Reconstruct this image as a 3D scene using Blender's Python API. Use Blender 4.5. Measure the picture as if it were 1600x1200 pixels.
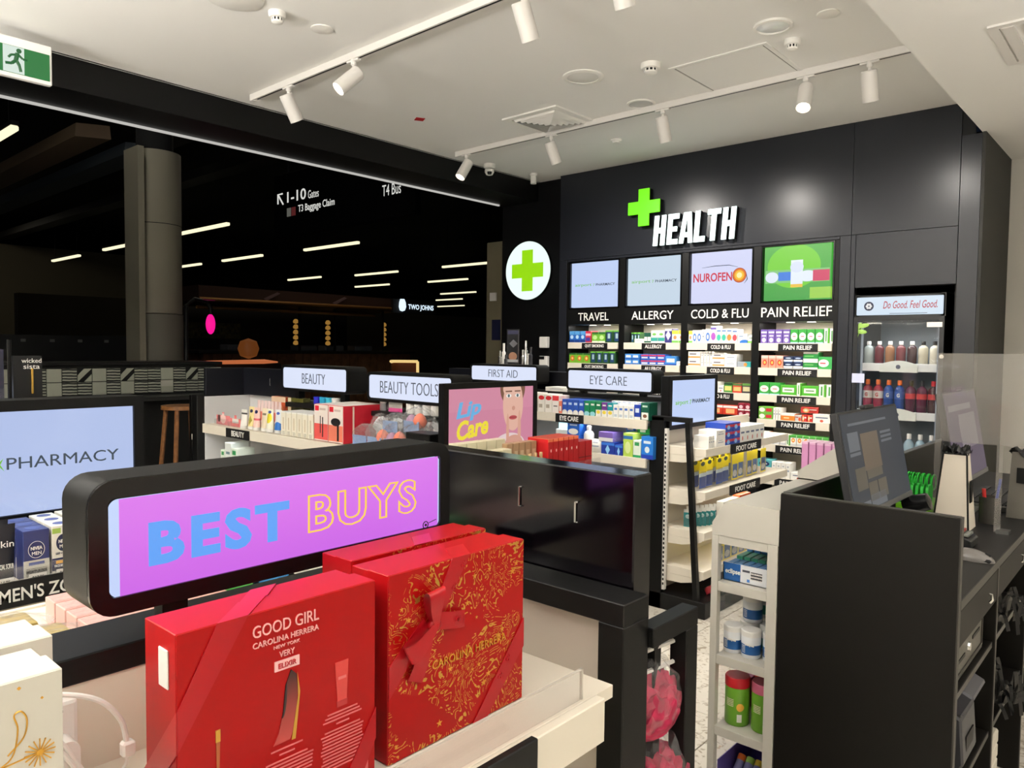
import bpy, bmesh, math, random
from mathutils import Matrix, Vector
random.seed(7)
S = bpy.context.scene
for o in list(bpy.data.objects): bpy.data.objects.remove(o)
COL = S.collection
# ---------------------------------------------------------------- camera
cam = bpy.data.cameras.new('camera'); cam_o = bpy.data.objects.new('camera', cam); COL.objects.link(cam_o)
cam.sensor_width = 36.0; cam.lens = 1175.98/1600*36.0; cam.clip_end = 200; cam.clip_start = 0.02
cam_o.matrix_world = Matrix(((0.74608189, -0.03956495, 0.66467768, 0.0), (0.66576403, 0.02789868, -0.74564061, 0.0), (0.0109576, 0.99882745, 0.04715562, 1.6), (0, 0, 0, 1)))
S.camera = cam_o
# ---------------------------------------------------------------- world, exposure
w = bpy.data.worlds.new('world'); S.world = w; w.use_nodes = True
w.node_tree.nodes['Background'].inputs[0].default_value = (0.02, 0.03, 0.06, 1); w.node_tree.nodes['Background'].inputs[1].default_value = 0.15
S.view_settings.view_transform = 'Standard'; S.view_settings.look = 'None'; S.view_settings.exposure = 0.0; S.view_settings.gamma = 1.0
S.view_settings.use_curve_mapping = False
# ---------------------------------------------------------------- light makers, and unseen pendants added to brighten the ceiling
def area(name, loc, sx, sy, power, col=(1, .93, .84), rot=(0, 0, 0), spread=180):
    L = bpy.data.lights.new(name, 'AREA'); L.shape = 'RECTANGLE'; L.size = sx; L.size_y = sy; L.energy = power; L.color = col
    L.spread = math.radians(spread)
    o = bpy.data.objects.new(name, L); o.location = loc; o.rotation_euler = rot; COL.objects.link(o); return o
def spot(name, loc, target, power, angle=60, col=(1, .93, .84), blend=.6, size=.05):
    L = bpy.data.lights.new(name, 'SPOT'); L.energy = power; L.spot_size = math.radians(angle); L.spot_blend = blend; L.color = col; L.shadow_soft_size = size
    o = bpy.data.objects.new(name, L); o.location = loc
    d = Vector(target)-Vector(loc); o.rotation_euler = d.to_track_quat('-Z', 'Y').to_euler(); COL.objects.link(o); return o
WARM = (1, .945, .87); UPC = (1, .975, .94)
ADDED_LAMPS = [(-3.7, -1.0, 2.15), (-2.0, -.9, 2.15), (-3.6, -2.2, 2.15), (-1.9, -2.2, 2.15), (1.2, .2, 2.15), (1.2, 2.8, 2.15)]      # added uplights and downlights, out of view, to brighten ceiling and shop
for x, y, z in ADDED_LAMPS:
    k = 1 if x < 0 else .4
    area('added_uplight', (x, y, z+.042), 1.2, .1, 128*k, UPC, (math.pi, 0, 0)); area('added_downlight', (x, y, z-.042), 1.2, .1, 6*k, WARM)

# ---------------------------------------------------------------- helpers
def lin(c): return tuple(((v/255)/12.92 if v/255 <= .04045 else ((v/255+.055)/1.055)**2.4) for v in c)
MC = {}
def M(name, rgb=(128, 128, 128), rough=.5, metal=0, emit=0, alpha=1, trans=0, spec=.5, bump=0, bscale=200, var=0, coat=0, ior=1.45):
    if name in MC: return MC[name]
    m = bpy.data.materials.new(name); m.use_nodes = True; nt = m.node_tree; b = nt.nodes['Principled BSDF']
    c = (*lin(rgb), 1)
    b.inputs['Base Color'].default_value = c if not emit else (0.01, .01, .01, 1)
    b.inputs['Roughness'].default_value = rough; b.inputs['Metallic'].default_value = metal
    b.inputs['Specular IOR Level'].default_value = spec; b.inputs['IOR'].default_value = ior
    b.inputs['Transmission Weight'].default_value = trans; b.inputs['Alpha'].default_value = alpha
    b.inputs['Coat Weight'].default_value = coat; b.inputs['Coat Roughness'].default_value = .15
    if emit: b.inputs['Emission Color'].default_value = c; b.inputs['Emission Strength'].default_value = emit
    if var or bump:
        tc = nt.nodes.new('ShaderNodeTexCoord'); n = nt.nodes.new('ShaderNodeTexNoise'); n.inputs['Scale'].default_value = bscale; n.inputs['Detail'].default_value = 4
        nt.links.new(tc.outputs['Object'], n.inputs['Vector'])
        if var:
            r = nt.nodes.new('ShaderNodeMapRange'); r.inputs['From Min'].default_value = .3; r.inputs['From Max'].default_value = .7
            r.inputs['To Min'].default_value = 1-var; r.inputs['To Max'].default_value = 1+var
            nt.links.new(n.outputs['Fac'], r.inputs['Value'])
            mx = nt.nodes.new('ShaderNodeVectorMath'); mx.operation = 'SCALE'; mx.inputs[0].default_value = c[:3]
            nt.links.new(r.outputs['Result'], mx.inputs['Scale']); nt.links.new(mx.outputs['Vector'], b.inputs['Base Color'])
        if bump:
            bp = nt.nodes.new('ShaderNodeBump'); bp.inputs['Strength'].default_value = bump; bp.inputs['Distance'].default_value = .002
            nt.links.new(n.outputs['Fac'], bp.inputs['Height']); nt.links.new(bp.outputs['Normal'], b.inputs['Normal'])
    MC[name] = m; return m
def PM(name, base, shapes, rough=.35, emit=0, ax=0, coat=0):
    """flat print on a face: shapes are ('r'|'e', u, v, half_u, half_v, rgb) or ('l', ...) = rows of small print; u,v in 0..1 of the object's own box"""
    if name in MC: return MC[name]
    m = bpy.data.materials.new(name); m.use_nodes = True; nt = m.node_tree; N = nt.nodes; L = nt.links; b = N['Principled BSDF']
    b.inputs['Roughness'].default_value = rough; b.inputs['Coat Weight'].default_value = coat
    tc = N.new('ShaderNodeTexCoord'); sp = N.new('ShaderNodeSeparateXYZ'); L.new(tc.outputs['Generated'], sp.inputs[0])
    cb = N.new('ShaderNodeCombineXYZ'); L.new(sp.outputs[ax], cb.inputs[0]); L.new(sp.outputs[2], cb.inputs[1])
    if isinstance(base[0], (tuple, list)):      # vertical two-tone
        rp = N.new('ShaderNodeMix'); rp.data_type = 'RGBA'; L.new(sp.outputs[2], rp.inputs[0]); rp.inputs[6].default_value = (*lin(base[0]), 1); rp.inputs[7].default_value = (*lin(base[1]), 1)
        cur = rp.outputs[2]
    else:
        rgb = N.new('ShaderNodeRGB'); rgb.outputs[0].default_value = (*lin(base), 1); cur = rgb.outputs[0]
    for s in shapes:
        k, u, v, hu, hv, col = s[:6]
        a = N.new('ShaderNodeVectorMath'); a.operation = 'SUBTRACT'; L.new(cb.outputs[0], a.inputs[0]); a.inputs[1].default_value = (u, v, 0)
        d = N.new('ShaderNodeVectorMath'); d.operation = 'MULTIPLY'; L.new(a.outputs[0], d.inputs[0]); d.inputs[1].default_value = (1/hu, 1/hv, 0)
        lt = N.new('ShaderNodeMath'); lt.operation = 'LESS_THAN'; lt.inputs[1].default_value = 1
        if k == 'e':
            le = N.new('ShaderNodeVectorMath'); le.operation = 'LENGTH'; L.new(d.outputs[0], le.inputs[0]); L.new(le.outputs['Value'], lt.inputs[0]); fac = lt.outputs[0]
        elif k == 'd':   # diamond / slanted
            ab = N.new('ShaderNodeVectorMath'); ab.operation = 'ABSOLUTE'; L.new(d.outputs[0], ab.inputs[0])
            dt = N.new('ShaderNodeVectorMath'); dt.operation = 'DOT_PRODUCT'; dt.inputs[1].default_value = (1, 1, 0); L.new(ab.outputs[0], dt.inputs[0]); L.new(dt.outputs['Value'], lt.inputs[0]); fac = lt.outputs[0]
        else:
            ab = N.new('ShaderNodeVectorMath'); ab.operation = 'ABSOLUTE'; L.new(d.outputs[0], ab.inputs[0])
            sx = N.new('ShaderNodeSeparateXYZ'); L.new(ab.outputs[0], sx.inputs[0]); mx = N.new('ShaderNodeMath'); mx.operation = 'MAXIMUM'
            L.new(sx.outputs[0], mx.inputs[0]); L.new(sx.outputs[1], mx.inputs[1]); L.new(mx.outputs[0], lt.inputs[0]); fac = lt.outputs[0]
            if k == 'l':   # rows of print
                sv = N.new('ShaderNodeMath'); sv.operation = 'MULTIPLY'; sv.inputs[1].default_value = s[6]; L.new(sp.outputs[2], sv.inputs[0])
                fr = N.new('ShaderNodeMath'); fr.operation = 'FRACT'; L.new(sv.outputs[0], fr.inputs[0]); g = N.new('ShaderNodeMath'); g.operation = 'GREATER_THAN'; g.inputs[1].default_value = .5; L.new(fr.outputs[0], g.inputs[0])
                nz = N.new('ShaderNodeTexNoise'); nz.inputs['Scale'].default_value = 60; L.new(tc.outputs['Generated'], nz.inputs['Vector']); g2 = N.new('ShaderNodeMath'); g2.operation = 'GREATER_THAN'; g2.inputs[1].default_value = .44; L.new(nz.outputs['Fac'], g2.inputs[0])
                p = N.new('ShaderNodeMath'); p.operation = 'MULTIPLY'; L.new(g.outputs[0], p.inputs[0]); L.new(g2.outputs[0], p.inputs[1])
                q = N.new('ShaderNodeMath'); q.operation = 'MULTIPLY'; L.new(p.outputs[0], q.inputs[0]); L.new(fac, q.inputs[1]); fac = q.outputs[0]
        mix = N.new('ShaderNodeMix'); mix.data_type = 'RGBA'; L.new(fac, mix.inputs[0]); L.new(cur, mix.inputs[6]); mix.inputs[7].default_value = (*lin(col), 1); cur = mix.outputs[2]
    if emit:
        b.inputs['Base Color'].default_value = (.01, .01, .01, 1); L.new(cur, b.inputs['Emission Color']); b.inputs['Emission Strength'].default_value = emit
    else: L.new(cur, b.inputs['Base Color'])
    MC[name] = m; return m

class MB:
    """collects shapes and links them as ONE mesh object"""
    def __init__(s): s.bm = bmesh.new()
    def box(s, x0, x1, y0, y1, z0, z1, bev=0, seg=1):
        t = bmesh.new(); bmesh.ops.create_cube(t, size=1)
        for v in t.verts: v.co = Vector(((x0+x1)/2+v.co.x*(x1-x0), (y0+y1)/2+v.co.y*(y1-y0), (z0+z1)/2+v.co.z*(z1-z0)))
        if bev: bmesh.ops.bevel(t, geom=t.edges[:], offset=bev, segments=seg, affect='EDGES', profile=.5)
        s.add(t); return s
    def add(s, t, mat=None):
        if mat is not None: t.transform(mat)
        me = bpy.data.meshes.new('tmp'); t.to_mesh(me); t.free(); s.bm.from_mesh(me); bpy.data.meshes.remove(me)
    def prism(s, pts, axis, a, b, bev=0, seg=1):
        """polygon pts in the plane across axis, extruded from a to b"""
        t = bmesh.new(); f = lambda p, h: {'x': (h, p[0], p[1]), 'y': (p[0], h, p[1]), 'z': (p[0], p[1], h)}[axis]
        A = [t.verts.new(f(p, a)) for p in pts]; B = [t.verts.new(f(p, b)) for p in pts]; n = len(pts)
        t.faces.new(A); t.faces.new(B[::-1])
        for i in range(n): t.faces.new((A[i], B[i], B[(i+1) % n], A[(i+1) % n]))
        bmesh.ops.recalc_face_normals(t, faces=t.faces[:])
        if bev: bmesh.ops.bevel(t, geom=t.edges[:], offset=bev, segments=seg, affect='EDGES', profile=.5)
        s.add(t); return s
    def rrect(s, axis, a, b, u0, u1, v0, v1, r, n=6):
        pts = []
        for cx, cy, a0 in ((u1-r, v1-r, 0), (u0+r, v1-r, 90), (u0+r, v0+r, 180), (u1-r, v0+r, 270)):
            for i in range(n+1):
                t = math.radians(a0+90*i/n); pts.append((cx+r*math.cos(t), cy+r*math.sin(t)))
        return s.prism(pts, axis, a, b)
    def frame(s, axis, a, b, u0, u1, v0, v1, t, r=0):
        """flat rectangular frame of border t"""
        if not r:
            P = lambda q: s.prism(q, axis, a, b)
            P([(u0, v0), (u1, v0), (u1, v0+t), (u0, v0+t)]); P([(u0, v1-t), (u1, v1-t), (u1, v1), (u0, v1)])
            P([(u0, v0+t), (u0+t, v0+t), (u0+t, v1-t), (u0, v1-t)]); P([(u1-t, v0+t), (u1, v0+t), (u1, v1-t), (u1-t, v1-t)])
            return s
        def loop(d, rr):
            pts = []
            for cx, cy, a0 in ((u1-d-rr, v1-d-rr, 0), (u0+d+rr, v1-d-rr, 90), (u0+d+rr, v0+d+rr, 180), (u1-d-rr, v0+d+rr, 270)):
                for i in range(7):
                    q = math.radians(a0+15*i); pts.append((cx+rr*math.cos(q), cy+rr*math.sin(q)))
            return pts
        f = lambda p, h: {'x': (h, p[0], p[1]), 'y': (p[0], h, p[1]), 'z': (p[0], p[1], h)}[axis]
        t_ = bmesh.new(); O = loop(0, r); I = loop(t, max(r-t, .003)); n = len(O)
        V = [[t_.verts.new(f(p, h)) for p in L] for L, h in ((O, a), (I, a), (O, b), (I, b))]
        for i in range(n):
            j = (i+1) % n
            for q in ((V[0][i], V[0][j], V[1][j], V[1][i]), (V[2][i], V[3][i], V[3][j], V[2][j]), (V[0][i], V[2][i], V[2][j], V[0][j]), (V[1][i], V[1][j], V[3][j], V[3][i])): t_.faces.new(q)
        bmesh.ops.recalc_face_normals(t_, faces=t_.faces[:]); s.add(t_); return s
    def lathe(s, prof, c=(0, 0, 0), axis='z', n=24, mat=None):
        """prof: list of (radius, height)"""
        t = bmesh.new(); R = []
        for r, h in prof:
            R.append([t.verts.new((r*math.cos(2*math.pi*i/n), r*math.sin(2*math.pi*i/n), h)) for i in range(n)] if r > 1e-6 else [t.verts.new((0, 0, h))])
        for A, B in zip(R, R[1:]):
            if len(A) == 1 and len(B) == 1: continue
            for i in range(n):
                j = (i+1) % n
                if len(A) == 1: t.faces.new((A[0], B[j], B[i]))
                elif len(B) == 1: t.faces.new((A[i], A[j], B[0]))
                else: t.faces.new((A[i], A[j], B[j], B[i]))
        if len(R[0]) > 1: t.faces.new(R[0][::-1])
        if len(R[-1]) > 1: t.faces.new(R[-1])
        bmesh.ops.recalc_face_normals(t, faces=t.faces[:])
        m = Matrix.Translation(c)
        if axis == 'x': m = m @ Matrix.Rotation(math.pi/2, 4, 'Y')
        if axis == 'y': m = m @ Matrix.Rotation(-math.pi/2, 4, 'X')
        if mat is not None: m = mat
        s.add(t, m); return s
    def tube(s, pts, r, n=8, cap=True):
        t = bmesh.new(); pts = [Vector(p) for p in pts]; R = []; up = None
        for i, p in enumerate(pts):
            d = (pts[min(i+1, len(pts)-1)]-pts[max(i-1, 0)]).normalized()
            if up is None: up = d.orthogonal().normalized()
            up = (up-d*up.dot(d)).normalized() if (up-d*up.dot(d)).length > 1e-6 else d.orthogonal().normalized(); sd = d.cross(up)
            rr = r[i] if isinstance(r, (list, tuple)) else r
            R.append([t.verts.new(p+up*rr*math.cos(2*math.pi*k/n)+sd*rr*math.sin(2*math.pi*k/n)) for k in range(n)])
        for A, B in zip(R, R[1:]):
            for k in range(n): t.faces.new((A[k], A[(k+1) % n], B[(k+1) % n], B[k]))
        if cap: t.faces.new(R[0][::-1]); t.faces.new(R[-1])
        bmesh.ops.recalc_face_normals(t, faces=t.faces[:]); s.add(t); return s
    def grid(s, P, nu, nv):
        """sheet from function P(u,v)"""
        t = bmesh.new(); V = [[t.verts.new(P(i/nu, j/nv)) for j in range(nv+1)] for i in range(nu+1)]
        for i in range(nu):
            for j in range(nv): t.faces.new((V[i][j], V[i+1][j], V[i+1][j+1], V[i][j+1]))
        s.add(t); return s
    def quad(s, *p):
        t = bmesh.new(); t.faces.new([t.verts.new(q) for q in p]); s.add(t); return s
    def mesh(s, name, mat, smooth=False):
        me = bpy.data.meshes.new(name); s.bm.to_mesh(me); s.bm.free(); me.materials.append(mat)
        if smooth:
            me.polygons.foreach_set('use_smooth', [True]*len(me.polygons))
            try: me.set_sharp_from_angle(angle=math.radians(38))
            except Exception: pass
        return me
    def build(s, name, mat, parent=None, smooth=False, loc=None):
        return link(name, s.mesh(name, mat, smooth), parent, loc)
def link(name, me, parent=None, loc=None, rot=None):
    o = bpy.data.objects.new(name, me); COL.objects.link(o)
    if parent is not None: o.parent = parent
    if loc is not None: o.location = loc
    if rot is not None: o.rotation_euler = rot
    return o
def tag(o, label, cat, group=None):
    o['label'] = label; o['category'] = cat
    if group: o['group'] = group
    return o
def thing(name, label, cat, loc=(0, 0, 0), rotz=0, group=None):
    o = bpy.data.objects.new(name, None); COL.objects.link(o); o.location = loc; o.rotation_euler = (0, 0, rotz); o.empty_display_size = .05
    return tag(o, label, cat, group)
def struct(o): o['kind'] = 'structure'; return o
def copy_tree(o, parent=None):
    c = o.copy(); COL.objects.link(c); c.parent = parent
    for ch in list(o.children): copy_tree(ch, c)
    return c
# lettering: flat meshes from the built-in font, fitted to a box of w x h metres
FONT = {}
def glyphs(s, bold=0, shear=0, depth=0, outline=0, space=1):
    k = (s, bold, shear, depth, outline, space)
    if k not in FONT:
        c = bpy.data.curves.new('txt', 'FONT'); c.body = s; c.size = 1; c.offset = bold; c.shear = shear; c.extrude = depth; c.space_character = space; c.resolution_u = 3
        if outline: c.fill_mode = 'NONE'; c.bevel_depth = outline; c.bevel_resolution = 1
        o = bpy.data.objects.new('txt', c); COL.objects.link(o); bpy.context.view_layer.update()
        me = bpy.data.meshes.new_from_object(o.evaluated_get(bpy.context.evaluated_depsgraph_get())); bpy.data.objects.remove(o); bpy.data.curves.remove(c)
        FONT[k] = me
    return FONT[k]
def text(name, parent, s, mat, cen, w, h, face='-y', depth=.0015, bold=0, shear=0, outline=0, space=1, tilt=0):
    """lettering centred at cen in the parent's local space, looking along face"""
    me = glyphs(s, bold, shear, .01, outline, space).copy(); me.name = name
    X = [v.co.x for v in me.vertices]; Y = [v.co.y for v in me.vertices]
    cx, cy = (min(X)+max(X))/2, (min(Y)+max(Y))/2; sx = w/(max(X)-min(X)); sy = h/(max(Y)-min(Y)); zs = depth/.01/2
    m = Matrix.Diagonal((sx, sy, zs, 1)) @ Matrix.Translation((-cx, -cy, 0))
    R = {'-y': Matrix.Rotation(math.pi/2, 4, 'X'), '+x': Matrix(((0, 0, 1, 0), (1, 0, 0, 0), (0, 1, 0, 0), (0, 0, 0, 1))), '+z': Matrix.Identity(4), '+zx': Matrix.Rotation(math.pi/2, 4, 'Z')}[face]
    me.transform(Matrix.Translation(cen) @ R @ Matrix.Rotation(tilt, 4, 'Z') @ m)
    me.materials.clear(); me.materials.append(mat)
    return link(name, me, parent)
def spl(pts, n=6):
    """smooth path through the points"""
    P = [Vector(p) for p in pts]; P = [2*P[0]-P[1]]+P+[2*P[-1]-P[-2]]; out = []
    for i in range(1, len(P)-2):
        for k in range(n):
            t = k/n; a, b, c_, d = P[i-1:i+3]; out.append(.5*((2*b)+(c_-a)*t+(2*a-5*b+4*c_-d)*t*t+(3*b-a-3*c_+d)*t**3))
    return out+[P[-2]]
ORD = ['first', 'second', 'third', 'fourth', 'fifth', 'sixth', 'seventh', 'eighth', 'ninth', 'tenth', 'eleventh', 'twelfth']

# ---------------------------------------------------------------- shared materials
BLK = M('black laminate', (12, 12, 12), .45, spec=.3, bump=.03, bscale=900)
BLK2 = M('black powder coated metal', (9, 9, 9), .45, spec=.3)
NAVY = M('satin charcoal wall panel', (33, 35, 41), .30, spec=.38)
OLIVE = M('dark olive painted wall', (34, 34, 29), .6)
WHITE = M('white painted plaster', (240, 238, 233), .8, bump=.05, bscale=60)
CREAM = M('cream shelf laminate', (226, 218, 202), .45)
PANELW = M('pale grey shelf back panel', (205, 205, 206), .5)
BEIGE = M('beige painted wall', (214, 211, 203), .8)
GREYM = M('grey metal', (120, 120, 118), .35, .8)
CHROME = M('polished steel', (210, 210, 208), .15, 1)
WPLAS = M('white plastic', (232, 229, 224), .4)
WMET = M('white powder coat', (226, 222, 216), .45)
WTXT = M('white print', (238, 236, 230), .5)
BTXT = M('black print', (25, 27, 32), .5)
GTXT = M('slate grey print', (70, 76, 92), .5)
def glassy(name, tint, op, rough=.05):
    m = bpy.data.materials.new(name); m.use_nodes = True; nt = m.node_tree; N = nt.nodes; N.clear()
    o = N.new('ShaderNodeOutputMaterial'); t = N.new('ShaderNodeBsdfTransparent'); g = N.new('ShaderNodeBsdfGlossy'); d = N.new('ShaderNodeBsdfDiffuse')
    t.inputs[0].default_value = (.97, .97, .97, 1); g.inputs[1].default_value = rough; d.inputs[0].default_value = (*lin(tint), 1)
    lw = N.new('ShaderNodeLayerWeight'); lw.inputs[0].default_value = .5; pw = N.new('ShaderNodeMath'); pw.operation = 'POWER'; pw.inputs[1].default_value = 4; nt.links.new(lw.outputs['Facing'], pw.inputs[0]); fr = N.new('ShaderNodeMath'); fr.operation = 'MULTIPLY_ADD'; fr.inputs[1].default_value = .55; fr.inputs[2].default_value = .03; nt.links.new(pw.outputs[0], fr.inputs[0])
    a = N.new('ShaderNodeMixShader'); a.inputs[0].default_value = op; b = N.new('ShaderNodeMixShader')
    nt.links.new(t.outputs[0], a.inputs[1]); nt.links.new(d.outputs[0], a.inputs[2]); nt.links.new(fr.outputs[0], b.inputs[0]); nt.links.new(a.outputs[0], b.inputs[1]); nt.links.new(g.outputs[0], b.inputs[2]); nt.links.new(b.outputs[0], o.inputs[0])
    MC[name] = m; return m
ACRYL = glassy('clear acrylic', (220, 220, 220), .06)
CELLO = glassy('clear cellophane', (235, 235, 235), .07, .12)
PLEXI = glassy('counter screen acrylic', (190, 186, 180), .20)
FGLASS = glassy('fridge door glass', (90, 100, 110), .05, .03)
# ================================================================ THE ROOM
def terrazzo():
    m = M('cream terrazzo floor', (222, 214, 200), .28); nt = m.node_tree; b = nt.nodes['Principled BSDF']
    tc = nt.nodes.new('ShaderNodeTexCoord'); v = nt.nodes.new('ShaderNodeTexNoise'); v.inputs['Scale'].default_value = 22; v.inputs['Detail'].default_value = 8; v.inputs['Distortion'].default_value = 1.5
    r = nt.nodes.new('ShaderNodeValToRGB'); r.color_ramp.elements[0].position = .36; r.color_ramp.elements[0].color = (*lin((172, 158, 136)), 1); r.color_ramp.elements[1].position = .47; r.color_ramp.elements[1].color = (*lin((226, 219, 206)), 1)
    nt.links.new(tc.outputs['Object'], v.inputs[0]); nt.links.new(v.outputs['Fac'], r.inputs[0]); nt.links.new(r.outputs[0], b.inputs['Base Color']); return m
FLOOR = terrazzo()
fl = struct(MB().box(-5.6, 2.5, -3, 7.1, -.06, -.006).build('floor', M('grey grout', (150, 146, 138), .8)))
TL = .6; tile_me = MB().box(-.298, .298, -.298, .298, -.006, 0, .0015).mesh('floor_tile', FLOOR)
for i in range(14):
    for j in range(17):
        x = -5.3+TL*i; y = -2.7+TL*j
        if x > 2.3 or y > 6.9: continue
        link('floor_tile', tile_me, fl, (x, y, 0))
struct(MB().box(-5.1, -1.085, -3, 6.12, 3.33, 3.42).build('ceiling', WHITE))
sf = struct(MB().box(-1.085, 2.5, -3, 7.1, 3.11, 3.42).build('ceiling_dropped', WHITE))
struct(MB().box(-5.6, 2.5, -3.1, -3, 0, 3.42).build('wall_front', BEIGE))
struct(MB().box(2.5, 2.6, -3.1, 7.1, 0, 3.42).build('wall_right', BEIGE))
struct(MB().box(-1.06, 2.5, 7.0, 7.1, 0, 3.2).build('wall_corridor', BEIGE))
struct(MB().box(-5.6, -5.1, -3.1, -1.2, 0, 3.42).build('wall_left', BLK))
struct(MB().box(-5.6, -4.72, 6.1, 6.25, 0, 3.42).build('wall_portal', M('matt black wall', (5, 5, 6), .6, spec=.2)))
struct(MB().box(-1.13, -1.06, 6.06, 7.0, 0, 3.11).build('wall_return', OLIVE))
# wall_back: health wall made of panels with fine joints
wb = MB()
wb.box(-4.70, -1.13, 6.02, 6.06, 2.50, 3.33).box(-4.70, -4.63, 6.02, 6.06, 0, 2.5).box(-2.0, -1.9, 6.02, 6.06, 0, 2.5).box(-1.9, -1.2, 6.02, 6.06, 2.1, 2.5).box(-1.2, -1.1, 6.02, 6.06, 0, 3.1)
wb.box(-4.72, -1.13, 6.86, 6.92, 0, 3.33).box(-4.72, -4.69, 6.06, 6.86, 0, 3.33)
wb = struct(wb.build('wall_back', BLK2))
def wpanel(x0, x1, z0, z1): MB().box(x0+.0015, x1-.0015, 6.0, 6.02, z0+.0015, z1-.0015, .0012).build('wall_panel', NAVY, wb)
wpanel(-4.72, -1.918, 2.487, 3.33); wpanel(-1.918, -1.206, 2.487, 3.33); wpanel(-4.72, -4.63, 0, 2.487); wpanel(-2.0, -1.918, 0, 2.487)
wpanel(-1.918, -1.883, 0, 2.487); wpanel(-1.883, -1.206, 2.085, 2.487); wpanel(-1.206, -1.08, 0, 3.105); wpanel(-4.63, -2.0, 2.462, 2.487)
MB().box(-4.725, -4.72, 6.0, 6.1, 0, 3.33).build('wall_panel', NAVY, wb); MB().box(-1.08, -1.06, 6.0, 6.06, 0, 3.11).build('wall_panel', OLIVE, wb)
# fridge recess lining
rc = MB().box(-1.9, -1.885, 6.06, 6.8, 0, 2.1).box(-1.225, -1.21, 6.06, 6.8, 0, 2.1).box(-1.885, -1.225, 6.06, 6.8, 2.085, 2.1).build('recess_lining', M('matt black lining', (12, 12, 13), .7), wb)
# portal beam with light strip
pb = struct(MB().box(-5.6, -5.1, -1.2, 6.1, 3.137, 3.42).build('trim_1', M('black portal beam', (9, 9, 9), .45, spec=.25)))
MB().box(-5.09, -5.07, -1.2, 6.1, 3.33, 3.345).build('shadow_gap', BLK2, pb)
MB().box(-5.556, -5.536, -1.2, 5.98, 3.122, 3.137).build('light_strip', M('portal strip diffuser', (214, 212, 206), .5, emit=.75), pb)
# housings for the added, unseen pendants
for i, (x, y, z) in enumerate(ADDED_LAMPS):
    t = thing('added_pendant', 'added unseen white pendant lamp hanging '+('behind the camera, near left', 'behind the camera, near right', 'behind the camera, far left', 'behind the camera, far right', 'over the dispensary, near', 'over the dispensary, far')[i], 'pendant lamp', (x, y, z), 0, 'linear pendant lamps added for light outside the picture')
    MB().box(-.62, .62, -.06, .06, -.035, .035, .004).build('housing', WMET, t)
    for s in (-.5, .5): MB().tube([(s, 0, .035), (s, 0, (3.33 if x < 0 else 3.11)-z)], .003, 6).build('wire', GREYM, t)

# ---------------------------------------------------------------- ceiling fittings
def disc(name, label, cat, x, y, z, prof, mat, extra=None, n=32, group=None):
    t = thing(name, label, cat, (x, y, z), 0, group); MB().lathe([(r, -h) for r, h in prof], n=n).build('rim', mat, t, True)
    if extra:
        for nm, pr, mt in extra: MB().lathe([(r, -h) for r, h in pr], n=n).build(nm, mt, t, True)
    return t
Z = 3.33; DISCW = M('ceiling fitting white', (240, 237, 230), .5)
GRILL = M('speaker grille', (226, 224, 218), .7, bump=.4, bscale=700)
disc('ceiling_speaker', 'round white ceiling speaker nearest the square air vent', 'speaker', -2.92, 3.92, Z, [(.13, 0), (.13, .006), (.12, .01), (.1, .01), (.1, .004), (0, .004)], DISCW, [('grille', [(.1, .0045), (.09, .008), (0, .009)], GRILL)])
disc('ceiling_downlight', 'large round glass downlight near the ceiling hatch corner', 'downlight', -1.70, 3.96, Z, [(.1, 0), (.1, .012), (.085, .014), (.085, .004), (0, .003)], DISCW, [('lens', [(.085, .005), (.06, .012), (0, .014)], M('frosted downlight lens', (235, 236, 232), .15))])
disc('ceiling_downlight', 'small round recessed downlight beside the rear light track', 'downlight', -2.92, 4.606, Z, [(.1, 0), (.1, .006), (.085, .008), (.08, -.02), (0, -.02)], DISCW, [('lens', [(.08, -.0), (0, .001)], M('dull downlight lens', (196, 196, 190), .4))])
disc('ceiling_cover', 'small round white ceiling cover above the hatch, near the dropped ceiling', 'cover plate', -1.428, 4.0, Z, [(.055, 0), (.055, .005), (.045, .008), (0, .008)], DISCW)
disc('ceiling_cover', 'small round white ceiling cover behind the front track', 'cover plate', -3.578, 2.424, Z, [(.06, 0), (.06, .005), (.05, .008), (0, .008)], DISCW)
disc('ceiling_speaker', 'round white ceiling speaker cut by the top picture edge', 'speaker', -3.6, 1.93, Z, [(.14, 0), (.14, .006), (.13, .01), (0, .01)], DISCW)
disc('sprinkler_cap', 'tiny white sprinkler cap near the health wall', 'sprinkler', -3.562, 5.255, Z, [(.045, 0), (.045, .01), (.035, .014), (.03, .03), (0, .032)], DISCW)
def smoke(x, y, label, big=1):
    t = thing('smoke_detector', label, 'smoke detector', (x, y, Z))
    MB().lathe([(.055*big, 0), (.055*big, -.02), (.05*big, -.03), (.035*big, -.032)], n=28).build('base', DISCW, t, True)
    MB().lathe([(.034*big, -.031), (.034*big, -.046)], n=24).build('vent_ring', BLK2, t)
    MB().lathe([(.037*big, -.046), (.035*big, -.054), (.02*big, -.06), (0, -.061)], n=24).build('cap', DISCW, t, True)
    for k in range(10):
        a = k*math.pi/5; MB().box(.033*big, .038*big, -.004, .004, -.047, -.03).build('rib', DISCW, t).rotation_euler = (0, 0, a)
smoke(-2.479, 4.013, 'white smoke detector with dark slots beside the ceiling hatch', 1.1)
smoke(-1.692, 4.207, 'small white detector beside the large downlight', .8); smoke(-3.582, 2.155, 'small white detector near the top left of the ceiling', .8)
tag(MB().prism([(-4.44, 3.83), (-4.38, 3.80), (-4.35, 3.86), (-4.41, 3.89)], 'z', 3.326, 3.3305).build('ceiling_marker', M('red sticker', (190, 35, 40), .5)), 'small red square marker stuck on the ceiling', 'marker')
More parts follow.
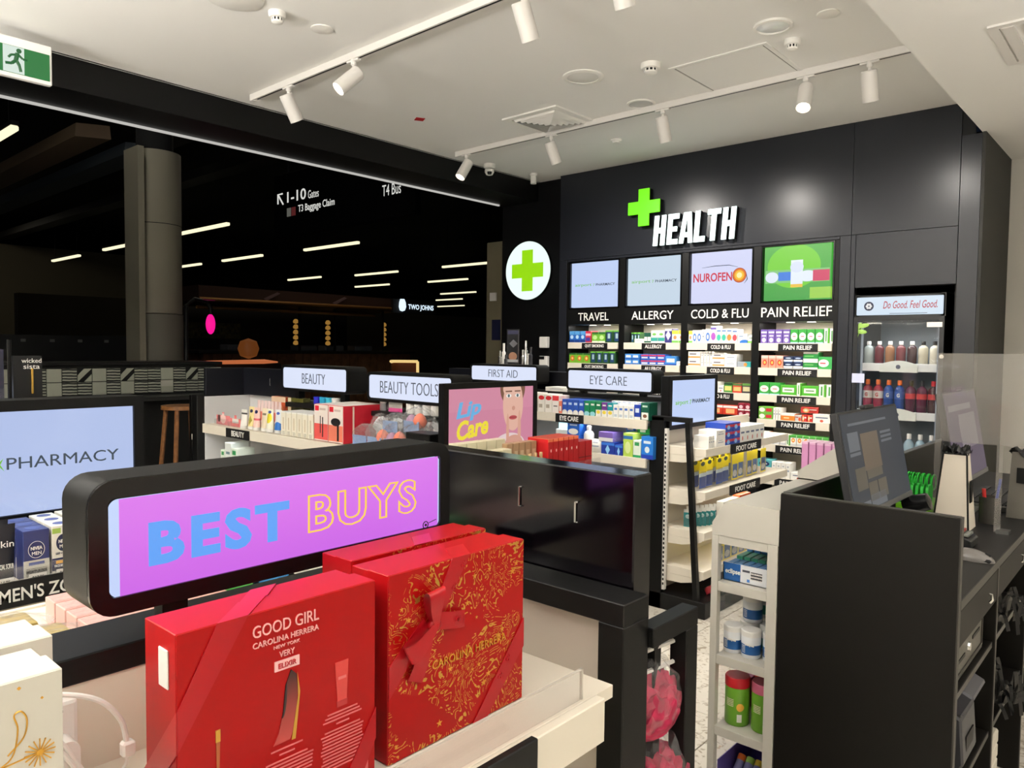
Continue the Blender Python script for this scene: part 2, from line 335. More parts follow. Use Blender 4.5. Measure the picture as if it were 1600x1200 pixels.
# vent
t = thing('air_vent', 'square white ceiling air diffuser with slanted louvres', 'vent', (-3.65, 4.5, Z))
MB().frame('z', -.012, .0, -.26, .26, -.26, .26, .05).build('frame', DISCW, t); MB().box(-.2, .2, -.2, .2, -.002, .0).build('duct_back', M('duct dark', (40, 40, 38), .8), t)
for k in range(6):
    r = .2-.032*k; z0 = -.004-.004*k
    b = MB()
    for q in range(4):
        tb = bmesh.new(); p = [(r, -r, z0), (r, r, z0), (r-.013, r-.013, z0-.02), (r-.013, -r+.013, z0-.02)]
        vs = [tb.verts.new(v) for v in p]+[tb.verts.new((v[0], v[1], v[2]+.003)) for v in p]
        for f in ((0, 1, 2, 3), (7, 6, 5, 4), (0, 4, 5, 1), (1, 5, 6, 2), (2, 6, 7, 3), (3, 7, 4, 0)): tb.faces.new([vs[i] for i in f])
        b.add(tb, Matrix.Rotation(q*math.pi/2, 4, 'Z'))
    b.build('louvre', DISCW, t)
# hatch
t = thing('ceiling_hatch', 'square white ceiling access hatch with thin frame', 'hatch', (-2.125, 4.45, Z))
MB().frame('z', -.006, 0, -.31, .31, -.31, .31, .025).build('frame', WHITE, t); MB().box(-.275, .275, -.275, .275, -.003, 0).build('door', WHITE, t); MB().frame('z', -.0015, 0, -.284, .284, -.284, .284, .01).build('shadow_gap', M('hatch gap', (140, 135, 128), .8), t)
# camera, small sensor
t = thing('security_camera', 'small white dome camera on the ceiling by the portal beam', 'camera', (-4.95, 5.2, Z))
MB().lathe([(.055, 0), (.055, -.03), (.045, -.04)]).build('base', DISCW, t, True); MB().lathe([(.02, -.038), (.043, -.05), (.045, -.075), (.03, -.1), (0, -.108)]).build('dome', DISCW, t, True); MB().lathe([(0, -.125), (.018, -.122), (.022, -.1)], mat=Matrix.Translation((.03, -.03, .02))).build('lens', BLK2, t, True)
t = thing('ceiling_sensor', 'small white cylindrical sensor in the far ceiling corner', 'sensor', (-4.87, 5.75, Z)); MB().lathe([(.04, 0), (.04, -.02), (.03, -.025), (.03, -.1), (0, -.1)]).build('body', DISCW, t, True)
# linear slot in dropped ceiling
t = thing('slot_diffuser', 'white slotted air diffuser in the dropped ceiling at right', 'vent', (-.56, 4.4, 3.11))
MB().frame('z', -.01, 0, -.18, .3, -.3, .3, .04).build('frame', WMET, t)
for k in range(5): MB().box(-.13+.085*k, -.08+.085*k, -.26, .26, -.012, -.002).build('slat', WMET, t)

# ---------------------------------------------------------------- light tracks and spotlights
def track(y, x0, x1, label):
    t = thing('light_track', label, 'light track', ((x0+x1)/2, y, Z)); L = (x1-x0)/2
    MB().box(-L, L, -.018, .018, -.042, 0, .002).build('rail', WMET, t); MB().box(-L+.05, L-.01, -.006, .006, -.0425, -.03).build('slot', BLK2, t)
    for s in (-1, 1): MB().box(s*L-.02, s*L+.02, -.019, .019, -.045, 0, .003).build('end_cap', WMET, t)
track(2.74, -4.86, -1.2, 'white ceiling light track nearest the camera'); track(4.7, -4.86, -1.18, 'white ceiling light track near the health wall')
LITW = M('lit lamp lens', (255, 240, 214), .3, emit=14); OFFL = M('dark lamp reflector', (90, 88, 84), .3, .5)
SPW = 90
def head(x, y, aim, lit, label, power=60, angle=50):
    t = thing('track_spotlight', label, 'spotlight', (x, y, Z-.042), 0, 'white cylinder spotlights on the ceiling tracks')
    MB().box(-.055, .055, -.014, .014, -.012, 0, .003).build('track_adapter', WMET, t); MB().lathe([(.017, 0), (.017, -.03), (.01, -.035), (.01, -.07), (0, -.07)], n=16).build('stem', WMET, t, True)
    d = Vector(aim).normalized(); q = (-d).to_track_quat('Z', 'Y').to_matrix().to_4x4(); piv = Vector((0, 0, -.075)); m = Matrix.Translation(piv+Vector((0, 0, -.02))) @ q
    MB().lathe([(0, .045), (.04, .045), (.044, .04), (.044, -.13), (.041, -.13), (.036, -.085), (0, -.08)], mat=m, n=28).build('head', WMET, t, True)
    MB().lathe([(.036, -.086), (.02, -.09), (0, -.091)], mat=m, n=24).build('lens', LITW if lit else OFFL, t, True)
    if lit:
        p = t.location+piv+d*.15; spot('spot_beam', p, p+d, power, angle, WARM, 1.0, .035)
head(-4.42, 2.74, (-.05, .6, -1), 1, 'white spotlight on near track, leftmost, pointing down', SPW)
head(-3.72, 2.74, (-.25, -.75, -.75), 1, 'lit white spotlight on near track aimed at camera side', SPW)
head(-2.40, 2.74, (-.05, .6, -1), 1, 'white spotlight on near track at top of the picture', SPW)
head(-1.86, 2.74, (-.05, .55, -1), 1, 'white spotlight on near track cut by the top edge', SPW)
head(-4.75, 4.7, (-.1, -.55, -.9), 1, 'lit white spotlight on rear track beside the portal beam', SPW)
head(-3.80, 4.7, (.08, .5, -1), 1, 'white spotlight on rear track below the air vent, pointing down', SPW*1.6, 150); head(-2.80, 4.7, (.02, .42, -1), 1, 'white spotlight on rear track above the health cross, pointing down', SPW*1.6, 150)
head(-1.80, 4.7, (.1, -.5, -.9), 1, 'lit white spotlight on rear track, glaring', SPW); head(-1.43, 4.7, (-.02, .4, -1), 1, 'white spotlight on rear track nearest the dropped ceiling', SPW*1.0, 150)
# exit sign
t = thing('exit_sign', 'green running man exit sign hanging below the ceiling', 'exit sign', (-4.8, 1.32, 3.04))
MB().box(-.03, .01, -.2, .157, .0, .215, .006, 2).build('housing', WPLAS, t)
f = MB().box(.0095, .013, -.19, .144, .02, .165, .001).build('face', M('exit green', (30, 135, 62), .4, emit=.75), t)
MB().box(.0125, .014, -.08, .02, .022, .163).build('white_field', M('exit white', (225, 240, 230), .4, emit=.9), f)
G = M('exit figure green', (24, 120, 55), .4, emit=.6); mb = MB()
mb.lathe([(0, 0), (.0125, 0), (.0125, .003), (0, .003)], (.0135, -.093, .143), 'x')
SH = .088
mb = MB(); mb.lathe([(0, 0), (.0125, 0), (.0125, .003), (0, .003)], (.0135, -.093+SH, .143), 'x')
for a, b, r in (((-.1, .128), (-.108, .09), .011), ((-.1, .122), (-.13, .115), .006), ((-.13, .115), (-.143, .098), .006), ((-.095, .122), (-.075, .104), .006), ((-.075, .104), (-.055, .106), .006), ((-.106, .092), (-.092, .066), .0085), ((-.092, .066), (-.085, .034), .0075), ((-.108, .09), (-.128, .07), .0085), ((-.128, .07), (-.158, .066), .0075)):
    mb.tube([(.0145, a[0]+SH, a[1]), (.0145, b[0]+SH, b[1])], r, 8)
mb.build('running_figure', G, f)

# unseen lit shelving, added to brighten the ceiling and reflect in the guard
for x0, x1, nm in ((-3.3, -1.75, 'left'), (-1.25, .3, 'right')):
    t = thing('added_lit_shelving', 'added unseen white lit shelving on the wall behind the camera, '+nm+' unit', 'shelving', ((x0+x1)/2, -2.99, 0)); L = (x1-x0)/2
    MB().box(-L, L, 0, .03, 0, 2.1).build('back_panel', CREAM, t)
    for z in (.35, .75, 1.12, 1.5, 1.9):
        MB().box(-L, L, .03, .32, z-.03, z).build('shelf', CREAM, t); MB().box(-L+.02, L-.02, .31, .325, z-.045, z-.03).build('led_strip', M('added shelf led', (240, 248, 255), .4, emit=6), t)
# ================================================================ AIRPORT HALL beyond the portal
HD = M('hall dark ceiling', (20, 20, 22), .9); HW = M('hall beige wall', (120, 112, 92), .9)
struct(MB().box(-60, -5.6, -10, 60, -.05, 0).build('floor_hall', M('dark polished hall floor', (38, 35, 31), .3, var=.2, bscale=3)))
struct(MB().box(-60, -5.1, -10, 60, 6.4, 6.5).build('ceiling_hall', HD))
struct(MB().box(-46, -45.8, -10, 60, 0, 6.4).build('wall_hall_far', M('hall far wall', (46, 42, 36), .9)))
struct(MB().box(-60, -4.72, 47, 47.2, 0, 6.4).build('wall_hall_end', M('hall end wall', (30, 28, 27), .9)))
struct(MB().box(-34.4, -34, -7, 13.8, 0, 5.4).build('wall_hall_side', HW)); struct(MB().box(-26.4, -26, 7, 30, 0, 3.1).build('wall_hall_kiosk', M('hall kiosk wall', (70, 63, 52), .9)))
STRIPS = [(-20.4, -17.7, 9.29), (-25.8, -23.1, 9.33), (-30.8, -28.1, 9.4), (-25.6, -22.9, 13.2), (-20.6, -17.8, 13.3), (-30.5, -27.9, 18.85), (-26.1, -23.3, 19.3), (-31.1, -28.4, 23.0), (-20.7, -18.0, 19.25), (-25.9, -23.3, 23.2), (-31.1, -28.3, 28.8), (-35.4, -33, 32.4), (-40.8, -38, 37.5), (-15.0, -12.25, 3.3), (-29.6, -27.2, 13.2)]
HLED = M('hall led strip', (255, 246, 205), .4, emit=1.15)
WORDS = ['nearest the round column', 'left of the round column', 'far left, above the beige wall', 'left of centre above the bar', 'longest, below the gates sign', 'above the bar sign row, left', 'upper of two above the bar', 'lower of two above the bar', 'rightmost, by the beige pillar', 'right, above the bar sign', 'upper of three small ones', 'middle of three small ones', 'lowest of three small ones', 'cut by left picture edge', 'just right of the round column']
for (x0, x1, y), wd in zip(STRIPS, WORDS):
    t = thing('hall_light', 'slim white linear hall light, '+wd, 'linear light', ((x0+x1)/2, y, 4.6), 0, 'linear lights in the dark hall'); L = (x1-x0)/2
    MB().box(-L, L, -.05, .05, .03, .09).build('housing', HD, t); MB().box(-L+.02, L-.02, -.055, .055, -.045, .03, .015).build('tube', HLED, t)
    for s in (-.8, .8): MB().tube([(s*L, 0, .09), (s*L, 0, 1.8)], .008, 6).build('hanger', HD, t)
# ceiling planks / ducts
BR = M('hall baffle brown', (150, 128, 104), .7)
for i, (x0, x1, y, z, m, nm) in enumerate(((-34, -13.7, 4.82, 5.0, BR, 'brown-grey slab baffle hanging in the dark hall at left'), (-34, -14.5, 5.9, 5.05, M('hall baffle slate', (90, 100, 108), .7), 'slate grey slab baffle hanging beside the round column'), (-34, -8.6, 6.3, 5.3, M('hall baffle dark', (40, 38, 34), .8), 'dark slab baffle hanging behind the gates sign'), (-34, -8.6, 8.6, 5.5, M('hall baffle dark', (34, 32, 30), .8), 'dark slab baffle farthest over the bar'))):
    tag(MB().prism([(y-.28, z), (y+.28, z+.06), (y+.26, z+.28), (y-.26, z+.22)], 'x', x0, x1).build('ceiling_baffle', m), nm, 'baffle')
# column
COLM = M('pale column cladding', (150, 145, 128), .6); t = thing('round_column', 'tall round grey-beige column standing in the hall', 'column', (-10, 4.25, 0))
MB().lathe([(.31, 2.0), (.31, 3.13)], n=40).build('cladding', COLM, t, True); MB().lathe([(.31, 3.14), (.31, 4.05)], n=40).build('cladding', COLM, t, True); MB().lathe([(.32, 0), (.32, 1.99)], n=40).build('lower_sleeve', M('column sleeve', (118, 116, 104), .6), t, True)
MB().lathe([(.22, 4.05), (.22, 6.4)], n=24).build('upper_shaft', HD, t, True); MB().lathe([(.303, 3.12), (.303, 3.15)], n=40).build('joint', HD, t)
for s in (-1,): MB().box(-.12, .3, -.335, -.26, 0, 4.05).build('cover_strip', COLM, t)
# beige pillar at the portal
t = thing('square_pillar', 'beige square pillar just outside the portal by the black wall', 'pillar', (-6.35, 6.9, 0)); MB().box(-.13, .13, -.13, .13, 0, 2.9, .01).build('shaft', M('pillar beige', (120, 113, 90), .8), t)
MB().box(-.05, .05, -.15, -.13, 2.18, 2.28).build('wall_lamp', WPLAS, t); MB().box(-.02, .12, -.14, -.13, 1.7, 1.95).build('blue_notice', M('dark blue notice', (16, 22, 60), .5), t)
# way-finding sign
t = thing('wayfinding_sign', 'black hanging sign to gates and baggage claim', 'sign', (-10.3, 7, 3.45)); MB().box(-1.45, 2.2, 0, .12, 0, 1.05, .01).build('board', M('sign black', (4, 4, 5), .8, spec=.1), t)
WL = M('sign lit white', (232, 232, 226), .5, emit=.85)
text('lettering', t, '1-10', WL, (-.76, -.004, .64), .56, .18, bold=.012); text('lettering', t, 'Gates', WL, (-.27, -.004, .61), .3, .13)
text('lettering', t, 'T3 Baggage Claim', WL, (-.2, -.004, .40), 1.02, .15, bold=.008); text('lettering', t, 'T4 Bus', WL, (1.7, -.004, .42), .42, .16)
MB().tube([(-1.32, -.005, .56), (-1.32, -.005, .72), (-1.18, -.005, .72)], .014, 6).tube([(-1.32, -.005, .72), (-1.16, -.005, .54)], .014, 6).build('arrow', WL, t)
MB().box(-1.05, -.93, -.004, .001, .32, .46).build('pictogram', M('dull white pictogram', (150, 150, 140), .5, emit=.3), t); MB().box(-.91, -.79, -.004, .001, .32, .46).build('pictogram', M('red pictogram', (140, 60, 60), .5, emit=.3), t)
for s in (-1.1, 1.3): MB().tube([(s, .06, 1.05), (s, .06, 2.95)], .02, 6).build('hanger', HD, t)
# tiled cafe counter with patterned tiles
ct = thing('tiled_counter', 'long black counter faced with patterned black and white tiles', 'counter', (-7.5, 2.8, 0))
MB().box(-.6, -.02, -1.7, 1.0, 0, 1.4).build('body', BLK, ct); MB().box(-.65, .02, -1.75, 1.05, 1.40, 1.43, .005).build('top', BLK, ct); MB().box(-.02, .35, -1.75, 1.05, 1.07, 1.11, .005).build('ledge', M('dark counter ledge', (26, 25, 24), .3), ct)
TPL = M('tile pale', (150, 152, 138), .4)
def stripes(name):
    m = M(name, (150, 152, 138), .4); nt = m.node_tree; b = nt.nodes['Principled BSDF']; tc = nt.nodes.new('ShaderNodeTexCoord'); wv = nt.nodes.new('ShaderNodeTexWave'); wv.bands_direction = 'Z'; wv.wave_profile = 'SAW'; wv.inputs['Scale'].default_value = 12; wv.inputs['Distortion'].default_value = 2
    r = nt.nodes.new('ShaderNodeValToRGB'); r.color_ramp.elements[0].position = .45; r.color_ramp.elements[0].color = (.006, .007, .006, 1); r.color_ramp.elements[1].position = .55; r.color_ramp.elements[1].color = (*lin((150, 152, 138)), 1)
    nt.links.new(tc.outputs['Object'], wv.inputs[0]); nt.links.new(wv.outputs[0], r.inputs[0]); nt.links.new(r.outputs[0], b.inputs['Base Color']); return m
TSTR = stripes('tile striped'); tl = .125
plain_me = MB().box(0, .012, .003, tl-.003, .003, tl-.003, .002).mesh('tile', TPL); str_me = MB().box(0, .012, .003, tl-.003, .003, tl-.003, .002).mesh('tile', TSTR)
dg = MB().prism([(.003, .003), (tl-.003, tl-.003), (.06, tl-.003), (.003, .06)], 'x', 0, .012).mesh('tile', TPL); dg2 = MB().prism([(.06, .003), (tl-.003, .003), (tl-.003, .07)], 'x', 0, .012).mesh('tile', TPL)
pat = 'sdpsspsdpsdsspsdsp'; pat2 = 'sspsspsspspsspsssp'
for i in range(18):
    for j, row in enumerate((pat2, pat)):
        k = row[i % len(row)]; loc = (-.018, -1.2+tl*i, 1.125+tl*j)
        if k == 'd': link('tile', dg, ct, loc); link('tile', dg2, ct, loc)
        else: link('tile', plain_me if k == 'p' else str_me, ct, loc)
for yy in (-.78, .42): MB().box(.0, .006, yy, yy+.12, 1.19, 1.25).build('price_card', M('dim white card', (170, 168, 158), .6), ct)
# stool
t = thing('bar_stool', 'brown wooden stool standing in the dark outside the portal', 'stool', (-6.05, 2.78, 0)); WOOD = M('dark oak', (120, 78, 42), .5, var=.25, bscale=30)
MB().lathe([(.17, 1.08), (.17, 1.11), (0, 1.115)], n=28).build('seat', WOOD, t, True)
for sx in (-1, 1):
    for sy in (-1, 1): MB().tube([(sx*.1, sy*.1, 1.08), (sx*.17, sy*.17, 0)], .018, 8).build('leg', WOOD, t, True)
MB().frame('z', .38, .41, -.155, .155, -.155, .155, .02).build('footrest', WOOD, t)
# bar
bt = thing('wooden_bar', 'dark wooden bar with gold trimmed canopy and pillars in the hall', 'bar', (-14, 9.4, 0)); BW = M('bar walnut', (104, 70, 44), .6, var=.3, bscale=8); BD = M('bar dark', (18, 15, 13), .7); GOLD = M('bar brass', (150, 110, 60), .4, .5)
MB().box(-.6, -.03, -2.6, 2.6, 0, 1.44).build('body', BW, bt)
for k in range(26): MB().box(-.03, 0, -2.59+.2*k, -2.41+.2*k, 0, 1.43, .004).build('plank', BW, bt)
MB().box(-.7, .08, -2.7, 2.7, 1.44, 1.5, .01).build('counter_top', BD, bt); MB().box(-1.9, .5, -2.9, 2.4, 2.43, 2.70).build('canopy', M('canopy brown', (62, 40, 30), .7), bt)
MB().tube([(.52, -2.9, 2.45), (.52, 2.0, 2.47), (.3, 2.4, 2.47)], .035, 8).build('canopy_rail', GOLD, bt); MB().tube([(.4, -2.9, 2.3), (.4, 1.2, 2.3)], .03, 8).build('canopy_rail', GOLD, bt)
MB().box(-2.4, -2.3, -2.8, 2.4, 1.5, 2.43).build('back_wall', BD, bt); 
for yy in (-.35, .55, 1.9): MB().tube([(-.2, yy, 1.5), (-.2, yy, 2.43)], .03, 8).build('post', BD, bt)
GL = M('brass lamp glow', (230, 170, 80), .5, emit=.35)
for yy in (.0, .85, 2.5):
    for k in range(5): MB().lathe([(.0, 0), (.055, .02), (.06, .06), (.035, .1), (0, .11)], (-.9, yy, 1.62+.12*k), n=14).build('lamp_bead', GL, bt, True)
MB().box(-2.28, -2.25, -2.2, -.6, 1.75, 2.1).build('lattice_panel', M('lattice olive', (66, 62, 36), .7, var=.8, bscale=14), bt)
for yy, zz in ((-2.0, 1.5), (-.4, 1.5), (.3, 1.5), (1.1, 1.5)): MB().box(-.5, -.2, yy, yy+.5, zz, zz+.12, .02).build('tray', M('dull tray', (90, 92, 96), .5), bt)
for yy in (-1.6, .0, 1.6): MB().prism([(yy, 2.52), (yy+.3, 2.66), (yy+.36, 2.64), (yy+.06, 2.48)], 'x', .5, .52).build('leaf_motif', M('pale motif', (120, 96, 96), .6), bt)
t = thing('shop_sign', 'small lit white bar sign reading two johns', 'sign', (-13.38, 10.96, 2.40)); LS = M('sign glow', (215, 235, 250), .5, emit=1.3)
MB().box(-.1, -.02, 0, 1.3, -.02, .3).build('backing', BD, t); text('lettering', t, 'TWO JOHNS', LS, (-.01, .83, .12), .78, .15, '+x', bold=.02); MB().lathe([(.0, 0), (.06, .02), (.09, .1), (.08, .2), (.05, .28), (0, .28)], (0, .25, .02), n=16).build('pineapple_emblem', LS, t, True)
t = thing('oval_sign', 'glowing pink oval sign hanging from a black arm', 'sign', (-9, 4.48, 1.86)); PK = M('neon pink', (255, 20, 150), .4, emit=1.0)
m = Matrix.Rotation(math.pi/2, 4, 'Y') @ Matrix.Diagonal((.125, .062, .03, 1)); MB().lathe([(0, -1), (.8, -.6), (1, 0), (.8, .6), (0, 1)], mat=m, n=28).build('oval', PK, t, True)
MB().tube([(0, 0, .12), (0, 0, .2), (0, -.05, .27), (0, -.2, .3), (0, -.3, .22), (0, -.32, -1.86)], .025, 8).build('arm', BLK2, t, True); MB().box(-.02, .02, -.1, .05, .29, .3).build('pink_trim', M('dull pink', (120, 20, 60), .5, emit=.3), t)
t = thing('lit_bench', 'glowing orange lit bench edge in front of the bar', 'bench', (-11.5, 6.0, 0)); OG = M('orange glow', (226, 126, 76), .5, emit=.6)
MB().tube([(0, -.35, 1.325), (0, .65, 1.335), (.0, .9, 1.325)], [.03, .038, .012], 10).build('lit_edge', OG, t, True); MB().box(-.3, -.05, -.6, 1.0, 0, 1.3).build('body', BD, t); MB().lathe([(0, 0), (.13, .05), (.17, .17), (.13, .29), (0, .34)], (.05, .34, 1.38), n=20).build('amber_globe', M('amber globe', (170, 95, 40), .5, emit=.25), t, True)
t = thing('lounge_chair', 'curved lounge chair with a glowing cream backrest rim', 'chair', (-12.5, 10.3, 0)); GLW = M('chair glow', (250, 215, 140), .5, emit=.9)
MB().grid(lambda u, v: (.3-.35*math.sin(u*math.pi), -.35+.7*u, .45+.85*v), 12, 4).build('backrest', M('tan leather', (150, 84, 48), .5), t, True); MB().lathe([(.3, .1), (.32, .42), (.2, .48), (0, .48)], n=24).build('seat', M('tan leather seat', (120, 66, 40), .5), t, True)
MB().tube([(.3-.35*math.sin(u*math.pi/8), -.35+.7*u/8, 1.3) for u in range(9)], .03, 8).tube([(.3, .35, 1.3), (.3, .36, .6)], .03, 8).build('lit_rim', GLW, t, True); MB().lathe([(.2, 0), (.2, .03), (.04, .05), (.04, .1)], n=20).build('base', BD, t, True)
# poster wall and dark shop front on the beige wall
t = thing('poster_board', 'dark poster with pale branch drawing on the beige hall wall', 'poster', (-33.98, 10.0, 0)); MB().box(0, .04, 0, 1.9, .1, 2.2).build('board', M('poster picture', (96, 88, 66), .7, var=.9, bscale=3), t)
t = thing('black_hoarding', 'black hoarding with faint small print left of the column', 'hoarding', (-33.97, 11.95, 0)); MB().box(0, .05, 0, 1.85, .1, 2.2).build('panel', M('hoarding black', (10, 10, 10), .6), t)
text('lettering', t, 'Stunning views of', M('dim print', (78, 78, 76), .7), (.053, .95, 1.85), 1.4, .17, '+x'); text('lettering', t, 'a journey taken', M('dim print', (78, 78, 76), .7), (.053, .9, 1.6), 1.3, .15, '+x')
t = thing('shop_barrier', 'low black barrier with small white marks in the hall', 'barrier', (-12, 3.2, 0)); MB().box(-.1, 0, -.5, 1.6, 0, 1.72).build('panel', M('barrier black', (8, 8, 9), .5), t)
for k in range(4): MB().box(0, .006, .05+.36*k, .11+.36*k, 1.62, 1.66).build('white_mark', M('dim mark', (120, 120, 118), .6), t)
area('hall_fill_light', (-9.2, 3.2, 5.9), .5, .5, 12, (1, .95, .8)); area('hall_fill_light', (-12.5, 9, 5.9), 2, 2, 60, (1, .85, .65)); area('hall_fill_light', (-30, 6, 5.9), 2, 2, 60, (1, .92, .75))  # unseen lamps, added to light the bar and walls of the hall
for x, y, nm in ((-9.2, 3.2, 'near'), (-12.5, 9, 'middle'), (-30, 6, 'far')):
    tag(MB().lathe([(.2, 5.92), (.22, 6.4), (0, 6.4)], (x, y, 0), n=20).build('hall_fill_lamp', M('added hall lamp shell', (40, 40, 40), .6), None, True), 'added unseen ceiling lamp in the hall, '+nm+' one, hidden by the portal', 'lamp')
# ================================================================ PRODUCTS: makers
def carton(w, h, d, mat, bev=.0015): 
    k = ('c', round(w, 4), round(h, 4), round(d, 4), mat.name)
    if k not in PC: PC[k] = [('carton', MB().box(-w/2, w/2, 0, d, 0, h, bev).mesh('carton', mat))]
    return PC[k]
PC = {}
def tub(w, h, d, mat, cap):
    k = ('t', w, h, mat.name, cap.name)
    if k not in PC:
        r = w/2; PC[k] = [('body', MB().lathe([(r*.92, 0), (r, .004), (r, h*.8), (r*.96, h*.82)], (0, r, 0), n=20).mesh('body', mat, True)), ('lid', MB().lathe([(r*1.02, h*.8), (r*1.02, h*.97), (r*.95, h), (0, h)], (0, r, 0), n=20).mesh('lid', cap, True))]
    return PC[k]
def bottle(w, h, d, mat, cap):
    k = ('b', w, h, mat.name, cap.name)
    if k not in PC:
        r = w/2; PC[k] = [('body', MB().lathe([(r*.9, 0), (r, .006), (r, h*.68), (r*.8, h*.76), (r*.4, h*.82), (r*.4, h*.86)], (0, r, 0), n=16).mesh('body', mat, True)), ('cap', MB().lathe([(r*.46, h*.84), (r*.46, h*.98), (r*.4, h), (0, h)], (0, r, 0), n=16).mesh('cap', cap, True))]
    return PC[k]
def tubep(w, h, d, mat, cap):   # squeeze tube standing on its cap
    k = ('q', w, h, mat.name, cap.name)
    if k not in PC:
        def P(u, v):
            a = u*2*math.pi; t = v; rx = w/2*(.85+.15*t); ry = d/2*(1-t)+.001; return (rx*math.cos(a), d/2+ry*math.sin(a), h*.14+h*.86*t)
        b = MB().grid(P, 16, 6); PC[k] = [('body', b.mesh('body', mat, True)), ('cap', MB().lathe([(w*.36, 0), (w*.38, h*.13), (w*.3, h*.15), (0, h*.15)], (0, d/2, 0), n=16).mesh('cap', cap, True))]
    return PC[k]
def pouch(w, h, d, mat):        # pillow pack / stand-up bag
    k = ('p', w, h, d, mat.name)
    if k not in PC:
        def P(u, v):
            s = math.sin(math.pi*min(max(v, 0), 1)); return (w/2*(1-.12*s)*math.cos(2*math.pi*u), d/2+(d/2*s+.002)*math.sin(2*math.pi*u), h*v)
        PC[k] = [('bag', MB().grid(P, 16, 8).mesh('bag', mat, True))]
    return PC[k]
def hang(w, h, d, mat):         # card blister pack with hang tab
    k = ('h', w, h, d, mat.name)
    if k not in PC:
        PC[k] = [('card', MB().box(-w/2, w/2, d*.5, d*.5+.002, 0, h, .0006).box(-.012, .012, d*.5, d*.5+.002, h, h+.02).mesh('card', mat)), ('blister', MB().rrect('y', 0, d*.5, -w*.38, w*.38, h*.08, h*.62, .008, 3).mesh('blister', CELLO))]
    return PC[k]
CAPW = M('white cap', (235, 233, 228), .4); CAPB = M('black cap', (28, 26, 26), .4); CAPR = M('red cap', (190, 30, 40), .4); CAPO = M('orange cap', (225, 110, 40), .4)
MAKE = {'carton': carton, 'tub': tub, 'bottle': bottle, 'tube': tubep, 'pouch': pouch, 'pack': hang}
USED = {}
def put(kind, args, loc, rotz, label, group, cat=None):
    parts = MAKE[kind](*args); 
    n = USED.get(label, 0); USED[label] = n+1
    if len(parts) == 1:
        o = link(kind, parts[0][1], None, loc, (0, 0, rotz)); return tag(o, label, cat or kind, group)
    t = thing(kind, label, cat or kind, loc, rotz, group)
    for nm, me in parts: link(nm, me, t)
    return t
def run(items, u, front, z, face, where, gap=.004, jit=.0):
    """items: (kind, n, args, description[, stack[, dz, dback]]) laid left to right along a shelf front"""
    for it in items:
        if it[0] == 'skip': u += it[1]; continue
        kind, n, a, desc = it[:4]; st = it[4] if len(it) > 4 else 1; ex = it[5] if len(it) > 5 else {}
        for i in range(n):
            for s in range(st):
                uu = u+a[0]/2; b = front+ex.get('back', 0)+random.uniform(0, jit); zz = z+s*(a[1]+.0005)+ex.get('up', 0)
                loc = (uu, b, zz) if face == '-y' else (front-ex.get('back', 0)-random.uniform(0, jit), uu, zz)
                lv = '' if st == 1 else (', '+('bottom', 'upper', 'top')[s])
                nm = f"{desc}{', '+ORD[i]+' from left' if n > 1 else ''}{lv}, {where}"
                put(kind, a, loc, (0 if face == '-y' else math.pi/2)+random.uniform(-1, 1)*ex.get('rot', .012), nm, f'{desc}s {where}')
            u += a[0]+gap
    return u
c = lambda nm, base, *sh: PM('print '+nm, base, list(sh))
W_ = (236, 234, 228)
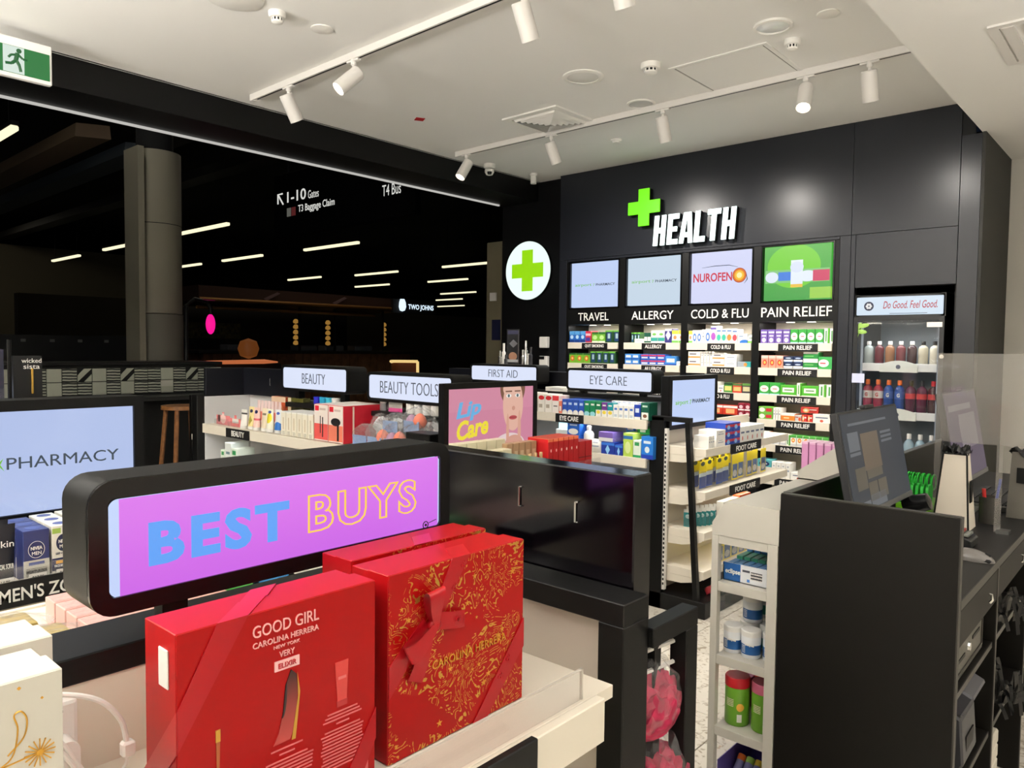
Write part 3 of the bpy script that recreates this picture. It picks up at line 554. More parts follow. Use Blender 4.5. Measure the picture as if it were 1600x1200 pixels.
P_ = {
 'purple': c('purple', (112, 88, 168), ('r', .5, .8, .4, .06, W_), ('e', .5, .25, .3, .16, (220, 205, 225)), ('r', .5, .55, .3, .05, (235, 220, 240))),
 'grn': c('green white', (58, 160, 66), ('e', .5, .5, .42, .27, W_), ('r', .5, .5, .2, .03, (200, 60, 80)), ('r', .5, .06, .5, .05, (170, 205, 225))),
 'grnslim': c('slim green', (236, 236, 228), ('r', .85, .5, .15, .5, (96, 178, 60)), ('r', .4, .5, .12, .35, (70, 150, 70))),
 'salmon': c('salmon', (226, 150, 128), ('e', .5, .45, .3, .22, (205, 60, 40)), ('e', .5, .45, .16, .12, (250, 190, 90)), ('r', .5, .88, .5, .1, (240, 200, 190))),
 'navyw': c('navy white', (34, 48, 84), ('r', .5, .3, .5, .14, W_), ('e', .5, .7, .3, .1, (190, 205, 230)), ('r', .5, .1, .4, .05, (90, 130, 190))),
 'grnbig': c('green big', (40, 140, 62), ('r', .5, .1, .5, .12, W_), ('r', .5, .9, .5, .12, W_), ('r', .4, .52, .3, .04, (140, 205, 120))),
 'grnarrow': c('green arrow', (62, 168, 84), ('e', .35, .5, .35, .3, W_), ('r', .3, .5, .18, .05, (205, 70, 90))),
 'grnwide': c('green wide', (80, 175, 50), ('r', .5, .55, .36, .22, W_), ('r', .5, .55, .25, .05, (70, 140, 60)), ('r', .5, .04, .5, .06, W_)),
 'grnred': c('green red', (106, 172, 60), ('r', .72, .5, .2, .25, (205, 40, 60)), ('e', .25, .5, .2, .35, W_)),
 'orange': c('orange', (228, 128, 48), ('r', .5, .85, .5, .15, W_), ('r', .4, .4, .2, .08, (250, 215, 170))),
 'greydot': c('grey dot', (200, 198, 194), ('e', .75, .4, .22, .3, (220, 90, 40)), ('r', .3, .7, .25, .08, (170, 60, 60))),
 'red': c('red target', (200, 52, 46), ('e', .3, .5, .18, .38, (245, 190, 110)), ('e', .3, .5, .1, .2, W_), ('r', .7, .6, .2, .08, W_)),
 'whitebl': c('white blue print', (236, 235, 230), ('r', .5, .62, .35, .06, (90, 100, 130)), ('e', .5, .25, .1, .15, (200, 80, 60))),
 'wdot': c('white orange dot', (238, 236, 230), ('e', .5, .6, .3, .2, (232, 140, 60)), ('e', .5, .6, .16, .1, (250, 220, 150)), ('r', .5, .12, .5, .12, (200, 202, 206))),
 'gdot': c('green orange dot', (238, 236, 230), ('r', .5, .9, .5, .12, (80, 165, 70)), ('e', .5, .55, .3, .2, (232, 130, 50)), ('e', .5, .55, .16, .1, (250, 220, 150)), ('r', .5, .12, .5, .12, (205, 205, 208))),
 'teal': c('teal wave', (92, 176, 184), ('e', .5, .5, .36, .3, (24, 44, 92)), ('r', .5, .5, .2, .06, W_), ('r', .5, .05, .5, .06, (236, 240, 240))),
 'white': c('plain white', (238, 236, 230), ('r', .5, .5, .3, .05, (150, 160, 175)), ('r', .5, .75, .2, .04, (170, 175, 185))),
 'blue': c('blue', (36, 92, 186), ('e', .5, .65, .32, .16, W_), ('r', .5, .2, .35, .07, (170, 200, 240))),
 'bluered': c('blue red', (44, 96, 190), ('r', .5, .75, .5, .12, (210, 60, 80)), ('r', .5, .35, .38, .12, W_)),
 'lblue': c('light blue', (70, 140, 214), ('r', .5, .55, .36, .2, W_), ('r', .5, .1, .5, .1, (40, 80, 170))),
 'quitb': c('quit blue', (40, 104, 190), ('r', .5, .85, .5, .15, (90, 160, 220)), ('e', .5, .5, .3, .16, (200, 225, 245)), ('r', .5, .15, .5, .1, (30, 60, 130))),
 'quitr': c('quit red', (196, 48, 74), ('r', .5, .7, .5, .1, (235, 190, 200)), ('r', .5, .3, .4, .15, (70, 60, 150))),
 'quitg': c('quit green', (116, 182, 60), ('e', .5, .5, .34, .2, (190, 225, 150)), ('r', .5, .9, .5, .1, (50, 110, 50)), ('r', .5, .1, .5, .08, (230, 235, 220))),
 'quitgr': c('quit green dot', (122, 180, 52), ('e', .5, .5, .28, .26, (220, 90, 50)), ('e', .5, .5, .15, .14, (245, 220, 120)), ('r', .5, .92, .5, .08, (40, 96, 44))),
 'dkgrn': c('dark green', (38, 78, 44), ('r', .5, .5, .3, .36, (38, 64, 110)), ('r', .5, .55, .16, .2, (170, 195, 200)), ('r', .5, .94, .5, .06, (110, 180, 70))),
 'allw': c('allergy white', (235, 236, 230), ('r', .5, .3, .5, .14, (60, 160, 150)), ('e', .5, .7, .3, .1, (120, 185, 90))),
 'allp': c('allergy purple', (64, 62, 130), ('d', .5, .55, .4, .35, (210, 210, 235)), ('r', .5, .92, .5, .08, (235, 230, 240))),
 'ally': c('allergy yellow', (238, 236, 226), ('r', .5, .85, .5, .14, (230, 222, 80)), ('e', .5, .45, .26, .15, (220, 140, 90)), ('r', .5, .1, .5, .1, (120, 190, 90))),
 'dropper': c('dropper', (40, 92, 74), ('r', .5, .4, .5, .2, W_)),
 'coldb': c('cold blue', (236, 236, 232), ('e', .5, .45, .4, .3, (70, 120, 200)), ('e', .5, .45, .2, .16, W_)),
 'coldv': c('cold violet', (236, 234, 232), ('e', .5, .4, .42, .22, (172, 90, 184)), ('r', .5, .85, .5, .06, (120, 100, 180))),
 'coldt': c('cold teal', (236, 236, 230), ('e', .5, .4, .42, .22, (70, 186, 160)), ('r', .5, .85, .4, .05, (90, 130, 190))),
 'coldo': c('cold orange', (238, 234, 228), ('e', .5, .4, .42, .22, (240, 140, 70)), ('r', .5, .85, .4, .05, (90, 130, 190))),
 'coldr': c('cold red', (238, 232, 228), ('e', .5, .4, .42, .22, (232, 80, 90)), ('r', .5, .85, .4, .05, (90, 130, 190))),
 'coldw': c('cold wide', (238, 234, 228), ('r', .5, .25, .5, .1, (232, 150, 70)), ('r', .4, .65, .28, .08, (110, 100, 110))),
 'coldblue2': c('cold white blue', (236, 238, 236), ('e', .7, .1, .5, .3, (48, 110, 190)), ('r', .35, .75, .2, .06, (120, 150, 180))),
 'coldgreen2': c('cold white green', (236, 238, 232), ('r', .5, .15, .5, .15, (120, 190, 80)), ('r', .35, .7, .2, .06, (120, 150, 120))),
 'coldteal': c('cold grey teal', (160, 168, 176), ('r', .8, .5, .2, .5, (56, 160, 160)), ('e', .62, .5, .12, .3, (235, 140, 60))),
 'lozg': c('lozenge green', (70, 140, 60), ('r', .5, .45, .4, .22, (225, 205, 120)), ('r', .5, .9, .5, .1, (34, 60, 40))),
 'lozr': c('lozenge red', (200, 62, 46), ('r', .5, .45, .4, .22, (225, 190, 120)), ('r', .5, .9, .5, .1, (70, 110, 60))),
 'lozk': c('lozenge dark', (62, 60, 62), ('r', .5, .45, .4, .22, (205, 195, 150)), ('r', .5, .9, .5, .1, (90, 140, 60))),
 'redw': c('red wide', (206, 60, 40), ('r', .5, .5, .3, .2, (245, 180, 120)), ('r', .5, .88, .5, .1, (240, 235, 230))),
 'dkred': c('dark red', (140, 30, 50), ('e', .5, .5, .3, .25, (232, 200, 205)), ('r', .5, .1, .5, .1, (240, 235, 230))),
 'eyew': c('eye white red', (236, 232, 224), ('e', .5, .8, .42, .12, (206, 44, 50)), ('r', .4, .35, .25, .1, (175, 165, 150))),
 'eyered': c('eye red top', (238, 232, 226), ('r', .5, .85, .5, .14, (214, 60, 66)), ('r', .5, .4, .3, .03, (90, 80, 80))),
 'eyecoral': c('eye coral', (222, 120, 96), ('r', .5, .4, .3, .2, W_)),
 'eyeblue': c('eye blue', (44, 84, 176), ('e', .5, .1, .5, .22, W_), ('r', .5, .72, .3, .08, (190, 210, 240))),
 'eyegrn': c('eye green', (28, 128, 84), ('r', .5, .78, .3, .06, W_), ('e', .5, .15, .5, .16, (150, 210, 220))),
 'eyemix': c('eye green yellow', (30, 122, 80), ('r', .5, .24, .5, .24, W_), ('e', .5, .32, .34, .12, (235, 210, 70)), ('r', .5, .8, .3, .05, W_)),
 'eyemixp': c('eye purple yellow', (110, 60, 140), ('r', .5, .24, .5, .24, W_), ('e', .5, .32, .34, .12, (235, 210, 70)), ('r', .5, .8, .3, .05, W_)),
 'eyemixt': c('eye teal yellow', (30, 140, 150), ('r', .5, .24, .5, .24, W_), ('e', .5, .32, .34, .12, (235, 210, 70)), ('r', .5, .8, .3, .05, W_)),
 'eyeslim': c('eye slim white', (238, 238, 234), ('r', .5, .7, .3, .08, (70, 110, 190)), ('r', .5, .2, .3, .1, (190, 200, 210))),
 'eyenavy': c('eye navy', (34, 62, 160), ('r', .5, .62, .3, .14, (220, 230, 245)), ('r', .5, .1, .5, .1, W_)),
 'eyedk': c('eye dark green', (20, 84, 66), ('r', .5, .25, .4, .2, W_), ('e', .5, .25, .24, .1, (120, 80, 60)), ('r', .5, .8, .3, .05, (190, 215, 200))),
 'faw': c('first aid white', (232, 238, 236), ('r', .5, .12, .5, .12, (50, 120, 190)), ('r', .5, .6, .3, .05, (110, 140, 150))),
 'fabl': c('first aid blue', (38, 98, 196), ('e', .5, .4, .4, .22, W_), ('r', .5, .88, .3, .05, (210, 225, 245)), ('r', .5, .08, .4, .06, (20, 60, 150))),
 'tissue': c('tissue', (170, 214, 220), ('r', .5, .5, .4, .2, (200, 232, 234))),
 'bluev': c('blue v', (32, 56, 150), ('d', .5, .4, .18, .4, (150, 205, 245)), ('r', .5, .85, .5, .1, (60, 120, 210))),
 'bluecard': c('blue card', (36, 110, 206), ('d', .5, .35, .16, .3, (210, 232, 250)), ('r', .5, .82, .28, .05, W_)),
 'lime': c('lime', (180, 210, 90), ('r', .5, .82, .5, .07, (50, 110, 170)), ('e', .5, .4, .3, .25, (215, 230, 160))),
 'ltgrn': c('pale green', (226, 236, 224), ('r', .5, .8, .3, .1, (50, 140, 80)), ('r', .5, .08, .5, .09, (40, 150, 90))),
 'bluehand': c('blue hand', (40, 118, 204), ('e', .5, .42, .2, .14, (225, 235, 240)), ('r', .5, .75, .3, .06, (220, 235, 250)), ('r', .5, .1, .5, .1, (30, 60, 170))),
 'green': c('green lid', (24, 146, 76), ('r', .4, .5, .2, .2, W_)),
 'mauve': c('mauve', (120, 96, 170), ('r', .5, .2, .5, .2, W_)),
 'pinkc': c('pink', (226, 160, 170), ('r', .5, .6, .3, .08, W_)),
}
# ================================================================ HEALTH WALL
t = thing('green_cross', 'glowing green plus sign mounted on the dark health wall', 'cross sign', (-3.712, 5.93, 2.893)); GX = M('lime glow', (112, 235, 0), .4, emit=1.25)
q, h = .058, .168
cr = [(-q, -h), (q, -h), (q, -q), (h, -q), (h, q), (q, q), (q, h), (-q, h), (-q, q), (-h, q), (-h, -q), (-q, -q)]
MB().prism(cr, 'y', 0, .012, .004).build('face', GX, t); MB().prism([(x*.98, z*.98) for x, z in cr], 'y', .012, .06).build('return', BLK2, t); MB().lathe([(.01, .055), (.01, .075)], axis='y', n=8).build('fixing', BLK2, t)
t = thing('health_sign', 'white glowing raised letters reading HEALTH', 'sign', (-3.18, 5.93, 2.535)); HG = M('health glow', (235, 255, 250), .4, emit=2.2)
# letters drawn as solid italic block shapes
def letter(ch):
    W, H, s = 1.0, 2.3, .36
    B = {'H': [[(0, 0), (s, 0), (s, H), (0, H)], [(W-s, 0), (W, 0), (W, H), (W-s, H)], [(s, .95), (W-s, .95), (W-s, 1.35), (s, 1.35)]],
         'E': [[(0, 0), (s, 0), (s, H), (0, H)], [(s, 0), (.92, 0), (.92, .38), (s, .38)], [(s, .97), (.8, .97), (.8, 1.33), (s, 1.33)], [(s, H-.38), (.92, H-.38), (.92, H), (s, H)]],
         'A': [[(-.05, 0), (.3, 0), (.52, H), (.22, H)], [(.75, 0), (1.1, 0), (.83, H), (.5, H)], [(.28, .45), (.8, .45), (.76, .8), (.32, .8)]],
         'L': [[(0, 0), (s, 0), (s, H), (0, H)], [(s, 0), (.88, 0), (.88, .4), (s, .4)]],
         'T': [[(.32, 0), (.68, 0), (.68, H-.38), (.32, H-.38)], [(-.02, H-.38), (1.02, H-.38), (1.02, H), (-.02, H)]]}[ch]
    return B
sc = .113; xo = -.42
for i, ch in enumerate('HEALTH'):
    for lay, (y0, y1, mt, nm, k) in enumerate(((0, .014, HG, 'letter', 1), (.014, .055, BLK2, 'letter_return', .985))):
        b = MB()
        for poly in letter(ch): b.prism([((xo+(x+.07*z-.08)*sc), z*sc*1.02) for x, z in poly], 'y', y0, y1)
        o = b.build(nm, mt, t)
        if lay == 0: par = o
        else: o.parent = par
    xo += {'H': 1.2, 'E': 1.1, 'A': 1.2, 'L': 1.02, 'T': 1.2}[ch]*sc*1.02
# bays
BAYS = [(-4.63, -3.971, 'TRAVEL', 'travel'), (-3.971, -3.313, 'ALLERGY', 'allergy'), (-3.313, -2.653, 'COLD & FLU', 'cold and flu'), (-2.653, -2.0, 'PAIN RELIEF', 'pain relief')]
ZS = [1.663, 1.461, 1.243, 1.04, .838, .568, .30]
SUB = [['QUIT SMOKING', 'QUIT SMOKING', 'TRAVEL', 'TRAVEL', 'TRAVEL', 'TRAVEL', 'TRAVEL'], ['ALLERGY']*7, ['COLD & FLU', 'COLD & FLU', 'COLD & FLU', 'SINUS', 'COLD & FLU', 'COLD & FLU', 'COLD & FLU'], ['PAIN RELIEF']*7]
SCRW = M('screen pale blue', (192, 209, 246), .2, emit=1.0); SCRG = M('screen pale grey', (199, 216, 232), .2, emit=1.0); SCRN = M('screen lilac white', (214, 218, 248), .2, emit=1.0)
STX = M('screen dark text', (62, 74, 86), .3, emit=1); SGR = M('screen green text', (120, 190, 70), .3, emit=1)
GSC = PM('green advert', ((58, 160, 62), (70, 175, 55)), [('e', .45, .62, .4, .4, (110, 205, 30)), ('r', .5, .44, .48, .12, (126, 196, 120)), ('e', .12, .43, .1, .1, (222, 232, 250)), ('r', .36, .44, .14, .08, (40, 120, 220)), ('e', .66, .43, .14, .1, (225, 235, 246)), ('r', .86, .43, .12, .1, (206, 50, 96)), ('r', .5, .48, .09, .25, (226, 236, 246)), ('e', .5, .6, .1, .1, (215, 225, 245)), ('r', .5, .26, .09, .03, (232, 190, 60)), ('r', .86, .12, .16, .1, (150, 205, 70))], emit=1.0)
BACK = M('shelf back warm grey', (206, 198, 184), .6)
for bi, (x0, x1, title, nm) in enumerate(BAYS):
    cx = (x0+x1)/2; t = thing('shelving_bay', f'{nm} shelving bay with screen above, set in the health wall', 'shelving', (cx, 6.0, 0)); L = (x1-x0)/2
    for s in (-1, 1): MB().box(s*L-(.0 if s < 0 else .032), s*L+(.032 if s < 0 else 0), .0, .36, 0, 2.46).build('upright', BLK2, t)
    MB().box(-L+.032, L-.032, .34, .36, 0, 1.99).build('back_panel', BACK, t)
    MB().box(-L+.032, L-.032, .0, .34, 1.84, 1.995).build('header', BLK, t)
    text('lettering', t, title, WTXT, (0, -.001, 1.918), [.36, .44, .53, .565][bi], .078, bold=.004)
    MB().frame('y', -.004, .04, -L+.034, L-.034, 1.995, 2.458, .012).build('screen_bezel', M('gloss black bezel', (10, 10, 11), .15), t)
    sc_ = MB().box(-L+.06, L-.06, .002, .05, 2.012, 2.446).build('screen', [SCRW, SCRG, SCRN, GSC][bi], t)
    if bi < 2:
        text('screen_text', sc_, 'airport', SGR, (-.125, .0005, 2.225), .2, .035, bold=0); text('screen_text', sc_, '7', SGR, (.0, .0005, 2.225), .016, .026); text('screen_text', sc_, 'PHARMACY', STX, (.135, .0005, 2.226), .22, .024, bold=.01)
    if bi == 2:
        RD = M('screen red', (206, 40, 70), .3, emit=1); text('screen_text', sc_, 'NUROFEN', RD, (-.07, .0005, 2.23), .36, .075, bold=.02)
        for r, col in ((.062, (170, 40, 20)), (.056, (226, 120, 20)), (.042, (245, 190, 40)), (.024, (255, 240, 170))): MB().lathe([(r, .0), (r, .001), (0, .001)], (.175, -.0006*(.07-r)*60, 2.235), axis='y', n=32).build('target_disc', M('screen disc %d' % int(r*1000), col, .3, emit=1), sc_)
        MB().tube([(-.17, 0, 2.315), (-.05, 0, 2.325), (.08, 0, 2.325), (.16, 0, 2.305)], [.001, .003, .003, .001], 6).tube([(.235, 0, 2.25), (.245, 0, 2.2), (.22, 0, 2.165)], [.001, .004, .001], 6).build('swoosh', STX, sc_)
    for k in (-.13, .13): MB().lathe([(.035, 1.836), (.032, 1.84), (0, 1.84)], (k*L*2, .12, 0), n=20).build('puck_light', M('lit puck', (255, 250, 236), .4, emit=3), t)
    for si, z in enumerate(ZS):
        sh = MB().box(-L+.034, L-.034, .0, .34, z-.014, z).box(-L+.034, L-.034, -.012, .002, z-.058, z+.004, .001).build('shelf', CREAM, t)
        lw = [.30, .25, .25, .315][bi]; off = .03 if bi else .03
        if si < 6: 
            st = MB().box(off-lw/2, off+lw/2, -.0165, -.012, z-.062, z-.001).build('label_strip', M('black label strip', (20, 19, 20), .5), t)
            text('lettering', st, SUB[bi][si], WTXT, (off, -.0185, z-.0315), lw*(.72 if bi else .74), .034, bold=.02)
    MB().box(-L+.034, L-.034, 0, .34, 0, .1).build('plinth', BLK, t)
    b = area('bay_light', (cx, 6.10, 1.835), .5, .1, 2.6, (1, .95, .86))
    for z in ZS[:6]:
        MB().box(-L+.05, L-.05, .004, .012, z-.056, z-.05).build('led_strip', M('shelf led', (255, 246, 230), .4, emit=1.5), t)
        area('shelf_light', (cx, 6.03, z-.058), .52, .02, .45, (1, .95, .86), (-.5, 0, 0))
    if bi == 2:
        o = MB().box(-.06, .26, -.03, -.012, 1.04-.075, 1.04+.02).build('hanging_card', BLK, t)
BX = [-4.59, -3.93, -3.27, -2.612]; FY = 6.004
def C_(k): return P_[k]
CT = lambda w, h, k, d=.12: (w, h, d, C_(k))
S1, S2, S3, S4, S5, S6 = ZS[:6]
# travel bay
run([('carton', 3, CT(.062, .115, 'quitb'), 'blue quit-smoking carton'), ('carton', 1, CT(.062, .115, 'quitr'), 'red and violet quit-smoking carton'), ('skip', .01), ('carton', 2, CT(.075, .105, 'quitg'), 'light green quit-smoking carton'), ('carton', 2, CT(.085, .12, 'dkgrn'), 'dark green quit-smoking carton')], BX[0], FY, S1, '-y', 'top shelf of travel bay')
run([('carton', 3, CT(.082, .1, 'quitgr'), 'green gum carton with orange dot'), ('carton', 4, CT(.07, .12, 'dkgrn'), 'dark green lozenge carton')], BX[0], FY, S2, '-y', 'second shelf of travel bay')
run([('carton', 4, CT(.07, .1, 'mauve'), 'mauve travel carton'), ('carton', 3, CT(.08, .09, 'white'), 'white travel carton')], BX[0], FY, S3, '-y', 'third shelf of travel bay')
# allergy bay
run([('carton', 3, CT(.03, .1, 'dkgrn', .1), 'slim dark green carton', 1, {'back': .1}), ('carton', 1, CT(.1, .04, 'white'), 'flat white allergy carton'), ('skip', .0), ('carton', 2, CT(.032, .095, 'dropper'), 'dark green dropper carton'), ('carton', 2, CT(.068, .115, 'allw'), 'white and teal allergy carton'), ('carton', 1, CT(.068, .13, 'allp'), 'purple shield allergy carton'), ('carton', 2, CT(.062, .115, 'ally'), 'white allergy carton with yellow top')], BX[1], FY, S1, '-y', 'top shelf of allergy bay')
run([('carton', 2, CT(.075, .05, 'lblue'), 'light blue allergy carton', 2), ('skip', .015), ('carton', 3, CT(.082, .05, 'bluered'), 'blue and red allergy carton', 2), ('carton', 1, CT(.11, .085, 'lblue'), 'wide pale blue allergy carton'), ('carton', 1, CT(.06, .04, 'white'), 'small white allergy carton')], BX[1], FY, S2, '-y', 'second shelf of allergy bay')
run([('carton', 4, CT(.06, .07, 'white'), 'white spray carton'), ('carton', 4, CT(.06, .085, 'grnbig'), 'green and white spray carton')], BX[1], FY, S3, '-y', 'third shelf of allergy bay')
run([('carton', 3, CT(.08, .06, 'pinkc'), 'pink allergy carton'), ('carton', 3, CT(.08, .06, 'dkred'), 'dark red allergy carton', 2)], BX[1], FY, S4, '-y', 'fourth shelf of allergy bay')
# cold & flu bay
run([('carton', 1, CT(.035, .11, 'ally'), 'slim yellow cold carton'), ('carton', 2, CT(.04, .115, 'coldb'), 'white and blue cold carton'), ('carton', 1, CT(.03, .12, 'white'), 'slim white cold carton'), ('carton', 1, CT(.046, .125, 'coldb'), 'tall white and blue cold carton'), ('carton', 1, CT(.05, .15, 'coldv'), 'tall violet blob cold carton'), ('carton', 2, CT(.043, .125, 'coldt'), 'white carton with teal blob'), ('carton', 1, CT(.046, .125, 'coldo'), 'white carton with orange blob'), ('carton', 1, CT(.046, .12, 'coldr'), 'white carton with red blob'), ('carton', 1, CT(.085, .08, 'coldblue2'), 'white carton with blue wave'), ('carton', 1, CT(.08, .065, 'coldgreen2'), 'white carton with green band')], BX[2], FY, S1, '-y', 'top shelf of cold and flu bay')
run([('carton', 1, CT(.115, .065, 'coldw'), 'wide white and orange carton', 2), ('carton', 4, CT(.024, .065, 'white'), 'slim white cold carton', 2, {'back': .01}), ('carton', 1, CT(.11, .06, 'coldw'), 'white carton with orange base', 2, {'back': .004}), ('carton', 1, CT(.11, .055, 'white'), 'plain white wide carton', 2), ('carton', 1, CT(.12, .05, 'coldteal'), 'grey and teal carton')], BX[2], FY, S2, '-y', 'second shelf of cold and flu bay')
run([('carton', 1, CT(.12, .08, 'lblue'), 'pale blue wide cold carton'), ('carton', 6, CT(.024, .09, 'white'), 'thin white cold carton'), ('carton', 1, CT(.05, .06, 'whitebl'), 'small white cold carton'), ('carton', 1, CT(.075, .085, 'lozg'), 'green lozenge carton'), ('carton', 1, CT(.08, .08, 'lozr'), 'red lozenge carton'), ('carton', 1, CT(.075, .085, 'lozk'), 'dark grey lozenge carton')], BX[2], FY, S3, '-y', 'third shelf of cold and flu bay')
run([('carton', 2, CT(.1, .07, 'lblue'), 'light blue sinus carton'), ('carton', 2, CT(.13, .095, 'redw'), 'red sinus carton with orange centre'), ('carton', 2, CT(.055, .06, 'dkred'), 'dark red sinus carton', 2)], BX[2], FY, S4, '-y', 'fourth shelf of cold and flu bay')
run([('carton', 5, CT(.1, .07, 'white'), 'white sinus carton')], BX[2], FY, S5, '-y', 'fifth shelf of cold and flu bay')
run([('carton', 5, CT(.1, .09, 'whitebl'), 'white cold carton with blue print')], BX[2], FY, S6, '-y', 'sixth shelf of cold and flu bay')
# pain relief bay
run([('carton', 4, CT(.058, .115, 'purple'), 'purple pain carton'), ('carton', 4, CT(.062, .115, 'grn'), 'green and white pain carton'), ('carton', 2, CT(.04, .12, 'grnslim'), 'slim white and green carton', 1, {'rot': .1})], BX[3], FY, S1, '-y', 'top shelf of pain relief bay')
run([('skip', .012), ('carton', 3, CT(.058, .105, 'salmon'), 'salmon pain carton with target', 1, {'rot': .06}), ('carton', 2, CT(.075, .05, 'navyw'), 'navy and white carton', 2, {'rot': .06}), ('carton', 1, CT(.115, .068, 'grnbig'), 'large green and white carton', 2), ('carton', 1, CT(.115, .1, 'grnarrow'), 'green carton with white arrow')], BX[3], FY, S2, '-y', 'second shelf of pain relief bay')
run([('carton', 2, CT(.085, .1, 'grn'), 'broad green pain carton', 1, {'rot': .12}), ('carton', 1, CT(.13, .085, 'grnwide'), 'wide green carton with white panel, left'), ('carton', 1, CT(.035, .105, 'grnslim'), 'slim upright white and green carton'), ('carton', 1, CT(.13, .085, 'grnwide'), 'wide green carton with white panel, right'), ('carton', 2, CT(.055, .1, 'grnslim'), 'upright green striped carton', 1, {'rot': .1})], BX[3], FY, S3, '-y', 'third shelf of pain relief bay')
run([('carton', 1, CT(.12, .052, 'grnred'), 'flat green and red carton', 2), ('carton', 3, CT(.018, .1, 'white'), 'thin white pain carton'), ('carton', 1, CT(.11, .06, 'orange'), 'orange pain carton'), ('carton', 1, CT(.05, .05, 'greydot'), 'grey carton with red dot'), ('carton', 2, CT(.04, .06, 'red'), 'small red target carton'), ('carton', 1, CT(.135, .07, 'whitebl'), 'flat white carton with dark print')], BX[3], FY, S4, '-y', 'fourth shelf of pain relief bay')
put('carton', CT(.13, .045, 'red'), (-2.20, 6.02, S4+.0725), .25, 'red target carton lying on others, fourth pain relief shelf', 'red target carton')
run([('carton', 1, CT(.08, .05, 'orange'), 'flat orange pain carton', 2), ('carton', 3, CT(.047, .09, 'wdot'), 'white carton with orange dot'), ('carton', 1, CT(.03, .09, 'grnslim'), 'thin green carton'), ('carton', 6, CT(.047, .09, 'gdot'), 'green-topped carton with orange dot')], BX[3], FY, S5, '-y', 'fifth shelf of pain relief bay')
run([('carton', 1, CT(.12, .07, 'teal'), 'teal carton with navy wave', 2), ('carton', 4, CT(.035, .13, 'white'), 'white upright carton'), ('carton', 2, CT(.13, .06, 'whitebl'), 'flat white carton'), ('carton', 1, CT(.06, .02, 'pinkc'), 'thin pink carton')], BX[3], FY, S6, '-y', 'sixth shelf of pain relief bay')
run([('carton', 3, CT(.15, .1, 'blue'), 'broad blue carton')], BX[3], FY, ZS[6], '-y', 'lowest shelf of pain relief bay')
# round cross sign and dispensers on the black wall
t = thing('round_cross_sign', 'round white lightbox with green cross on the black wall', 'lightbox sign', (-5.19, 6.05, 2.42)); RW = M('round sign white', (232, 250, 244), .4, emit=1.1); RG = M('round sign green', (150, 220, 10), .4, emit=1.0)
MB().lathe([(.3, 0), (.3, .05)], axis='y', n=56).build('housing', BLK2, t, True); MB().lathe([(.305, -.004), (.305, .004)], axis='y', n=56).build('face', RW, t, True)
MB().prism([(x*1.28, z*1.28) for x, z in cr], 'y', -.008, -.003).build('cross', RG, t)
for zz, lb in ((1.61, 'upper white wall box beside the black pillar'), (1.41, 'lower white wall box with a black slot')):
    t = thing('wall_box', lb, 'wall box', (-4.97, 6.1, zz)); MB().box(-.05, .05, -.05, 0, 0, .115, .006, 2).build('case', WPLAS, t)
    if zz < 1.5: MB().box(-.045, .02, -.053, -.048, .08, .112).build('slot', BLK2, t)
# ---------------------------------------------------------------- drinks fridge
t = thing('drinks_fridge', 'black glass-door drinks fridge with lit white header', 'fridge', (-1.573, 6.02, 0)); L = .305; FB = M('fridge black', (20, 21, 24), .35)
cb = MB().box(-L, -L+.03, 0, .6, .08, 2.03).box(L-.03, L, 0, .6, .08, 2.03).box(-L, L, .57, .6, .08, 2.03).box(-L, L, 0, .6, 1.84, 2.03, .006).box(-L, L, 0, .6, .0, .12); cb.build('cabinet', FB, t)
MB().box(-L+.03, L-.03, .56, .57, .12, 1.84).build('inner_back', M('fridge inner', (150, 160, 168), .5), t)
hd = MB().box(-L+.012, L-.014, -.012, .0, 1.878, 2.012, .004).build('header_face', M('fridge header lit', (205, 222, 238), .3, emit=1.0), t)
FR = M('script red', (196, 40, 62), .4, emit=.8); text('lettering', hd, 'Do Good. Feel Good.', FR, (.075, -.0135, 1.952), .36, .055, shear=.25, bold=.006)
MB().lathe([(.034, 0), (.034, .001), (0, .001)], (-.205, -.0135, 1.945), 'y', n=28).build('roundel', M('roundel navy', (36, 44, 84), .4, emit=.6), hd); 
for a in range(6): MB().lathe([(.009, 0), (.009, .001), (0, .001)], (-.205+.014*math.cos(a*1.047), -.0145, 1.945+.014*math.sin(a*1.047)), 'y', n=12).build('roundel_dot', M('roundel white', (235, 235, 235), .4, emit=.9), hd)
MB().box(-.06, .19, -.0135, -.012, 1.886, 1.89).build('small_print', M('faint header print', (120, 130, 150), .4, emit=.6), hd)
dr = MB().frame('y', -.03, .0, -L, L, .14, 1.865, .03).build('door_frame', FB, t); MB().box(-L+.03, L-.03, -.018, -.012, .17, 1.835).build('door_glass', FGLASS, t)
MB().box(-L+.0, -L+.09, -.032, -.03, 1.37, 1.44).build('sticker', M('pale blue sticker', (200, 205, 235), .5), dr); MB().box(L-.11, L-.012, -.033, -.03, 1.785, 1.82).build('sticker', WTXT, dr)
LF = M('leaf decal', (150, 190, 90), .5)
for a, cx_, cz_ in ((.9, -.275, 1.79), (.2, -.235, 1.80), (-.1, -.25, 1.755)):
    m = Matrix.Translation((cx_, -.02, cz_)) @ Matrix.Rotation(-a, 4, 'Y') @ Matrix.Diagonal((.042, .002, .017, 1)); MB().lathe([(0, -1), (.7, -.7), (1, 0), (.7, .7), (0, 1)], mat=m, n=16).build('leaf_decal', LF, t, True)
MB().tube([(-.29, -.02, 1.68), (-.265, -.02, 1.75), (-.25, -.02, 1.78)], .003, 6).build('leaf_stem', LF, t)
text('lettering', t, 'purezza', WTXT, (-.16, -.0195, 1.815), .1, .016); text('lettering', t, 'refreshed', M('pale decal', (150, 158, 160), .5), (.1, -.0195, 1.81), .1, .014)
FZ = [1.515, 1.16, .76, .42]
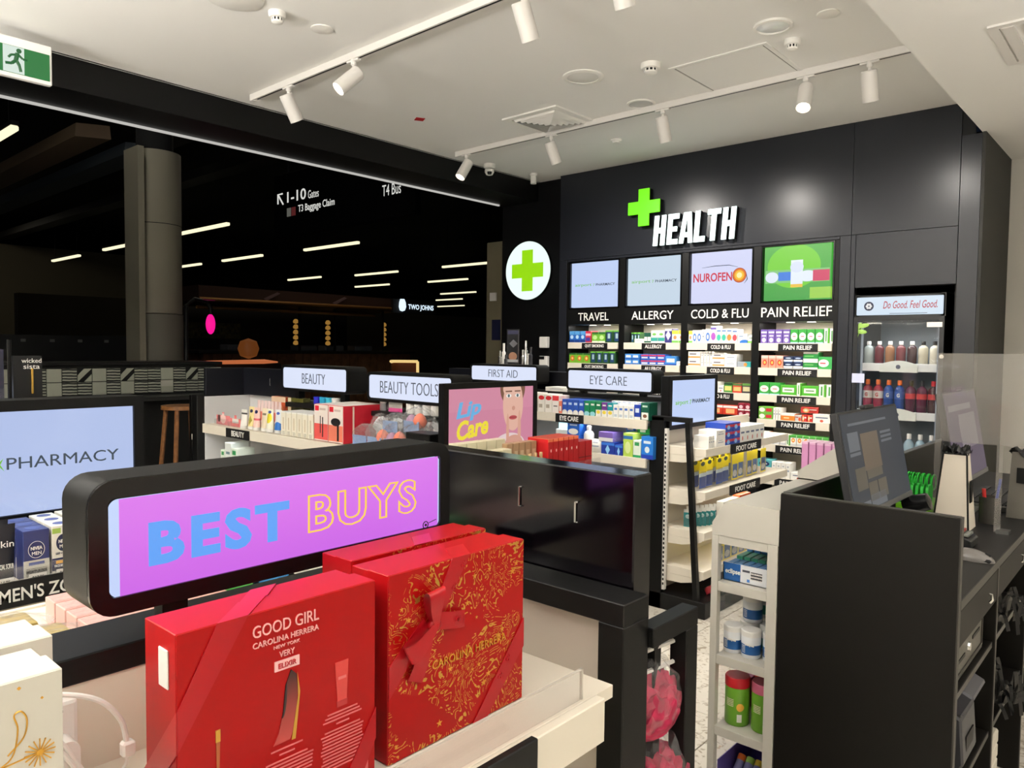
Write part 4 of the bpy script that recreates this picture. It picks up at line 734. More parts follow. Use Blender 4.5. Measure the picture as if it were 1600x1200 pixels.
for i, z in enumerate(FZ):
    sh = MB().box(-L+.035, L-.035, .06, .5, z-.012, z).build('shelf', M('fridge shelf wire', (180, 184, 186), .4, .3), t)
    MB().box(-L+.04, L-.04, .045, .058, z-.055, z+.004, .002).build('price_rail', M('white rail', (228, 230, 230), .4), t)
    pts = [(-.13+.26*k/10, z-.055-.0+.0*k) for k in range(11)]
    MB().prism([(-.13+.26*k/10, z-.004+.03*math.sin(math.pi*k/10)) for k in range(11)]+[(.13, z-.06), (-.13, z-.06)], 'y', .03, .044).build('rail_badge', M('badge cream', (222, 226, 220), .5), t)
    MB().lathe([(.016, 0), (.016, .002), (0, .002)], (.0, .028, z-.02), 'y', n=16).build('badge_mark', GTXT, t)
for s in (-1, 1): MB().box(s*(L-.045)-.006, s*(L-.045)+.006, .03, .05, .2, 1.8).build('led_bar', M('fridge led', (235, 245, 255), .4, emit=.3), t)
area('fridge_light', (-1.573, 6.1, 1.83), .5, .1, 2.2, (.92, .97, 1))
def liquid(nm, rgb): return M('drink '+nm, rgb, .15, spec=.6)
DR = [('clear water', liquid('clear', (170, 180, 178)), CAPW), ('dark red drink', liquid('berry', (96, 26, 40)), CAPW), ('amber drink', liquid('tea', (150, 104, 70)), CAPW), ('maroon drink', liquid('maroon', (110, 34, 44)), CAPW), ('dark cola drink', liquid('dark', (58, 24, 30)), CAPW), ('creamy drink', liquid('cream', (205, 198, 176)), CAPB), ('pale milky drink', liquid('milk', (214, 208, 190)), CAPB)]
for i, k in enumerate((0, 1, 2, 3, 4, 5, 6)): put('bottle', (.066, .17, .066, DR[k][1], DR[k][2]), (-1.573-.225+.075*i, 6.08, FZ[0]), 0, f'{DR[k][0]} bottle, {ORD[i]} from left on top fridge shelf', 'bottles on the top fridge shelf')
D2 = [('red sports', liquid('red sport', (150, 44, 58)), CAPO), ('red sports', liquid('red sport', (150, 44, 58)), CAPO), ('blue sports', liquid('blue sport', (36, 70, 140)), CAPO), ('blue sports', liquid('blue sport', (36, 70, 140)), CAPO), ('dark berry', liquid('berry2', (84, 30, 56)), CAPB), ('dark berry', liquid('berry2', (84, 30, 56)), CAPB), ('dark cola', liquid('dark', (58, 24, 30)), CAPR)]
for i, d in enumerate(D2):
    o = put('bottle', (.07, .235, .07, d[1], d[2]), (-1.573-.225+.075*i, 6.08, FZ[1]), 0, f'{d[0]} drink bottle, {ORD[i]} from left, second fridge shelf', 'bottles on the second fridge shelf')
    if i < 4: MB().lathe([(.0355, .095), (.0355, .15)], (0, .035, 0), n=16).build('label', M('sports label', (220, 214, 208), .5) if i < 2 else M('sports label blue', (60, 90, 160), .5), o, True); text('lettering', o, 'G', WTXT if i > 1 else M('label red', (190, 60, 60), .5), (0, -.002, .122), .02, .03, bold=.03)
    else: MB().lathe([(.0355, .1), (.0355, .14)], (0, .035, 0), n=16).build('label', M('label red', (190, 60, 60), .5), o, True)
for i in range(7): put('bottle', (.068, .24, .068, liquid('water blue', (150, 176, 190)), CAPO if i == 3 else CAPW), (-1.573-.225+.075*i, 6.08, FZ[2]), 0, f'water bottle, {ORD[i]} from left on third fridge shelf', 'water bottles on the third fridge shelf')
for i in range(7): put('bottle', (.068, .2, .068, liquid('water blue', (150, 176, 190)), CAPW), (-1.573-.225+.075*i, 6.08, FZ[3]), 0, f'water bottle, {ORD[i]} from left on lowest fridge shelf', 'water bottles on the lowest fridge shelf')
# ================================================================ DISPLAY ISLANDS
LBW = M('lightbox white face', (222, 230, 252), .35, emit=.98)
def lightbox(label, s, x0, x1, z0, z1, y, base, tw, th, back=False, depth=.13):
    cx = (x0+x1)/2; t = thing('lightbox_sign', label, 'lightbox sign', (cx, y, base), math.pi if back else 0); L = (x1-x0)/2; a = z0-base; b = z1-base; e = .016
    MB().rrect('y', .006, depth, -L-e, L+e, a-e, b+e, .03).build('housing', BLK, t, True); MB().frame('y', -.002, .01, -L-e, L+e, a-e, b+e, .015, .03).build('rim', BLK2, t)
    MB().rrect('y', .002, .008, -L, L, a, b, .016).build('face', LBW, t)
    if s: text('lettering', t, s, GTXT, (0, .001, (a+b)/2), tw, th, bold=-.012)
    for k in (-1, 1): MB().box(k*L*.72-.02, k*L*.72+.02, .04, .075, 0, a-e).build('post', BLK2, t)
    return t
SCB = M('screen cabinet black', (7, 7, 8), .4, spec=.3)
def endscreen(parent, y0, y1, z0, z1, xf, depth, mat, m=.03):
    MB().box(xf-depth, xf-.004, y0-m, y1+m, z0-m, z1+m, .003).build('screen_cabinet', SCB, parent); MB().frame('x', xf-.004, xf+.006, y0-m, y1+m, z0-m, z1+m, m*.95).build('screen_bezel', SCB, parent)
    return MB().box(xf-.004, xf, y0, y1, z0, z1).build('screen', mat, parent)
def slotmark(parent, x, y, z): MB().tube([(x+.008, y, z+.022), (x, y, z+.022), (x, y, z-.022), (x+.008, y, z-.022)], .0025, 6).build('bracket_clip', CHROME, parent)
# ---- island B: beauty
t = thing('display_island', 'black display island carrying beauty and beauty tools products', 'display island', (0, 0, 0))
MB().box(-4.7, -2.42, 2.3, 2.98, 0, .12).build('plinth', BLK, t); MB().box(-4.68, -2.45, 2.6, 2.63, .12, 1.27).build('spine_panel', PANELW, t)
MB().box(-4.76, -4.69, 2.24, 2.98, 0, 1.28, .003).build('end_upright', BLK2, t); MB().box(-4.69, -4.682, 2.29, 2.6, .12, 1.27).build('side_liner', PANELW, t); MB().box(-4.69, -4.05, 2.56, 2.62, 1.275, 1.452, .003).build('header_panel', M('navy black header', (14, 15, 22), .4, spec=.35), t); MB().box(-4.72, -4.69, 2.3, 2.62, 1.275, 1.452, .003).build('header_panel', M('navy black header', (14, 15, 22), .4, spec=.35), t)
slotmark(t, -4.35, 2.556, 1.37); slotmark(t, -4.12, 2.556, 1.37)
MB().box(-4.05, -2.45, 2.48, 2.75, 1.235, 1.262, .003).build('top_ledge', BLK, t)
for nm, z in (('shelf', 1.095), ('shelf', .83), ('shelf', .55)):
    MB().box(-4.68, -2.47, 2.29, 2.6, z-.02, z).box(-4.68, -2.47, 2.27, 2.29, z-.055, z+.003, .001).build(nm, CREAM, t)
st = MB().box(-4.36, -4.09, 2.262, 2.269, 1.04, 1.096).build('label_strip', M('black label strip', (20, 19, 20), .5), t); text('lettering', st, 'BEAUTY', WTXT, (-4.215, 2.261, 1.068), .15, .034, bold=.02)
MB().box(-2.47, -2.40, 2.24, 2.98, 0, 1.1, .003).build('end_upright', BLK2, t); MB().box(-2.6, -2.44, 2.2, 2.3, 1.12, 1.22, .003).build('bracket_block', BLK2, t); slotmark(t, -2.47, 2.198, 1.17)
LADY = PM('skin care advert', (206, 132, 158), [
 ('r', .5, .96, .5, .3, (210, 138, 162)), ('e', .70, .05, .2, .22, (226, 205, 205)), ('e', .74, .98, .155, .3, (122, 84, 64)), ('e', .745, .72, .125, .42, (226, 178, 160)), ('e', .73, .97, .11, .14, (226, 182, 164)),
 ('e', .69, .86, .032, .03, (240, 236, 232)), ('e', .69, .86, .013, .026, (70, 92, 96)), ('e', .80, .86, .03, .03, (238, 232, 228)), ('e', .80, .86, .013, .026, (70, 92, 96)), ('r', .69, .93, .04, .01, (110, 72, 54)), ('r', .80, .93, .036, .01, (110, 72, 54)),
 ('e', .75, .66, .02, .035, (204, 146, 128)), ('e', .745, .51, .05, .034, (186, 78, 84)), ('r', .745, .51, .045, .004, (130, 40, 50)), ('e', .68, .28, .018, .3, (214, 160, 140)), ('e', .825, .3, .02, .32, (216, 162, 142)), ('e', .76, .1, .11, .13, (210, 156, 138))], emit=.95, ax=1)
sc_ = endscreen(t, 2.225, 2.79, 1.125, 1.42, -2.35, .035, LADY, .026)
text('screen_text', sc_, 'Lip', M('advert blue', (106, 178, 226), .3, emit=.95), (-2.3485, 2.35, 1.322), .16, .09, '+x', shear=.3, bold=.03, tilt=.12); text('screen_text', sc_, 'Care', M('advert yellow', (240, 222, 60), .3, emit=.95), (-2.348, 2.375, 1.245), .2, .085, '+x', shear=.3, bold=.03, tilt=.12)
MB().box(-2.36, -2.07, 2.1, 2.95, 1.0, 1.02).box(-2.075, -2.06, 2.1, 2.95, .96, 1.03, .001).build('shelf', CREAM, t); MB().box(-2.062, -2.058, 2.1, 2.95, 1.025, 1.085).build('shelf_riser', ACRYL, t)
MB().box(-2.40, -2.37, 2.1, 2.95, .1, 1.1).build('end_panel', PANELW, t)
lightbox('white lightbox sign reading BEAUTY above the beauty shelf', 'BEAUTY', -4.087, -3.446, 1.349, 1.471, 2.39+.1, 1.262, .235, .06)
lightbox('white lightbox sign reading BEAUTY TOOLS', 'BEAUTY TOOLS', -3.256, -2.62, 1.33, 1.452, 2.44+.06, 1.262, .45, .062)
BE = 'on beauty shelf'
c = lambda nm, base, *sh: PM('print '+nm, base, list(sh))
PNK = c('pink pack', (222, 130, 134), ('e', .2, .5, .1, .3, (90, 50, 50)), ('e', .5, .5, .2, .4, (240, 205, 200))); NIV = [c('lotion white', W_, ('r', .5, .75, .5, .05, (60, 60, 60))), c('lotion yellow', (232, 214, 150), ('e', .5, .78, .25, .09, (40, 44, 70)), ('d', .5, .3, .3, .25, (160, 150, 60))), c('lotion pink', (234, 196, 186), ('e', .5, .78, .25, .09, (40, 44, 90)), ('r', .5, .4, .5, .05, (206, 90, 100))), c('lotion cream', (226, 212, 186), ('r', .5, .7, .3, .05, (120, 110, 90))), c('lotion lemon', (236, 236, 220), ('e', .5, .55, .4, .25, (230, 214, 60)), ('e', .5, .85, .25, .07, (60, 80, 150))), c('lotion blue', (232, 236, 240), ('e', .6, .1, .5, .3, (40, 104, 180)), ('e', .5, .82, .25, .07, (60, 80, 150)))]
run([('pack', 1, (.17, .06, .05, PNK), 'pink sponge pack lying flat'), ('pack', 1, (.13, .05, .05, c('coral pack', (224, 120, 120), ('r', .5, .5, .3, .2, W_))), 'coral cosmetic pack')], -4.60, 2.30, 1.098, '-y', BE)
run([('tube', 7, (.036, .16, .03, c('pink wand', (232, 206, 204), ('r', .5, .3, .5, .2, (224, 120, 104))), M('coral cap', (222, 110, 90), .5)), 'slim pink cosmetic tube')], -4.36, 2.46, 1.098, '-y', 'standing at back of beauty shelf')
for i, (m, n_) in enumerate(zip(NIV, ('white', 'yellow', 'pink', 'cream', 'lemon', 'white and blue'))): put('tube', (.068, .135 if i else .115, .045, m, CAPW), (-4.245+.074*i, 2.30+.01*(i % 2), 1.098), 0, f'{n_} lotion tube in the row on the beauty shelf', 'lotion tubes on the beauty shelf')
run([('carton', 6, (.05, .135, .14, c('slim ivory', (230, 224, 206), ('r', .5, .5, .1, .25, (196, 180, 150)), ('r', .5, .97, .5, .03, W_), ('l', .5, .1, .3, .08, (120, 120, 110), 40))), 'slim ivory carton')], -3.80, 2.30, 1.098, '-y', BE)
RB1 = c('hair straightener box', (232, 222, 214), ('r', .5, .25, .5, .22, (206, 84, 80)), ('r', .2, .9, .14, .07, (190, 30, 44)), ('r', .62, .88, .22, .03, (200, 180, 170)), ('r', .45, .45, .03, .24, (30, 28, 30)), ('r', .62, .38, .04, .28, (30, 28, 30))); RB2 = c('hair dryer box', (232, 222, 214), ('r', .5, .25, .5, .22, (216, 120, 96)), ('r', .2, .9, .14, .07, (190, 30, 44)), ('r', .62, .88, .22, .03, (200, 180, 170)), ('e', .5, .56, .34, .11, (26, 25, 27)), ('r', .66, .3, .07, .25, (28, 27, 29)))
REDP = M('red carton side', (190, 26, 44), .4)
for i, (m, n_) in enumerate(((RB1, 'straightener'), (RB2, 'dryer'))):
    t = thing('appliance_box', f'red and white hair {n_} box on the beauty shelf', 'appliance box', (-3.407+.132*i, 2.30, 1.098)); MB().box(-.064, .064, .003, .27, 0, .195, .001).build('box', REDP, t); MB().box(-.062, .062, 0, .003, .002, .193).build('front_print', m, t); MB().box(-.06, .06, .01, .26, .195, .1955).build('top_print', M('box lid white', (228, 222, 216), .5), t)
    if i: MB().box(.064, .066, .06, .07, .002, .19).build('tape', M('beige tape', (220, 196, 180), .5), t)
t = thing('picture_box', 'small orange picture box at back of beauty shelf', 'box', (-4.19, 2.52, 1.1)); MB().box(-.08, .08, 0, .05, .02, .185).build('box', c('orange food print', (205, 90, 50), ('e', .5, .45, .36, .3, (226, 150, 90)), ('r', .5, .9, .5, .1, (230, 200, 170))), t); MB().box(-.07, .07, .0, .05, 0, .02).build('foot', BLK2, t)
t = thing('picture_box', 'small dark green picture box at back of beauty shelf', 'box', (-4.0, 2.52, 1.1)); MB().box(-.085, .085, 0, .05, .02, .185).build('box', c('green food print', (84, 82, 36), ('e', .5, .4, .38, .3, (52, 66, 22)), ('r', .12, .5, .1, .5, (226, 214, 180)), ('e', .8, .3, .1, .2, (190, 80, 50))), t); MB().box(-.07, .07, .0, .05, 0, .02).build('foot', BLK2, t)
for i, (m, n_) in enumerate(((M('deep blue pot', (40, 40, 170), .3), 'deep blue'), (M('cyan pot', (40, 150, 190), .3), 'cyan'), (M('aqua pot', (60, 170, 200), .3), 'aqua'), (CAPW, 'white'))): put('tub', (.05, .045, .05, m, m), (-3.77+.06*i, 2.5, 1.262), 0, f'small {n_} pot on the ledge under the beauty sign', 'small pots under the beauty sign')
# lower beauty shelf
run([('carton', 1, CT(.05, .11, 'ltgrn'), 'pale green carton'), ('carton', 1, CT(.075, .16, 'faw'), 'white and teal carton'), ('carton', 1, CT(.07, .13, 'ltgrn'), 'mint green carton'), ('skip', .02), ('carton', 6, CT(.1, .085, 'whitebl'), 'white care carton'), ('carton', 1, CT(.14, .11, 'eyered'), 'red and white care carton')], -4.52, 2.31, .833, '-y', 'on second beauty shelf')
# beauty tools: clear bags with sponges
def cellobag(name, label, loc, sx, sy, sz, seed, inner, group, film=CELLO, rot=0):
    t = thing(name, label, 'bag', loc, rot, group); rnd = random.Random(seed)
    tb = bmesh.new(); bmesh.ops.create_icosphere(tb, subdivisions=4, radius=1)
    ph = [(rnd.uniform(4, 11), rnd.uniform(4, 11), rnd.uniform(4, 11), rnd.uniform(0, 6)) for _ in range(5)]
    for v in tb.verts:
        p = v.co.copy(); k = 1+sum(.055*abs(math.sin(a*p.x+b*p.y+cc*p.z+d)) for a, b, cc, d in ph)-.12; v.co = Vector((p.x*sx*k, p.y*sy*k, max(0, (p.z*.92+.92)*sz*k*.54)))
    b = MB(); b.add(tb); b.build('film', film, t)
    for nm, mb, m in inner: mb.build(nm, m, t, True)
    return t
CORAL = M('coral sponge', (232, 122, 92), .7, bump=.2, bscale=300); BCARD = M('blue grey card', (122, 146, 186), .6); LIL = M('lilac sponge', (170, 130, 160), .7)
egg = lambda x, y, z, s: MB().lathe([(0, 0), (.6*s, .12*s), (s*.9, .6*s), (s, 1.0*s), (.8*s, 1.6*s), (.4*s, 2.05*s), (0, 2.2*s)], (x, y, z), n=18)
for i, (x, z, s) in enumerate(((-3.10, 1.098, .8), (-2.98, 1.098, 1), (-2.85, 1.098, 1), (-2.72, 1.098, 1), (-2.60, 1.098, .9), (-2.92, 1.18, .7), (-2.76, 1.19, .9))):
    pl = 'leftmost front', 'second front', 'third front', 'fourth front', 'rightmost front', 'upper left', 'upper right holding a large sponge'
    inner = [('card', MB().box(-.055, .055, -.05, -.047, .0, .055), BCARD)]
    if i in (1, 2, 6): inner.append(('sponge', egg(.03, -.02, .02, .034), CORAL))
    if i in (2, 6): inner.append(('sponge', egg(-.03, -.02, .02, .03), LIL))
    cellobag('sponge_bag', f'clear bag of make-up tools on beauty tools shelf, {pl[i]}', (x, 2.37+.05*(i > 4), z), .085*s, .075, .13*s, i, inner, 'clear bags on the beauty tools shelf')
CRK = M('crinkled silver film', (214, 214, 216), .18, .2, bump=.9, bscale=60)
for i in range(4): cellobag('ribbon_bag', f'crinkled clear ribbon bag behind the sponge bags, {ORD[i]} from left', (-3.10+.13*i, 2.47, 1.098), .075, .06, .15, 40+i, [('film_filling', MB().grid(lambda u, v: (-.06+.12*u, .02*math.sin(9*u+7*v), .01+.12*v+.015*math.sin(14*u)), 14, 6), CRK)], 'crinkled bags on the beauty tools shelf')
for i in range(7): put('tub', (.055, .06, .055, CAPW, M('white dome lid', (236, 234, 230), .35)), (-2.94+.062*i, 2.5, 1.262), 0, f'white domed jar, {ORD[i]} from left under beauty tools sign', 'white jars under the beauty tools sign')
put('tub', (.05, .05, .05, M('silver pot', (170, 172, 175), .3, .6), CAPW), (-3.18, 2.52, 1.262), 0, 'small silver pot left of the white jars', 'silver pot'); put('pack', (.11, .06, .04, c('pink bead pack', (190, 190, 180), ('r', .5, .1, .5, .15, (226, 70, 150)))), (-3.06, 2.5, 1.262), 0, 'pink based bead pack beside the white jars', 'bead pack')
# products in front of the advert screen
FRO = -2.085; AD = 'in front of advert screen'
run([('carton', 5, (.055, .19, .05, c('cream carton', (226, 218, 188), ('r', .5, .6, .3, .04, (150, 140, 110)))), 'cream carton', 1, {'back': .09})], 2.11, FRO, 1.02, '+x', AD)
run([('carton', 4, (.055, .16, .05, c('cream carton front', (222, 214, 182), ('r', .5, .7, .34, .05, (110, 100, 80)), ('r', .5, .4, .3, .03, (150, 140, 110)))), 'short cream carton')], 2.11, FRO, 1.02, '+x', AD)
BOT = [M('serum green', (110, 150, 70), .4), M('serum blue', (80, 120, 170), .4), M('serum tan', (190, 150, 104), .4)]
for i in range(6): put('bottle', (.034, .125, .034, BOT[min(i//2, 2)], M('tan cap', (196, 160, 116), .4)), (FRO, 2.37+.037*i, 1.02), math.pi/2, f'small serum bottle, {ORD[i]} from left in front row before advert screen', 'serum bottles before the advert screen')
run([('carton', 5, (.036, .17, .04, c('tan carton', (176, 142, 108), ('r', .5, .5, .3, .3, (206, 182, 150)))), 'slim tan serum carton', 1, {'back': .06})], 2.38, FRO, 1.02, '+x', AD)
run([('carton', 6, (.034, .18, .12, c('red serum', (186, 24, 30), ('r', .5, .96, .5, .04, (236, 120, 80)), ('e', .6, .7, .12, .04, (250, 220, 210)))), 'slim red serum carton'), ('carton', 2, (.05, .15, .1, c('red short', (176, 22, 30), ('r', .5, .5, .5, .02, (120, 10, 20)))), 'short red carton')], 2.585, FRO, 1.02, '+x', AD)
# ---- island C: first aid / eye care / foot care
t = thing('display_island', 'black display island carrying eye care and foot care products', 'display island', (0, 0, 0))
MB().box(-4.5, -2.46, 4.03, 5.3, 0, .12).build('plinth', BLK, t); MB().box(-4.48, -2.46, 4.34, 4.36, .12, 1.27).build('spine_panel', M('cool grey back panel', (176, 184, 198), .5), t); MB().box(-4.5, -2.46, 4.2, 4.38, 1.272, 1.297, .003).build('top_ledge', BLK2, t)
MB().box(-4.62, -3.3, 4.38, 4.48, 1.28, 1.43, .003).build('header_panel', M('navy black header', (14, 15, 22), .4, spec=.35), t); slotmark(t, -4.3, 4.377, 1.36)
for z in (1.163, .924, .66, .4): MB().box(-4.48, -2.47, 4.02, 4.34, z-.02, z).box(-4.48, -2.455, 4.0, 4.02, z-.055, z+.003, .001).build('shelf', CREAM, t)
for z, xx in ((1.163, -3.045), (.924, -3.06)):
    st = MB().box(xx-.115, xx+.115, 3.991, 3.998, z-.056, z+.002).build('label_strip', M('black label strip', (20, 19, 20), .5), t); text('lettering', st, 'EYE CARE', WTXT, (xx, 3.99, z-.026), .155, .033, bold=.02)
MB().box(-2.46, -2.36, 4.05, 4.09, .0, 1.19, .002).build('front_post', BLK2, t); MB().box(-2.36, -2.342, 4.06, 4.085, .12, 1.12).build('slotted_strip', WMET, t)
for k in range(34): MB().box(-2.356, -2.346, 4.0585, 4.0605, .15+.028*k, .165+.028*k).build('strip_slot', BLK2, t)
MB().tube([(-2.205, 4.07, 1.17), (-2.12, 4.07, .0)], .022, 4).build('slanted_leg', BLK2, t); MB().box(-2.46, -2.185, 4.05, 4.09, 1.165, 1.195, .002).build('top_bar', BLK2, t)
MB().box(-2.46, -2.06, 4.05, 5.4, 0, .1, .004).build('base_tray', BLK, t)
fp = MB().box(-2.42, -2.40, 4.1, 5.35, .1, 1.13).build('foot_back_panel', CREAM, t)
for z in (1.012, .752, .507, .27):
    MB().box(-2.40, -2.10, 4.1, 5.35, z-.05, z, .002).build('foot_shelf', CREAM, t)
    pts = [(-2.40, z-.05)]+[(-2.40+.29*k/8, z-.05-.055*(1-(k/8)**3)) for k in range(9)][::-1]
    MB().prism([(-2.40, z-.05), (-2.11, z-.05), (-2.12, z-.06), (-2.16, z-.075), (-2.25, z-.095), (-2.40, z-.10)], 'y', 4.1, 4.115).build('shelf_bracket', CREAM, t)
for z in (1.012, .752):
    st = MB().box(-2.099, -2.09, 4.42, 4.86, z-.06, z+.002).build('label_strip', M('black label strip', (20, 19, 20), .5), t); text('lettering', st, 'FOOT CARE', WTXT, (-2.088, 4.63, z-.03), .3, .034, '+x', bold=.02)
sc_ = endscreen(t, 4.12, 4.69, 1.135, 1.412, -2.35, .06, SCRW, .028)
text('screen_text', sc_, 'airport', SGR, (-2.348, 4.245, 1.268), .16, .035, '+x'); text('screen_text', sc_, '7', SGR, (-2.348, 4.355, 1.27), .02, .03, '+x'); text('screen_text', sc_, 'PHARMACY', STX, (-2.348, 4.50, 1.275), .24, .026, '+x', bold=.012)
lightbox('white lightbox sign reading EYE CARE', 'EYE CARE', -3.2, -2.533, 1.331, 1.454, 4.18, 1.297, .297, .06)
lightbox('white lightbox sign reading FIRST AID', 'FIRST AID', -4.15, -3.492, 1.357, 1.464, 4.18, 1.297, .297, .057)
E1 = 'on top eye care shelf'; E2 = 'on second eye care shelf'
run([('carton', 4, CT(.05, .13, 'eyew'), 'white and red first aid carton')], -3.56, 4.015, 1.163, '-y', E1)
run([('carton', 2, CT(.06, .125, 'eyew'), 'white carton with red oval'), ('carton', 1, CT(.055, .12, 'eyered'), 'white carton with red top'), ('carton', 1, CT(.025, .085, 'eyecoral'), 'small coral carton'), ('carton', 4, CT(.043, .1, 'eyeblue'), 'blue eye drop carton'), ('carton', 2, CT(.043, .098, 'eyegrn'), 'green eye drop carton'), ('carton', 1, CT(.043, .095, 'eyemix'), 'green eye carton with yellow'), ('carton', 1, CT(.043, .095, 'eyemixp'), 'purple eye carton with yellow'), ('carton', 1, CT(.043, .095, 'eyemixt'), 'teal eye carton with yellow'), ('carton', 4, CT(.036, .085, 'eyeslim'), 'slim white eye carton'), ('carton', 1, CT(.045, .095, 'eyenavy'), 'navy eye carton'), ('carton', 1, CT(.06, .11, 'eyedk', .1), 'dark green carton with eye')], -3.335, 4.015, 1.163, '-y', E1, .003)
run([('carton', 6, CT(.036, .02, 'eyeslim', .06), 'flat white eye carton lying on top', 1, {'back': .06, 'up': .0856})], -2.76, 4.01, 1.163, '-y', E1)
run([('carton', 5, CT(.043, .1, 'eyeblue', .06), 'blue eye drop carton, back row', 1, {'back': .13})], -3.13, 4.015, 1.163, '-y', E1)
run([('carton', 1, CT(.11, .05, 'tissue'), 'pale teal tissue pack', 1, {'up': .13, 'back': .05}), ], -3.19, 4.015, .924, '-y', E2)
run([('carton', 1, CT(.11, .13, 'faw'), 'white dressing carton', 1, {'back': .02}), ('carton', 1, CT(.1, .09, 'fabl'), 'blue and white dressing carton', 2), ('skip', .07), ('pouch', 1, (.1, .09, .06, C_('white')), 'white cotton bag'), ('carton', 1, CT(.1, .08, 'bluev'), 'navy carton with light V'), ('carton', 1, CT(.06, .07, 'bluev'), 'small navy carton'), ('carton', 1, CT(.07, .15, 'lime'), 'lime green carton'), ('carton', 1, CT(.055, .11, 'ltgrn'), 'pale green carton'), ('carton', 1, CT(.085, .14, 'bluehand'), 'blue carton with hand')], -3.19, 4.015, .924, '-y', E2)
put('bottle', (.07, .17, .07, WPLAS, CAPW), (-2.925, 4.02, .924), 0, 'white lotion bottle on second eye care shelf', 'lotion bottle')
put('carton', CT(.11, .06, 'mauve'), (-2.775, 4.03, 1.005), 0, 'mauve carton stacked on navy carton, second eye care shelf', 'mauve carton'); put('pouch', (.08, .2, .03, C_('bluecard')), (-2.67, 4.15, .9245), 0, 'round-topped blue pack at back of second eye care shelf', 'blue pack', 'pack')
put('carton', CT(.1, .04, 'green'), (-2.53, 4.10, 1.066), 0, 'green carton lying above the blue hand carton', 'green carton'); put('pouch', (.1, .1, .04, C_('blue')), (-2.80, 4.16, .9245), 0, 'blue gathered bag on second eye care shelf', 'blue bag', 'bag')
run([('carton', 8, CT(.1, .1, 'whitebl'), 'white carton')], -3.3, 4.02, .663, '-y', 'on third eye care shelf')
# things on top of island C
put('carton', (.2, .03, .14, C_('white')), (-3.33, 4.21, 1.2975), 0, 'flat white tray on top of the eye care shelves', 'white tray', 'tray')
t = thing('tester_stand', 'clear acrylic make-up tester stand above the first aid sign', 'display stand', (-3.93, 4.41, 1.311)); MB().box(-.06, .06, 0, .012, .15, .44).build('card_holder', ACRYL, t); MB().box(-.055, .055, .004, .008, .16, .43).build('card', c('tester card', (24, 24, 30), ('e', .5, .25, .4, .12, (205, 150, 120)), ('r', .5, .12, .5, .04, (210, 212, 218)), ('r', .5, .95, .5, .06, (70, 70, 110)), ('d', .55, .62, .4, .12, (150, 150, 155))), t)
MB().box(-.18, .19, -.03, .07, .12, .15, .004).build('base', M('tester base black', (24, 24, 30), .3), t)
for i, (x, h_) in enumerate(((-.15, .12), (-.11, .18), (-.085, .09), (.09, .13), (.12, .2), (.15, .1), (.17, .15))): MB().lathe([(.015, .15), (.016, .15+h_*.6), (.009, .15+h_*.65), (.009, .15+h_), (0, .15+h_)], (x, .02, 0), n=12).build('tester_bottle', (CHROME, WPLAS, M('smoky glass', (60, 60, 64), .1), CHROME)[i % 4], t, True)
# foot care products, facing the aisle
F1 = 'on top foot care shelf'
run([('carton', 3, (.022, .075, .1, C_('white')), 'thin white foot carton'), ('skip', .02), ('carton', 1, CT(.12, .05, 'white'), 'white foot carton', 2), ('carton', 2, (.1, .045, .14, c('foot blue', (36, 70, 170), ('r', .5, .6, .5, .18, (205, 60, 70)), ('e', .4, .4, .2, .3, (140, 190, 235)))), 'blue foot cream carton', 3), ('carton', 5, (.07, .1, .12, C_('whitebl')), 'white boxed foot product')], 4.14, -2.105, 1.012, '+x', F1)
YB = c('yellow blue pack', (236, 214, 30), ('r', .5, .18, .5, .22, (24, 62, 150)), ('r', .5, .44, .5, .06, (220, 236, 246)), ('e', .5, .8, .3, .07, (60, 70, 60))); YB2 = c('yellow insole pack', (236, 214, 40), ('r', .5, .3, .4, .25, (70, 110, 180)), ('e', .5, .22, .34, .12, W_), ('r', .5, .95, .5, .06, (180, 178, 170)))
HK = M('hook wire', (206, 200, 186), .3, .6)
t = thing('hook_rail', 'row of thin wire hooks holding the yellow foot care packs', 'hooks', (-2.40, 4.1, .9)); 
for k in range(9): MB().tube([(0, .06+.11*k, .06), (.24, .06+.11*k, .05), (.26, .06+.11*k, .065)], .003, 6).build('hook', HK, t)
MB().tube([(.005, 0, .06), (.005, 1.1, .06)], .004, 6).build('rail', HK, t)
for i in range(9):
    put('pack', (.085, .165, .02, YB if i < 4 else YB2), (-2.14-.012*(i % 2), 4.16+.11*i, .765), math.pi/2, f'yellow and blue hanging foot pack, {ORD[i]} from the near end', 'yellow foot packs on hooks', 'foot pack')
    if i < 5: put('pack', (.085, .165, .02, YB if i < 4 else YB2), (-2.19-.012*(i % 2), 4.16+.11*i, .765), math.pi/2, f'yellow and blue hanging foot pack behind the front one, {ORD[i]} from near end', 'yellow foot packs on hooks, second row', 'foot pack')
TEAL = c('teal pack', (34, 134, 136), ('r', .5, .85, .5, .16, W_), ('e', .5, .5, .3, .1, (210, 235, 235)))
for i in range(7): put('pack', (.055, .11, .02, TEAL), (-2.25+.014*i, 4.17+.032*i, .507), .25, f'small teal foot care pack, {ORD[i]} in row on third foot care shelf', 'teal packs on the third foot care shelf', 'foot pack')
